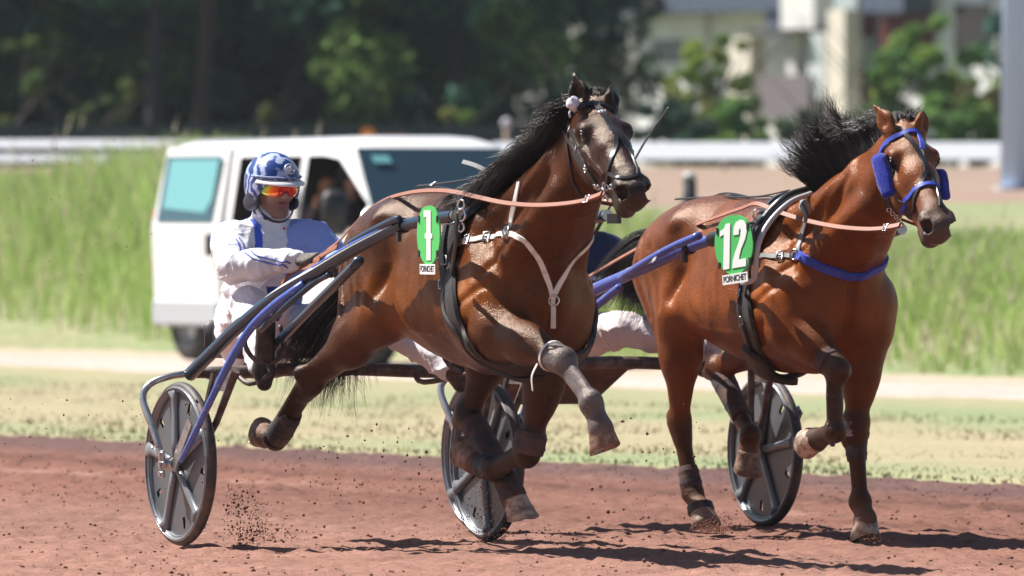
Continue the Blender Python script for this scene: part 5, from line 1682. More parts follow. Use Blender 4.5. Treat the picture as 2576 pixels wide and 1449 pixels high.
P_ = [Vector((p.x, -p.y, p.z)) for p in ba]; mb = MB(); mb.ribbon(P_, [Vector((p.x, -p.y, p.z)) for p in bnn], .040, .014); mb.build('breast_collar', M_blue, hn2, True, 40)
sp2 = saddle(FR2, BV2, horse2, 1.84, hn2, None)
bl = backline(FR2, BV2, 1.8, .62, 24)
mb = MB(); mb.ribbon([p + n * .004 for p, n in bl], [n for p, n in bl], .026, .006); mb.build('back_strap', M_leather, hn2, True, 40)
mb = MB(); pts = catmull([FR2.L(1700, 502, -.05), FR2.L(1800, 497, -.05), FR2.L(1905, 496, -.05), FR2.L(1985, 480, -.04)], 6); mb.ribbon(pts, [Vector((0, -.4, 1))] * len(pts), .014, .005); mb.build('saddle_strap', M_leather, hn2, True, 40)
# steel-grey arch that carries the shafts
mb = MB(); mb.tube(catmull([FR2.L(2040, 487, -.12), FR2.L(1985, 510, -.26), FR2.L(1935, 560, -.36), FR2.L(1908, 615, -.42), FR2.L(1900, 680, -.42), FR2.L(1893, 705, -.40), FR2.L(1868, 712, -.39)], 6), .012, 8)
mb.build('shaft_arch', mat('silver_plastic', (.45, .47, .5), rough=.3), hn2, True)
mb = MB(); mb.tube(catmull([FR2.L(2030, 480, -.10), FR2.L(1975, 500, -.25), FR2.L(1925, 550, -.34), FR2.L(1893, 610, -.40), FR2.L(1880, 660, -.40)], 6), .022, 8)
mb.build('shaft_arch', M_leather, hn2, True)
tug(FR2, hn2, [FR2.L(1935, 540, -.30), FR2.L(1900, 570, -.42), FR2.L(1893, 610, -.44), FR2.L(1886, 680, -.40), FR2.L(1875, 740, -.34)])
for q in ((1985, 490), (2008, 488), (2010, 496), (1995, 484)):
    p_, n__ = hit(FR2, BV2, *q, .02); ring('ring', p_, .014, .004, n__, M_steel, hn2)
br2 = thing('bridle', 'blue and black bridle with blue fleece cheek rolls on the bright bay head', 'bridle', FR2.c, FR2.rz, 'driving bridles')
C_ = lambda pxs, w, t, m, name, **k: strap(FR2, BV2, pxs, w, t, m, name, br2, **k)
C_([(2207, 405), (2222, 372), (2245, 348), (2275, 336), (2308, 335), (2336, 352)], .022, .007, M_blue, 'browband')
C_([(2262, 322), (2290, 352), (2318, 395), (2331, 428)], .022, .006, M_leather, 'forehead_strap')
C_([(2310, 330), (2318, 360), (2322, 400), (2331, 428)], .014, .005, M_grey_strap, 'forehead_strap')
C_([(2331, 428), (2318, 460), (2303, 495), (2296, 530), (2290, 560)], .020, .006, M_leather, 'face_strap')
C_([(2331, 428), (2348, 455), (2360, 490), (2366, 520)], .018, .006, M_leather, 'face_strap')
C_([(2270, 532), (2283, 500), (2305, 476), (2335, 463), (2360, 473)], .022, .008, M_blue, 'noseband')
C_([(2240, 360), (2226, 430), (2234, 490), (2252, 530), (2270, 560)], .018, .006, M_leather, 'cheek_strap')
C_([(2215, 400), (2222, 480), (2232, 520)], .014, .005, M_leather, 'throat_lash')
bq, bqn = hit(FR2, BV2, 2277, 566)
ring('bit_ring', bq + bqn * .012, .030, .0042, bqn, M_steel, br2); ring('bit_ring', bq + bqn * .012 + Vector((.02, 0, .03)), .015, .0035, bqn, M_steel, br2)
ring('bit_ring', Vector((bq.x, -bq.y, bq.z)), .030, .0042, (0, 1, 0), M_steel, br2)
for k in range(6):
    p_, n__ = hit(FR2, BV2, 2236 + k * 7, 525 + k * 9); ring('chain_link', p_ + n__ * .008, .009, .0025, n__ + Vector((.5, 0, .3)), M_steel, br2)
ring('ring', hit(FR2, BV2, 2268, 508)[0] + bqn * .01, .013, .003, bqn, M_steel, br2)
def roll(c0, c1, w0, w1, th, parent, n_):
    """fat fleece cheek roll between two points"""
    c0 = Vector(c0); c1 = Vector(c1); ax = (c1 - c0); n_ = Vector(n_).normalized(); s_ = ax.normalized().cross(n_).normalized()
    V = []; F = []; m, k = 14, 20
    for i in range(m + 1):
        t = i / m; c = c0.lerp(c1, t); e = min(1, .80 + .20 * (1 - abs(2 * t - 1)) ** .5) if 0 < i < m else .55
        for j in range(k):
            a = 2 * PI * j / k
            ca, sa_ = math.cos(a), math.sin(a)
            V.append(c + s_ * (math.copysign(abs(ca) ** .6, ca) * (w0 + (w1 - w0) * t) / 2 * e) + n_ * (math.copysign(abs(sa_) ** .7, sa_) * th * e))
    for i in range(m):
        for j in range(k):
            j2 = (j + 1) % k; F.append((i * k + j, i * k + j2, (i + 1) * k + j2, (i + 1) * k + j))
    F.append(tuple(range(k))[::-1]); F.append(tuple(m * k + j for j in range(k)))
    V = np.array([tuple(v) for v in V]); V += vnoise(V[:, 0] * 60, V[:, 1] * 60, V[:, 2] * 60)[:, None] * .003
    F4 = F
    return obj('cheek_roll', mkmesh('cheek_roll', V, F4, M_fleece), parent)
c0 = FR2.L(2209, 388, -.15); c1 = FR2.L(2238, 496, -.14)
roll(c0, c1, .075, .070, .028, br2, FR2.Mi.to_3x3() @ Vector((-.35, -1, 0)))
c0 = FR2.L(2364, 425, .13); c1 = FR2.L(2374, 503, .13)
roll(c0, c1, .045, .060, .028, br2, FR2.Mi.to_3x3() @ Vector((.5, -.6, 0)))
lb2 = thing('leg_boots', 'dusty pale racing boots strapped to the bright bay legs', 'leg boots', FR2.c, FR2.rz, 'sets of leg boots')
bt(P2, 'lf', 0, 1, .88, 1.06, .062, .064, mat('pale_bandage', (.42, .34, .36), rough=.8, noise=(16, (.14, .08, .07), .45, .65)), lb2, 0, 'knee_boot')
bt(P2, 'lf', 1, 2, .08, .42, .052, .044, M_boot_black, lb2, 0, 'shin_boot')
bt(P2, 'rf', 0, 1, .78, .92, .062, .064, M_boot, lb2, 0, 'knee_boot')
bt(P2, 'rh', 1, 2, .62, .96, .043, .050, M_boot, lb2, .03, 'hind_boot')
bt(P2, 'rh', 3, 4, -.25, .15, .056, .060, M_boot_black, lb2, 0, 'bell_boot')
bt(P2, 'lh', 1, 2, .12, .72, .055, .046, M_boot, lb2, .0, 'hind_boot')

# ---------------------------------------------------------------- number plates
one = [[(-.42, .80), (.12, .80), (.12, .50), (-.02, .50), (-.02, .80)]]
D1 = [[(-.34, .84), (.26, .84), (.26, .10), (.26, -.84), (-.10, -.84), (-.10, .62), (-.34, .62)],
      [(.26, .06), (.40, .06), (.40, -.10), (.26, -.10)], [(-.24, .06), (-.10, .06), (-.10, -.10), (-.24, -.10)]]
D12 = [[(-.72, .52), (-.50, .60), (-.42, .74), (-.18, .74), (-.18, -.78), (-.50, -.78), (-.50, .40), (-.72, .34)],
       [(.00, .40), (.02, .60), (.12, .74), (.34, .80), (.56, .74), (.68, .58), (.70, .36), (.62, .12), (.42, -.18), (.34, -.40), (.32, -.52), (.70, -.52), (.70, -.78), (-.02, -.78), (.0, -.52), (.10, -.28), (.28, .02), (.38, .26), (.40, .44), (.34, .54), (.28, .44), (.28, .32), (.00, .32)]]
plate(FR1, FR1.L(1079, 592, -.47), .225, .243, 0, 0, D1, 'green oval plate with a white 1 beside the dark bay girth')
plate(FR2, FR2.L(1847, 616, -.47), .27, .255, R(10), R(-6), [[(x + .13 * z, z) for x, z in p] for p in D12], 'green oval plate with a white 12 beside the bright bay girth')

# ---------------------------------------------------------------- reins
def reins(fr, ctrl, label, w=.022, loops=(), hold=.04, Hh=None, B=None):
    t = thing('reins', label, 'reins', fr.c, fr.rz, 'tan driving reins')
    P = [fr.L(*c) for c in ctrl]
    pts = catmull(P, 7)
    n_ = [Vector((.1, -1, .75))] * len(pts)
    mb = MB(); mb.ribbon(pts, n_, w, .005); mb.build('rein', M_rein, t, True, 40)
    # the far rein: mirrored about the body, then about the head where it reaches the bit
    o_ = Vector(Hh(0, 0, 0)); lt = B[1]; pm = []
    for k, p in enumerate(pts):
        a = Vector((p.x, -p.y, p.z)); b = p - lt * (2 * (p - o_).dot(lt)); f = k / (len(pts) - 1); f = max(0, (f - .45) / .55)
        q_ = a.lerp(b, f); pm.append(q_ + (Vector((0, -.02, 0)) if f > 0 else Vector()))
    mb = MB()
    mb.ribbon(pm, [Vector((.1, 1, .75))] * len(pts), w, .005); mb.build('rein', M_rein, t, True, 40)
    # stitched doubled end at the bit
    mb = MB(); mb.ribbon([p + Vector((0, -.006, .002)) for p in pts[-10:-1]], n_[-10:-1], w * 1.15, .007); mb.build('rein_end', M_rein, t, True, 40)
    buckle(pts[-9] + Vector((0, -.008, 0)), pts[-8] - pts[-10], Vector((.1, -1, .5)), M_steel, t, .016)
    for lp in loops:
        q = catmull([fr.L(*c) for c in lp], 7)
        mb = MB(); mb.ribbon(q, [Vector((.2, -1, .5))] * len(q), w * 1.2, .005); mb.build('rein_loop', M_rein, t, True, 40)
    return t
reins(FR1, [(822, 632, -.08), (855, 606, -.10), (885, 573, -.12), (925, 532, -.15), (975, 501, -.18), (1040, 484, -.20), (1100, 480, -.21), (1146, 484, -.22), (1200, 496, -.21), (1270, 511, -.20), (1350, 517, -.19), (1430, 512, -.16), (1490, 500, -.13), (1522, 488, -.11)],
      'tan leather reins running from the white driver to the dark bay bit',
      Hh=H1, B=B1, loops=[[(806, 650, -.12), (790, 668, -.13), (755, 676, -.14), (728, 692, -.15), (710, 716, -.16)], [(790, 656, -.115), (815, 640, -.11), (850, 620, -.105)]])
reins(FR2, [(1395, 742, -.09), (1465, 706, -.12), (1540, 662, -.15), (1620, 618, -.18), (1700, 585, -.20), (1800, 548, -.22), (1868, 524, -.225), (1905, 513, -.23), (1955, 532, -.22), (2020, 553, -.20), (2100, 570, -.18), (2180, 577, -.16), (2240, 573, -.13), (2272, 567, -.11)],
      'tan leather reins running back from the bright bay bit', Hh=H2, B=B2)
# ================================================================ sulkies
M_tyre = mat('tyre_rubber', (0.035, 0.033, 0.034), rough=0.6, noise=(12, (.16, .10, .085), .45, .75))
M_rim = mat('grey_rim', (0.30, 0.32, 0.35), rough=0.32, metal=.5, noise=(7, (.20, .20, .215), .4, .7))
M_disc = mat('smoked_disc', (0.085, 0.092, 0.105), rough=0.33, spec=.6, noise=(14, (.10, .10, .105), .5, .8))
M_spoke = mat('spoke_grey', (0.17, 0.185, 0.205), rough=0.28, spec=.6, noise=(9, (.19, .18, .18), .5, .8))
M_shaft1 = mat('black_shaft_paint', (0.018, 0.040, 0.072), rough=0.25, spec=.55, coat=.2, noise=(40, (.20, .19, .18), .66, .72))
M_blue_paint = mat('blue_paint', (0.06, 0.11, 0.42), rough=0.3, coat=.4, noise=(45, (.42, .36, .36), .60, .68))
M_white_paint = mat('white_paint', (0.78, 0.78, 0.78), rough=0.35)
M_blue_decal = mat('blue_decal', (0.07, 0.19, 0.62), rough=0.25, coat=.5)
M_beam = mat('muddy_beam', (0.075, 0.045, 0.038), rough=0.5, noise=(16, (.19, .16, .15), .45, .7))
M_alu = mat('scuffed_alloy', (0.5, 0.5, 0.5), rough=0.3, metal=.9, noise=(22, (.25, .2, .18), .5, .7))
M_seat = mat('seat_vinyl', (0.02, 0.02, 0.025), rough=0.45)

def make_wheel(parent, c, R0, spin, side, cam=0.0):
    prof = [(R0 * .905, -.022), (R0 * .94, -.026), (R0 * .955, -.020), (R0 * .957, .020), (R0 * .94, .026), (R0 * .905, .022), (R0 * .88, .013), (R0 * .87, 0), (R0 * .88, -.013), (R0 * .905, -.022)]
    V, F = lathe(prof, 72)
    me = mkmesh('rim', V, F, M_rim)
    w = obj('wheel', me, parent, c, (R(cam), 0, 0))
    prof = []
    for a in np.linspace(-120, 120, 12):
        prof.append((R0 - .0235 + .0235 * math.cos(R(a)), .0235 * math.sin(R(a))))
    V, F = lathe(prof, 80); obj('tyre', mkmesh('tyre', V, F, M_tyre), w)
    # rim grooves
    mb = MB()
    for s_ in (-1, 1):
        for rr in (.925, .885):
            pts = [(R0 * rr * math.cos(2 * PI * k / 64), s_ * (.0255 if rr > .9 else .017), R0 * rr * math.sin(2 * PI * k / 64)) for k in range(64)]
            mb.tube(pts, .0035, 6, closed=True)
    mb.build('rim_bead', M_rim, w, True)
    # disc with open slots between the spokes
    na, radii = 120, [.025, .08, .14, .20, R0 * .66, R0 * .80, R0 * .89]
    V = []; F = []
    slots = []
    for s_ in range(5):
        a = spin + 36 + 72 * s_
        slots.append(int(round(a / 3)) % na)
    for y in (-.0035, .0035):
        for r_ in radii:
            for k in range(na):
                a = 2 * PI * k / na; dd = .011 * (1 - r_ / (R0 * .89))
                V.append((r_ * math.cos(a), y + (dd if y > 0 else -dd), r_ * math.sin(a)))
    nr = len(radii); L_ = nr * na
    for i in range(nr - 1):
        for k in range(na):
            k2 = (k + 1) % na
            if i == 4 and any((k - s_) % na in (0, 1) for s_ in slots): continue
            q = (i * na + k, i * na + k2, (i + 1) * na + k2, (i + 1) * na + k)
            F.append(q); F.append(tuple(L_ + x for x in q[::-1]))
    obj('disc', mkmesh('disc', V, F, M_disc, False), w)
    for k in range(5):
        a = R(spin + 72 * k); d = Vector((math.cos(a), 0, math.sin(a)))
        for s_ in (-1, 1):
            mb = MB()
            pts = [d * r_ + Vector((0, s_ * y, 0)) for r_, y in ((.02, .022), (.10, .020), (.20, .014), (R0 * .80, .010), (R0 * .89, .010))]
            mb.tube(pts, [.020, .021, .021, .023, .040], 12, flat=.65, up=(0, 1, 0))
            if s_ == -1: mb.build('spoke', M_spoke, w, True)
            else: mb.build('spoke', M_spoke, w, True)
    mb = MB(); mb.tube([(0, -.075, 0), (0, -.045, 0), (0, .045, 0), (0, .075, 0)], [.016, .034, .034, .016], 18)
    mb.build('hub', M_alu, w, True, 30)
    return w

def make_sulky(fr, label, paint2, dark, shaft_px, strut_px, decals, R0=.35, spin=98, spin2=60, extra=None):
    t = thing('sulky', label, 'sulky', fr.c, fr.rz, 'racing sulkies')
    make_wheel(t, (0, -.72, R0), R0, spin, -1); make_wheel(t, (0, .72, R0), R0, spin2, 1)
    P = [fr.L(*q) for q in shaft_px]
    pts = catmull(P, 6)
    rad = [.030 - .006 * i / (len(pts) - 1) for i in range(len(pts))]
    for s_ in (1, -1):
        q = [Vector((p.x, p.y * s_, p.z)) for p in pts]
        mb = MB(); mb.tube(q, rad, 14); sh = mb.build('shaft', dark, t, True, 50)
        if s_ == 1:
            for (i0, i1, ang, wdt, m) in decals:
                cu = q[i0:i1]; off = []
                for k, p in enumerate(cu):
                    r_ = rad[i0 + k] + .0015
                    off.append(p + (Vector((0, -math.cos(R(ang)), math.sin(R(ang))))) * r_)
                mb = MB(); n_ = [Vector((0, -math.cos(R(ang)), math.sin(R(ang))))] * len(cu)
                ww = [wdt * min(1, .15 + 6 * min(k, len(cu) - 1 - k) / len(cu)) for k in range(len(cu))]
                mb.ribbon(off, n_, ww, .0015); mb.build('decal', m, sh, True)
        mb = MB(); mb.tube([q[-1], q[-1] + Vector((.03, 0, .002))], [.02, .024], 12); mb.build('shaft_cap', M_alu, t, True, 40)
        # clamp rings near the front
        mb = MB(); c = q[-12]; tt = (q[-11] - q[-13]).normalized()
        mb.tube([c - tt * .014, c + tt * .014], .032, 14); mb.box(c + Vector((0, -.02 * s_, -.045)), (.012, .008, .02)); mb.build('clamp', M_leather, t, True, 40)
    P = [fr.L(*q) for q in strut_px]; pts = catmull(P, 6)
    for s_ in (1, -1):
        q = [Vector((p.x, p.y * s_, p.z)) for p in pts]
        mb = MB(); mb.tube(q, [.0125 + .006 * min(1, i / len(q) * 2) for i in range(len(q))], 10); mb.build('strut', paint2, t, True)
        # outer fork over the wheel
        s = s_
        f = catmull([(-.01, -.795 * s, R0), (-.06, -.815 * s, R0 + .13), (-.15, -.83 * s, R0 + .27), (-.155, -.80 * s, R0 + .335), (-.13, -.72 * s, R0 + .37), (-.11, -.61 * s, R0 + .385)], 6)
        mb = MB(); mb.tube(f, .0155, 10, flat=1.2); mb.build('outer_fork', M_alu if s_ == 1 else paint2, t, True)
        # inner plate with a slot
        a = Vector((.0, -.655 * s, R0)); b = Vector((.31, -.60 * s, R0 + .40)); c = Vector((.10, -.60 * s, R0 + .40))
        mb = MB()
        mb.tube([a, a.lerp(b, .5) + Vector((.015, 0, -.02)), b], [.012, .015, .02], 8)
        mb.tube([a, a.lerp(c, .5) + Vector((-.01, 0, 0)), c], [.012, .015, .02], 8)
        ab = a.lerp(b, .33); ac = a.lerp(c, .33)
        V = [a + Vector((0, .004, 0)), ab + Vector((0, .004, 0)), ac + Vector((0, .004, 0)), a + Vector((0, -.004, 0)), ab + Vector((0, -.004, 0)), ac + Vector((0, -.004, 0))]
        mb.add(V, [(0, 1, 2), (5, 4, 3), (0, 3, 4, 1), (1, 4, 5, 2), (2, 5, 3, 0)])
        bb = a.lerp(b, .78); cc = a.lerp(c, .78)
        V = [cc + Vector((0, .004, 0)), bb + Vector((0, .004, 0)), b + Vector((0, .004, 0)), c + Vector((0, .004, 0))]
        V += [v - Vector((0, .008, 0)) for v in V]
        mb.add(V, [(0, 1, 2, 3), (7, 6, 5, 4), (0, 4, 5, 1), (1, 5, 6, 2), (2, 6, 7, 3), (3, 7, 4, 0)])
        mb.build('inner_fork', M_beam, t, True, 40)
        # hub plate with bolts
        mb = MB(); mb.tube([(0, -.800 * s, R0), (0, -.812 * s, R0)], [.034, .032], 14)
        mb.box((0, -.806 * s, R0), (.020, .006, .060), bev=.004)
        hpl = mb.build('hub_plate', M_alu, t, True, 30)
        mb = MB()
        for zz in (-.042, 0, .042):
            mb.tube([(0, -.810 * s, R0 + zz), (0, -.822 * s, R0 + zz)], .010, 8)
        mb.build('bolt', M_steel, hpl, True, 30)
        # flat guard plate leaning behind the strut
        mb = MB(); d_ = Vector((.30, 0, .33)); n_ = Vector((-.33, 0, .30)).normalized()
        p0 = Vector((.03, -.775 * s, R0 + .0))
        V = [p0, p0 + n_ * -.05, p0 + n_ * -.05 + d_ * .62, p0 + d_ * .62]
        V = [v + Vector((0, .005, 0)) for v in V] + [v - Vector((0, .005, 0)) for v in V]
        mb.add(V, [(0, 1, 2, 3), (7, 6, 5, 4), (0, 4, 5, 1), (1, 5, 6, 2), (2, 6, 7, 3), (3, 7, 4, 0)])
        mb.build('guard_plate', M_alu, t)
    # crossbar
    mb = MB()
    pts = catmull([(-.11, -.64, R0 + .385), (-.10, -.45, R0 + .385), (-.12, 0, R0 + .40), (-.10, .45, R0 + .385), (-.11, .64, R0 + .385)], 8)
    mb.tube(pts, [.036 if 4 < i < len(pts) - 5 else .028 for i in range(len(pts))], 12, flat=.8, up=(0, 0, 1))
    mb.build('crossbar', M_beam, t, True, 50)
    # seat frame, seat, stirrups
    for s_ in (-1, 1):
        mb = MB(); mb.tube(catmull([(-.10, .16 * s_, R0 + .39), (-.40, .14 * s_, R0 + .37), (-.72, .13 * s_, R0 + .42), (-.92, .12 * s_, R0 + .52)], 5), .015, 8)
        mb.build('seat_rail', M_beam, t, True)
        # stirrup arm and ring
        sx, sy, sz = .08, .39 * s_, R0 + .45
        fx, fy, fz = (.10, -.365, .86) if s_ < 0 else (.27, .485, .82)
        up_pts = [(fx - .03, fy - .085, fz + .06), (fx - .01, fy - .092, fz - .01), (fx, fy - .055, fz - .065), (fx, fy + .01, fz - .085), (fx, fy + .065, fz - .055), (fx - .01, fy + .088, fz + .0), (fx - .03, fy + .075, fz + .08)]
        mb = MB(); mb.tube(catmull(up_pts, 5), .011, 8); mb.build('stirrup', M_beam, t, True)
        mb = MB(); mb.tube(catmull([(-.11, .42 * s_, R0 + .385), (.02, .41 * s_, R0 + .34), (fx + .03, fy, R0 + .38), (fx + .01, fy, fz - .085)], 4), .012, 8)
        mb.build('stirrup_arm', M_beam, t, True)
    mb = MB(); mb.box((-.76, 0, R0 + .47), (.19, .20, .035), bev=.03); mb.box((-.95, 0, R0 + .53), (.03, .20, .07), bev=.025)
    mb.build('seat', M_seat, t, True, 40)
    # brace from the seat frame up to the shaft
    if extra:
        for q in extra:
            mb = MB(); mb.tube(catmull([fr.L(*c) for c in q[0]], 5), q[1], 10); mb.build('brace', q[2], t, True)
    return t

M_shaft2 = mat('worn_blue_paint', (0.075, 0.10, 0.36), rough=0.33, coat=.3, noise=(22, (.30, .26, .30), .56, .72))
shaft1 = [(478, 942, -.63), (530, 890, -.62), (600, 822, -.60), (700, 742, -.56), (800, 682, -.51), (900, 622, -.46), (1000, 573, -.40), (1070, 555, -.37), (1140, 543, -.345)]
strut1 = [(455, 1160, -.80), (490, 1090, -.79), (530, 1008, -.77), (565, 935, -.74), (600, 872, -.70), (640, 815, -.66), (690, 768, -.62), (735, 735, -.58), (765, 714, -.54)]
sulky1 = make_sulky(FR1, 'racing sulky with long black shafts and grey disc wheels behind the dark bay', M_blue_paint, M_shaft1, shaft1, strut1,
    [(22, 37, 58, .034, M_blue_decal), (17, 37, 20, .012, M_white_paint), (9, 14, 80, .030, M_white_paint), (2, 4, 90, .02, M_white_paint)],
    extra=[([(690, 872, -.30), (760, 800, -.33), (830, 730, -.36), (905, 655, -.40)], .021, M_shaft1),
           ([(655, 830, -.62), (720, 770, -.60), (790, 712, -.52), (830, 690, -.50)], .013, M_shaft1),
           ([(880, 612, -.46), (940, 578, -.44), (985, 556, -.43), (1005, 550, -.42)], .015, M_shaft1)])
shaft2 = [(1300, 925, -.62), (1360, 850, -.60), (1420, 790, -.58), (1480, 738, -.56), (1560, 700, -.53), (1640, 665, -.50), (1720, 628, -.45), (1800, 600, -.40), (1890, 578, -.36)]
strut2 = [(1285, 1130, -.80), (1330, 1000, -.77), (1380, 880, -.72), (1440, 810, -.66), (1480, 785, -.62), (1530, 745, -.58), (1560, 722, -.56)]
sulky2 = make_sulky(FR2, 'racing sulky with worn blue shafts behind the bright bay', M_shaft2, M_shaft2, shaft2, strut2,
    [(27, 29, 30, .020, M_white_paint)], R0=.345, spin=75, spin2=80,
    extra=[([(1560, 700, -.56), (1640, 650, -.54), (1700, 618, -.50), (1760, 592, -.46)], .018, M_shaft2)])
# black grip sleeve near the front of the blue shaft
mb = MB(); mb.tube([FR2.L(1790, 603, -.406), FR2.L(1840, 588, -.38), FR2.L(1892, 577, -.36)], .032, 12); mb.build('grip_sleeve', M_leather, sulky2, True)
# mud sheet slung under the crossbar of the second sulky
mb = MB(); mb.add([(-.12, -.55, .72), (-.12, .10, .72), (-.30, .0, .56), (-.30, -.50, .56), (-.13, -.55, .715), (-.13, .10, .715), (-.31, .0, .555), (-.31, -.50, .555)],
                  [(0, 1, 2, 3), (7, 6, 5, 4), (0, 4, 5, 1), (1, 5, 6, 2), (2, 6, 7, 3), (3, 7, 4, 0)])
mb.build('mud_sheet', mat('muddy_sheet', (.20, .085, .05), rough=.7, noise=(5, (.07, .04, .03), .4, .6)), sulky2)
# white lettering on the blue shaft
mb = MB()
g_ = np.random.default_rng(5)
for i in range(13):
    if i == 6: continue
    px = 1597 + i * 5.6; py = 682 - i * 2.35
    c = FR2.L(px, py, -.515) + Vector((0, -.034, .004))
    h = .013 if g_.random() < .6 else .018
    mb.box(c, (.009, .0012, h * .5), M=Matrix.Rotation(-.35, 3, 'Y'))
    mb.box(c + Vector((.008, 0, (-1) ** i * h * .3)), (.011, .0012, .003), M=Matrix.Rotation(-.45, 3, 'Y'))
mb.build('lettering', M_white_paint, sulky2)
# ================================================================ people
M_skin = mat('skin', (.42, .215, .150), rough=.5, bump=(150, .0008), attr='tone')
M_skin.node_tree.nodes['Principled BSDF'].inputs['Subsurface Weight'].default_value = .08
M_skin.node_tree.nodes['Principled BSDF'].inputs['Subsurface Radius'].default_value = (.02, .008, .004)
M_white_cloth = mat('white_race_suit', (.80, .80, .83), rough=.7, noise=(9, (.62, .58, .60), .60, .78), bump=(55, .003), attr='tone')
M_glove = mat('grey_glove', (.10, .09, .085), rough=.85, noise=(60, (.20, .17, .155), .45, .6), bump=(120, .003))
M_navy = mat('navy_cloth', (.012, .018, .055), rough=.75, bump=(40, .003))

def hand(S, wr, d, nrm, side, tagv=0, curl=1.0, g=1.0):
    """palm, four unequal fingers bent towards nrm, thumb leaving the side of the palm"""
    d = Vector(d).normalized(); nrm = Vector(nrm); nrm = (nrm - d * nrm.dot(d)).normalized(); s_ = d.cross(nrm) * side
    S.cone(wr, tuple(Vector(wr) + d * .03), .026 * g, .030 * g, .012, (*nrm, .75), tagv)
    for k in range(4):
        S.cone(tuple(Vector(wr) + d * .02 + s_ * (.022 - .014 * k)), tuple(Vector(wr) + d * .088 + s_ * (.031 - .0205 * k)), .016 * g, .0125 * g, .009, None, tagv)
    for k, L_ in enumerate((.040, .045, .042, .033)):
        a = Vector(wr) + d * (.088 - .004 * abs(k - 1)) + s_ * (.031 - .0205 * k)
        ang = 0
        for j, f in enumerate((1, .72, .55)):
            ang += (55, 62, 48)[j] * curl
            v = d * math.cos(R(ang)) + nrm * math.sin(R(ang)); b = a + v * L_ * f
            S.cone(tuple(a), tuple(b), (.0098 - .0008 * j) * g, (.0092 - .0008 * j) * g, .003, None, tagv); a = b
    a = Vector(wr) + d * .028 + s_ * .030
    b = a + (d * .6 + s_ * .55 + nrm * .45).normalized() * .040; c = b + (d * .75 - s_ * .1 + nrm * .65).normalized() * .034
    S.cone(tuple(a - s_ * .008), tuple(b), .015 * g, .011 * g, .008, None, tagv); S.cone(tuple(b), tuple(c), .011 * g, .0095 * g, .003, None, tagv)

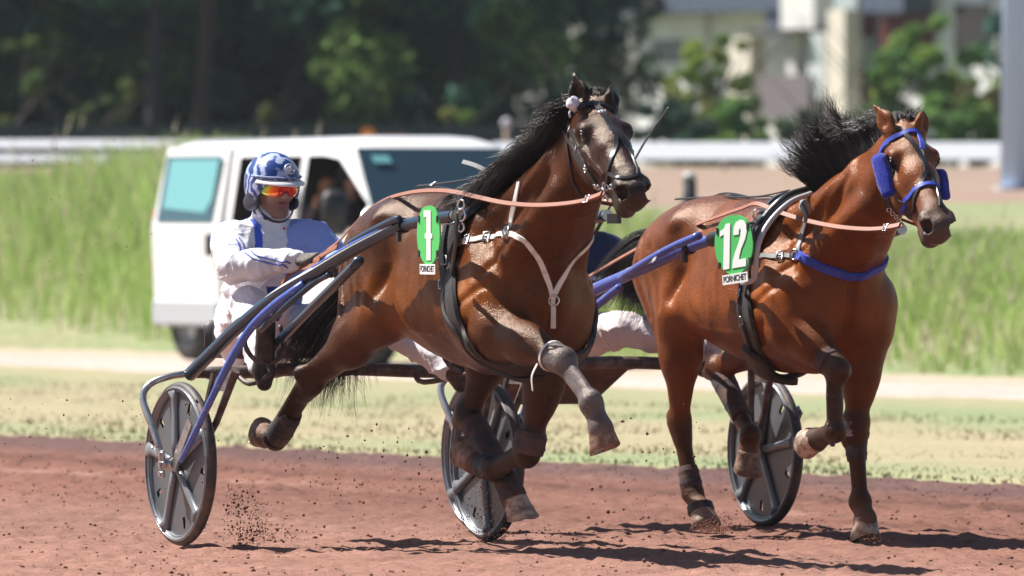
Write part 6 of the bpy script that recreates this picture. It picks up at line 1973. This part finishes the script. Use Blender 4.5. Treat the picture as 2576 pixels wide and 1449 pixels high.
def person(fr, J, name_label, outfit, vox=.0055, group=None, helmet=True):
    S = SDF(vox)
    hc = Vector(J['head']); yaw = J.get('yaw', 0); tilt = J.get('tilt', 0); pit = J.get('pitch', 0)
    Rm = Matrix.Rotation(yaw, 3, 'Z') @ Matrix.Rotation(pit, 3, 'Y') @ Matrix.Rotation(tilt, 3, 'X')
    f_, l_, u_ = Rm @ Vector((1, 0, 0)), Rm @ Vector((0, 1, 0)), Rm @ Vector((0, 0, 1))
    def H(a, b, c): return tuple(hc + f_ * a + l_ * b + u_ * c)
    ls = tuple(l_)
    S.ball(H(-.012, 0, .035), .093, .03, (*ls, .84), 1)
    S.cone(H(.030, 0, .010), H(.036, 0, -.055), .068, .050, .03, (*ls, .90), 1)
    for s_ in (-1, 1):
        S.cone(H(.0, s_ * .050, -.045), H(.058, s_ * .020, -.098), .028, .024, .025, None, 1)
        S.ball(H(.060, s_ * .040, -.020), .026, .02, None, 1)
        S.cone(H(-.010, s_ * .074, .012), H(-.006, s_ * .076, -.022), .022, .014, .01, (*ls, .35), 1)
        S.ball(H(.098, s_ * .031, .012), .014, .012, None, 1, True)
        S.ball(H(.104, s_ * .011, -.024), .009, .008, None, 1)
    S.ball(H(.080, 0, -.100), .021, .018, None, 1)
    S.cone(H(.086, -.036, .030), H(.086, .036, .030), .012, .012, .016, None, 1)
    S.cone(H(.090, 0, .020), H(.112, 0, -.020), .009, .012, .010, None, 1)
    S.cone(H(.092, -.018, -.056), H(.092, .018, -.056), .0075, .0075, .006, None, 2)
    S.cone(H(.089, -.017, -.069), H(.089, .017, -.069), .0085, .0085, .006, None, 2)
    S.cone(H(.104, -.024, -.0625), H(.104, .024, -.0625), .0022, .0022, .003, None, 2, True)
    nk = Vector(J['neck'])
    S.cone(H(-.020, 0, -.035), tuple(nk), .056, .062, .03, None, 1)
    # trunk
    pv = Vector(J['pelvis']); ch = Vector(J['chest']); mid = pv.lerp(ch, .5)
    sh = {s_: Vector(J['sh'][0 if s_ < 0 else 1]) for s_ in (-1, 1)}
    hp = {s_: Vector(J['hip'][0 if s_ < 0 else 1]) for s_ in (-1, 1)}
    lat = (sh[1] - sh[-1]).normalized(); fq = Vector((1, 0, .2)).normalized()
    def trunk(S_, e, tg):
        S_.cone(tuple(ch), tuple(mid), .155 + e, .140 + e, .05, (*fq, .74), tg)
        S_.cone(tuple(mid), tuple(pv), .140 + e, .150 + e, .05, (*fq, .78), tg)
        for s_ in (-1, 1):
            S_.cone(tuple(sh[s_]), tuple(ch.lerp(nk, .75)), .062 + e, .050 + e, .05, None, tg)
            S_.cone(tuple(sh[s_]), tuple(ch + lat * s_ * .06), .072 + e, .09 + e, .06, None, tg)
    def arm(S_, s_, e, tg, stop=1.0):
        el = Vector(J['elbow'][0 if s_ < 0 else 1]); wr = Vector(J['wrist'][0 if s_ < 0 else 1])
        S_.cone(tuple(sh[s_]), tuple(el), .056 + e * 1.3, .042 + e * 1.1, .03, None, tg)
        S_.cone(tuple(el), tuple(el.lerp(wr, .35)), .042 + e * 1.1, .043 + e, .02, None, tg)
        S_.cone(tuple(el.lerp(wr, .35)), tuple(el.lerp(wr, stop)), .043 + e, .028 + e, .02, None, tg)
    def leg(S_, s_, e, tg, stop=1.0):
        kn = Vector(J['knee'][0 if s_ < 0 else 1]); an = Vector(J['ankle'][0 if s_ < 0 else 1])
        S_.cone(tuple(hp[s_]), tuple(kn), .092 + e, .056 + e, .05, None, tg)
        S_.cone(tuple(kn), tuple(kn.lerp(an, .3)), .056 + e, .056 + e, .02, None, tg)
        S_.cone(tuple(kn.lerp(an, .3)), tuple(kn.lerp(an, stop)), .056 + e, .036 + e, .02, None, tg)
    trunk(S, -.012, 0)
    for s_ in (-1, 1):
        k = 0 if s_ < 0 else 1
        arm(S, s_, -.004, 0); leg(S, s_, -.004, 0)
        hand(S, J['wrist'][k], J['hand_d'][k], J['hand_n'][k], s_ * -1, 0)
        an = Vector(J['ankle'][k]); tt = Vector(J['toe'][k])
        S.cone(tuple(an), tuple(an.lerp(tt, .9)), .034, .028, .02, None, 0)
    V, F = S.mesh()
    W = S.weights(V, [0, 1, 2], .004)
    tone = np.ones((len(V), 3)) * np.array([.40, .20, .135])
    # beard shadow and lips
    hv = V - np.array(hc); a = hv @ np.array(f_); b = hv @ np.array(l_); c = hv @ np.array(u_)
    st = np.clip((-.035 - c) / .02, 0, 1) * np.clip((a - .0) / .03, 0, 1) * (c > -.14) * (np.abs(b) < .075)
    tone = tone * (1 - .38 * st[:, None] * np.array([1, .85, .75]))
    tone = tone * (1 - W[:, [2]] * np.array([.05, .35, .25]))
    root = thing('person', name_label, 'person', fr.c, fr.rz, group)
    obj('body', mkmesh('person_body', V, F, M_skin, True, {'tone': tone}), root)
    # ---- clothing
    def wrinkle(x, y, z):
        a = np.abs(vnoise(x * 11 + z * 5, y * 13 - z * 8, z * 9, 40)); b = np.abs(vnoise(x * 26, y * 24 + z * 9, z * 14 + x * 8, 41))
        c = vnoise(x * 7, y * 7, z * 6, 42)
        return -.0115 * (1 - a * 2.2).clip(0, 1) ** 2 - .005 * (1 - b * 2.4).clip(0, 1) ** 2 + .006 * c
    Jk = SDF(vox)
    trunk(Jk, .014, 0)
    for s_ in (-1, 1):
        arm(Jk, s_, .016, 1 if s_ < 0 else 2, .97)
    Jk.cone(tuple(nk.lerp(Vector(hc), .30)), tuple(nk), .074, .084, .01, None, 3)
    Jk.cone(tuple(pv + Vector((.0, 0, -.02))), tuple(pv + Vector((-.0, 0, .08))), .170, .160, .04, (*fq, .80), 0)
    V, F = Jk.mesh(wrinkle)
    W = Jk.weights(V, [0, 1, 2, 3], .004)
    col = outfit['jacket'](V, W, ch, lat, pv)
    jo = obj('jacket', mkmesh('jacket', V, F, outfit['cloth'], True, {'tone': col}), root)
    jb = BVHTree.FromPolygons([tuple(v) for v in V], [tuple(int(i) for i in f) for f in F])
    T_ = SDF(vox)
    T_.cone(tuple(pv + Vector((0, .0, -.04))), tuple(pv + Vector((0, 0, .03))), .155, .155, .04, (*fq, .85), 0)
    for s_ in (-1, 1): leg(T_, s_, .017, 0, .93)
    V, F = T_.mesh(wrinkle)
    W = np.ones((len(V), 3))
    obj('trousers', mkmesh('trousers', V, F, outfit['trouser'], True, {'tone': W * np.array(outfit['tr_tone'])}), root)
    for s_ in (-1, 1):
        k = 0 if s_ < 0 else 1
        B_ = SDF(.005)
        an = Vector(J['ankle'][k]); tt = Vector(J['toe'][k]); kn = Vector(J['knee'][k]); ft = (tt - an).normalized()
        dn = (an - kn).normalized()
        B_.cone(tuple(an.lerp(kn, .30)), tuple(an), .054, .046, .02, None, 0)
        B_.cone(tuple(an + dn * .02), tuple(tt), .047, .043, .02, (.9, 0, .2, .72), 0)
        B_.cone(tuple(an + dn * .045 - ft * .035), tuple(an + dn * .01), .034, .040, .02, None, 0)
        V, F = B_.mesh(); obj('boot', mkmesh('boot', V, F, outfit['boot']), root)
        G_ = SDF(.004)
        hand(G_, J['wrist'][k], J['hand_d'][k], J['hand_n'][k], s_ * -1, 0, 1.0, 1.16)
        wr = Vector(J['wrist'][k]); el = Vector(J['elbow'][k])
        G_.cone(tuple(wr), tuple(wr.lerp(el, .14)), .032, .036, .01)
        V, F = G_.mesh(); obj('glove', mkmesh('glove', V, F, outfit['glove']), root)
    if helmet:
        V = []; F = []; NA, NT = 56, 22
        def edge(az):      # how far down the shell reaches, by azimuth from the front
            a = abs((az + PI) % (2 * PI) - PI)
            return np.interp(a, [0, R(38), R(55), R(75), R(115), R(145), PI], [R(84), R(86), R(104), R(136), R(138), R(122), R(118)])
        for sh_ in (0, 1):
            for j in range(NT + 1):
                for i in range(NA):
                    az = 2 * PI * i / NA; th = edge(az) * j / NT
                    r = 1 - .07 * sh_
                    bump_ = .006 if (R(100) < th) else 0
                    x = .137 * r * math.sin(th) * math.cos(az); y = (.117 * r + bump_) * math.sin(th) * math.sin(az); z = .128 * r * math.cos(th)
                    if th > R(95): z -= (th - R(95)) * .045; x *= .93
                    V.append(H(-.012 + x, y, .034 + z))
        n1 = (NT + 1) * NA
        for j in range(NT):
            for i in range(NA):
                i2 = (i + 1) % NA; q = (j * NA + i, (j + 1) * NA + i, (j + 1) * NA + i2, j * NA + i2)
                F.append(q); F.append(tuple(n1 + x for x in q[::-1]))
        for i in range(NA):
            i2 = (i + 1) % NA; F.append((NT * NA + i, n1 + NT * NA + i, n1 + NT * NA + i2, NT * NA + i2))
        he = obj('helmet', mkmesh('helmet', V, F, outfit['helmet']), root)
        # ear cover, dark lower part
        for s_ in (-1, 1):
            E_ = SDF(.004); E_.cone(H(-.035, s_ * .100, -.060), H(.022, s_ * .098, -.058), .034, .028, .01, (*ls, .55)); E_.cone(H(-.01, s_ * .102, -.03), H(-.01, s_ * .100, -.06), .032, .034, .01, (*ls, .5))
            V, F = E_.mesh(); obj('ear_cover', mkmesh('ear_cover', V, F, M_black_pl2), he)
        # peak
        V = []; F = []; n = 18
        for rr, zz in ((.128, .060), (.150, .053), (.174, .040), (.174, .035), (.150, .047), (.128, .054)):
            for i in range(n + 1):
                a = R(-62 + 124 * i / n); k2 = 1 if rr < .14 else (1 - .35 * abs(math.sin(a)) ** 3)
                V.append(H(-.012 + (rr * k2) * math.cos(a) * 1.02, .86 * rr * math.sin(a) * (1 if rr < .14 else .93), zz - .008 * math.cos(a)))
        for j in range(6):
            for i in range(n):
                j2 = (j + 1) % 6; F.append((j * (n + 1) + i, j * (n + 1) + i + 1, j2 * (n + 1) + i + 1, j2 * (n + 1) + i))
        obj('peak', mkmesh('peak', V, F, M_white_paint), he)
        # rim piping and badge
        mb = MB(); pts = [H(-.012 + .139 * math.cos(R(a)), .119 * math.sin(R(a)), .060) for a in range(-80, 81, 8)]; mb.tube(pts, .005, 6); mb.build('rim_band', outfit['band'], he, True)
        bc = Vector(H(.112, .012, .098)); bn = (bc - Vector(H(-.012, 0, .034))).normalized()
        a = bn.cross(u_).normalized(); b = a.cross(bn)
        mb = MB(); mb.tube([bc + bn * .003 + a * math.cos(2 * PI * i / 20) * .024 + b * math.sin(2 * PI * i / 20) * .021 for i in range(20)], .0042, 6, closed=True); bd = mb.build('badge', M_badge, he, True)
        V, F = uvsphere(tuple(bc + bn * .001), .014, 12, 8); obj('badge_centre', mkmesh('badge_centre', V, F, M_badge), bd)
        # chin straps
        for s_ in (-1, 1):
            mb = MB(); mb.ribbon(catmull([H(.02, s_ * .092, -.065), H(.045, s_ * .070, -.105), H(.062, s_ * .035, -.130), H(.066, 0, -.136)], 5), [Vector(H(.3, s_ * .5, -.5)) - hc] * 16, .014, .004); mb.build('chin_strap', M_leather, he, True, 40)
            mb = MB(); mb.ribbon(catmull([H(-.03, s_ * .092, -.075), H(.0, s_ * .076, -.11), H(.045, s_ * .050, -.125)], 5), [Vector(H(.1, s_ * .6, -.3)) - hc] * 11, .012, .004); mb.build('chin_strap', M_leather, he, True, 40)
        # wrap-around mirrored glasses
        V = []; F = []; n = 26
        rows_ = [(.034, .0), (.014, .006), (-.008, .005), (-.026, -.002)]
        for lay in (0, .004):
            for z, o_ in rows_:
                for i in range(n + 1):
                    t = -1 + 2 * i / n; a = t * R(70)
                    zz = z
                    if z < -.01: zz = z + .024 * math.exp(-(t / .16) ** 2) + .010 * abs(t) ** 3
                    if z > .02: zz = z - .010 * abs(t) ** 3
                    V.append(H(.020 + (.092 + o_ - lay) * math.cos(a), (.092 + o_ - lay) * math.sin(a), .002 + zz))
        m_ = len(rows_) * (n + 1)
        for j in range(3):
            for i in range(n):
                q = (j * (n + 1) + i, j * (n + 1) + i + 1, (j + 1) * (n + 1) + i + 1, (j + 1) * (n + 1) + i); F.append(q); F.append(tuple(m_ + x for x in q[::-1]))
        t_ = np.array([(-1 + 2 * (i % (n + 1)) / n) for i in range(len(V))])
        gl = obj('sunglasses', mkmesh('lens', V, F, M_lens, True, {'side': np.abs(t_)}), root)
        for s_ in (-1, 1):
            mb = MB(); mb.ribbon([H(.055, s_ * .088, .022), H(.02, s_ * .095, .020), H(-.03, s_ * .097, .012)], [l_ * s_] * 3, .013, .004); mb.build('temple', M_leather, gl, True)
    else:
        Hh = SDF(.008); Hh.ball(H(-.022, 0, .052), .094, .02, (*ls, .86)); Hh.cone(H(-.05, 0, .02), H(-.06, 0, -.05), .07, .05, .02)
        V, F = Hh.mesh(); obj('hair', mkmesh('hair', V, F, mat('short_dark_hair', (.03, .02, .015), rough=.8, bump=(80, .005))), root)
    return root, jb, H

M_black_pl2 = mat('dark_ear_cover', (.03, .033, .05), rough=.45)
M_badge = mat('silver_badge', (.55, .58, .66), rough=.4, metal=.3)
M_hband = mat('pale_blue_band', (.35, .40, .56), rough=.5, noise=(90, (.10, .14, .36), .45, .55))
# mirrored lens: red-orange with yellow-green ends
M_lens = bpy.data.materials.new('mirror_lens'); M_lens.use_nodes = True
_n = M_lens.node_tree; _b = _n.nodes['Principled BSDF']; _a = _n.nodes.new('ShaderNodeAttribute'); _a.attribute_name = 'side'
_t = _n.nodes.new('ShaderNodeTexCoord'); _z = _n.nodes.new('ShaderNodeTexNoise'); _z.inputs['Scale'].default_value = 16
_n.links.new(_t.outputs['Object'], _z.inputs['Vector'])
_m = _n.nodes.new('ShaderNodeMath'); _m.operation = 'MULTIPLY_ADD'; _m.inputs[1].default_value = .55
_n.links.new(_z.outputs['Fac'], _m.inputs[0]); _s = _n.nodes.new('ShaderNodeMath'); _s.operation = 'MULTIPLY_ADD'; _s.inputs[1].default_value = .78; _s.inputs[2].default_value = -.24
_n.links.new(_a.outputs['Fac'], _s.inputs[0]); _n.links.new(_s.outputs[0], _m.inputs[2])
_r = _n.nodes.new('ShaderNodeValToRGB'); _e = _r.color_ramp
_e.elements[0].position = 0.0; _e.elements[0].color = (.55, .02, .03, 1); _e.elements[1].position = 1.0; _e.elements[1].color = (.10, .75, .55, 1)
for p_, c_ in ((.25, (.85, .05, .015, 1)), (.48, (.95, .18, .01, 1)), (.66, (.95, .60, .03, 1)), (.80, (.35, .75, .15, 1))):
    q_ = _e.elements.new(p_); q_.color = c_
_n.links.new(_m.outputs[0], _r.inputs[0]); _n.links.new(_r.outputs[0], _b.inputs['Base Color'])
_b.inputs['Metallic'].default_value = .55; _b.inputs['Roughness'].default_value = .18; _b.inputs['Coat Weight'].default_value = .6

# painted helmet: blue with white feathery strokes
def helmet_mat(name, c1, c2):
    m = bpy.data.materials.new(name); m.use_nodes = True; nt = m.node_tree; b = nt.nodes['Principled BSDF']
    tc = nt.nodes.new('ShaderNodeTexCoord'); w = nt.nodes.new('ShaderNodeTexWave'); w.inputs['Scale'].default_value = 5; w.inputs['Distortion'].default_value = 14; w.inputs['Detail'].default_value = 3; w.inputs['Detail Scale'].default_value = 1.6
    nt.links.new(tc.outputs['Object'], w.inputs['Vector'])
    r = nt.nodes.new('ShaderNodeValToRGB'); r.color_ramp.elements[0].position = .50; r.color_ramp.elements[0].color = (*c1, 1); r.color_ramp.elements[1].position = .85; r.color_ramp.elements[1].color = (*c2, 1)
    nt.links.new(w.outputs['Color'], r.inputs[0]); nt.links.new(r.outputs[0], b.inputs['Base Color'])
    b.inputs['Roughness'].default_value = .3; b.inputs['Coat Weight'].default_value = .5
    return m
M_helmet1 = helmet_mat('painted_helmet', (.018, .050, .23), (.42, .50, .70))
M_helmet2 = helmet_mat('plain_helmet', (.02, .02, .03), (.03, .03, .05))

def jacket1(V, W, ch, lat, pv):
    w = np.array([1.0, 1.0, 1.0]); bl = np.array([.36, .48, .92]); nv = np.array([.045, .10, .50])
    rel = V - np.array(ch); s_ = rel @ np.array(lat); h = rel[:, 2]; f = rel[:, 0]
    c = np.repeat(w[None], len(V), 0)
    m = ((s_ > .035 + (h) * .10) & (h > -.20) & (f > -.06)) | (W[:, 2] > .5)
    c[m] = bl
    m = (np.abs(s_ + .095 - (h - .05) * .1) < .022) & (h > .045) & (W[:, 1] < .9); c[m] = nv * 1.6     # yoke over the right shoulder
    m = (s_ < -.08) & (h > .06) & (f < .02) & (W[:, 1] < .6); c[m] = nv * 1.8
    m = (np.abs(s_ - .02) < (.05 + (h + .16) * .35)) & (h > -.27) & (h < -.12) & (f > 0); c[m] = nv * .8
    c[W[:, 3] > .5] = w
    return c
outfit1 = dict(jacket=jacket1, cloth=M_white_cloth, trouser=M_white_cloth, tr_tone=(.98, .94, .96), boot=mat('brown_riding_boot', (.030, .018, .015), rough=.45, noise=(14, (.12, .07, .05), .5, .7)), glove=M_glove, helmet=M_helmet1, band=M_hband)
JO1 = dict(head=(-.545, -.05, 1.522), neck=(-.585, -.05, 1.36), chest=(-.60, -.05, 1.22), pelvis=(-.735, -.05, .90),
    sh=[(-.555, -.235, 1.285), (-.53, .135, 1.285)], hip=[(-.70, -.14, .90), (-.70, .06, .90)],
    elbow=[(-.30, -.355, 1.185), (-.26, .25, 1.14)], wrist=[(-.085, -.135, 1.215), (-.075, .03, 1.205)],
    hand_d=[(1, .35, .12), (1, -.1, .05)], hand_n=[(0, .4, -.9), (0, -.4, -.9)],
    knee=[(-.265, -.285, 1.02), (-.205, .30, .97)], ankle=[(.055, -.36, .755), (.205, .475, .735)], toe=[(.095, -.365, .945), (.27, .485, .90)],
    yaw=R(6), pitch=R(6), tilt=R(0))
drv1, JB1, HD1 = person(FR1, JO1, 'driver in white and blue suit, painted helmet and orange mirrored glasses on the sulky', outfit1)
# double blue stripes down the right sleeve
def stripes(px_paths):
    for pxs in px_paths:
        P = [hit(FR1, JB1, *q)[0] for q in pxs]; pts, ns = snap(JB1, catmull(P, 6), .0022)
        mb = MB(); mb.ribbon(pts, ns, .007, .0018); mb.build('stripe', mat_stripe, drv1, True)
mat_stripe = mat('blue_stripe', (.05, .09, .42), rough=.6)
stripes([[(600, 598), (612, 620), (640, 640), (680, 652), (730, 662), (780, 668)], [(592, 602), (603, 626), (632, 648), (676, 662), (722, 672), (768, 678)]])
# small crest on the chest
p_, n_ = hit(FR1, JB1, 714, 578)
mb = MB(); mb.ribbon([p_ + Vector((0, 0, -.012)) + n_ * .002, p_ + Vector((0, 0, .012)) + n_ * .002], [n_, n_], .022, .002); cb_ = mb.build('crest', M_white_paint, drv1)
mb = MB(); mb.ribbon([p_ + Vector((0, 0, -.002)) + n_ * .004, p_ + Vector((0, 0, .009)) + n_ * .004], [n_, n_], .014, .001); mb.build('crest_mark', M_red2 := mat('crest_red', (.5, .03, .05), rough=.6), cb_)
def jacket2(V, W, ch, lat, pv):
    c = np.repeat(np.array([[.025, .035, .10]]), len(V), 0); return c
outfit2 = dict(jacket=jacket2, cloth=M_white_cloth, trouser=M_white_cloth, tr_tone=(.94, .84, .82), boot=mat('pale_muddy_boot', (.55, .48, .46), rough=.6, noise=(14, (.25, .17, .15), .5, .7)), glove=M_navy, helmet=M_helmet2, band=M_leather)
JO2 = dict(JO1); JO2['head'] = (-.66, .05, 1.46); JO2['neck'] = (-.68, .05, 1.30); JO2['chest'] = (-.68, .05, 1.16); JO2['pelvis'] = (-.72, .0, .88)
JO2['sh'] = [(-.64, -.13, 1.225), (-.63, .24, 1.225)]; JO2['elbow'] = [(-.42, -.25, 1.08), (-.40, .33, 1.08)]; JO2['wrist'] = [(-.15, -.11, 1.10), (-.14, .10, 1.10)]
JO2['pelvis'] = (-.70, .0, .84); JO2['hip'] = [(-.64, -.09, .84), (-.62, .07, .85)]
JO2['knee'] = [(-.22, -.20, .93), (-.225, .135, .895)]; JO2['ankle'] = [(.12, -.38, .77), (.015, .42, .80)]; JO2['toe'] = [(.17, -.38, .94), (.06, .44, .90)]
drv2, JB2, HD2 = person(FR2, JO2, 'second driver in navy top and muddy white trousers, mostly hidden by the dark bay', outfit2, .007)
# whip of the second driver
t = thing('whip', 'thin black driving whip rising behind the dark bay head', 'whip', FR2.c, FR2.rz)
wp = catmull([FR2.L(1462, 652, .05), FR2.L(1487, 604, .03), FR2.L(1532, 524, .02), FR2.L(1602, 392, .0), FR2.L(1640, 330, .0), FR2.L(1682, 270, .0)], 5)
mb = MB(); mb.tube(wp[:10], [.009] * 10, 8); mb.build('grip', M_leather, t, True); mb = MB(); mb.tube(wp[9:], [.006 - .00015 * i for i in range(len(wp) - 9)], 6); mb.build('shaft', mat('whip_shaft', (.10, .10, .11), rough=.4), t, True)

# person sitting in the van
outfit3 = dict(jacket=lambda V, W, a, b, c: np.repeat(np.array([[.10, .07, .10]]), len(V), 0), cloth=M_white_cloth, trouser=M_navy, tr_tone=(.1, .1, .15), boot=M_boot_black, glove=M_skin3 if False else mat('bare_hand', (.50, .25, .17), rough=.5), helmet=None, band=None)
JO3 = dict(head=(.62, -.48, 1.53), neck=(.60, -.48, 1.37), chest=(.58, -.48, 1.22), pelvis=(.66, -.46, .95), sh=[(.60, -.66, 1.30), (.60, -.30, 1.30)], hip=[(.68, -.56, .93), (.68, -.36, .93)],
    elbow=[(.88, -.80, 1.20), (.85, -.30, 1.05)], wrist=[(1.08, -.84, 1.36), (1.10, -.35, 1.15)], hand_d=[(.3, 0, 1), (1, 0, .2)], hand_n=[(.3, .9, .1), (0, 0, -1)],
    knee=[(1.10, -.56, .98), (1.10, -.36, .98)], ankle=[(1.22, -.56, .55), (1.22, -.36, .55)], toe=[(1.36, -.56, .50), (1.36, -.36, .50)], yaw=R(-20))
_V = Frame(FRV.c.x, FRV.c.y, 28.0); _V.c.z = .04
person(_V, JO3, 'person in dark top sitting at the open front window of the white van', outfit3, .012, None, False)
JO4 = {}
for k_, v_ in JO3.items():
    if isinstance(v_, (tuple,)): JO4[k_] = (v_[0] - 1.3, v_[1] + .42, v_[2] - .0)
    elif isinstance(v_, list) and k_ not in ('hand_d', 'hand_n'): JO4[k_] = [(q[0] - 1.3, q[1] + .42, q[2]) for q in v_]
    else: JO4[k_] = v_
person(_V, JO4, 'shadowed passenger sitting inside the open side door of the van', outfit3, .012, None, False)
# ================================================================ dirt thrown up
g = np.random.default_rng(77)
def spray(px0, px1, py0, py1, n, d0, d1, rmin, rmax, p=4, dens=None):
    px = g.uniform(px0, px1, n); py = g.uniform(py0, py1, n); d = g.uniform(d0, d1, n)
    if dens is not None:
        k = g.random(n) < dens(px, py); px, py, d = px[k], py[k], d[k]
    r = rmin + (rmax - rmin) * g.random(len(px)) ** p
    C3 = np.stack([(px - 1288) * d / FPX, d, CAM_H - (py - 500) * d / FPX], 1)
    return C3, r
gauss = lambda cx, cy, sx, sy: (lambda x, y: np.exp(-((x - cx) / sx) ** 2 - ((y - cy) / sy) ** 2))
parts_ = [spray(560, 760, 1210, 1360, 1980, 44.6, 45.2, 0.0016, 0.0090, 5, gauss(600, 1260, 34, 28)),
          spray(560, 860, 1240, 1380, 4180, 44.6, 45.2, 0.0012, 0.0072, 5, gauss(620, 1330, 60, 42)),
          spray(560, 900, 1300, 1400, 1980, 44.6, 45.2, 0.0012, 0.0081, 5, gauss(680, 1350, 60, 22)),
          spray(620, 1120, 1030, 1340, 924, 43.8, 45.2, 0.0014, 0.0090, 5, gauss(900, 1180, 170, 110)),
          spray(1130, 1290, 1180, 1380, 1980, 43.6, 44.6, 0.0012, 0.0054, 5, gauss(1210, 1290, 60, 70)),
          spray(1480, 1760, 1000, 1320, 90, 43.5, 46.0, .002, .011, 5),
          spray(0, 400, 200, 700, 60, 44, 46, .0015, .005, 2), spray(0, 560, 1000, 1300, 264, 43.5, 45.5, 0.0016, 0.0081, 5), spray(100, 1500, 100, 500, 40, 44, 46, .001, .003),
          spray(1700, 1900, 1270, 1345, 2860, 45.6, 46.2, 0.0010, 0.0054, 4, gauss(1805, 1322, 48, 20)),
          spray(1740, 1860, 1300, 1342, 1980, 45.6, 46.1, 0.0012, 0.0063, 4, gauss(1795, 1330, 40, 12)),
          spray(2150, 2260, 1335, 1368, 572, 44.9, 45.3, 0.0012, 0.0054, 4, gauss(2205, 1358, 35, 8)),
          spray(560, 900, 1180, 1372, 9000, 44.6, 45.2, .0009, .0036, 3, lambda x, y: np.exp(-((x - 600 - (y - 1220).clip(0, 200) * .45) / 52) ** 2) * np.clip((y - 1190) / 60, 0, 1) * np.clip(.35 + 1.3 * vnoise(x / 22, y / 16, x * 0, 71), 0, 1) * .9), spray(1080, 1500, 1330, 1380, 264, 43, 44.3, 0.0016, 0.0063, 4)]
names = ['dirt thrown up behind the near wheel'] * 3 + ['dirt flying between the wheels'] + ['fine dirt falling in front of the far wheel']
def join(idx): return np.concatenate([parts_[i][0] for i in idx]), np.concatenate([parts_[i][1] for i in idx])
for idx, lab in (((0, 1, 2, 12), 'red clay thrown up behind the near sulky wheel'), ((3, 5, 6, 7, 8, 13), 'scattered red clay flying over the track'), ((4,), 'fine clay falling in front of the far wheel of the first sulky'), ((9, 10, 11), 'clay bursting from under the bright bay hooves')):
    c_, r_ = join(idx)
    tag(clods('flying_dirt', c_, r_, M_dirt if 'M_dirt' in globals() else globals().setdefault('M_dirt', mat('flying_clay', (.19, .092, .066), rough=.95, spec=.1)), idx[0], 1.0), lab, 'dirt')
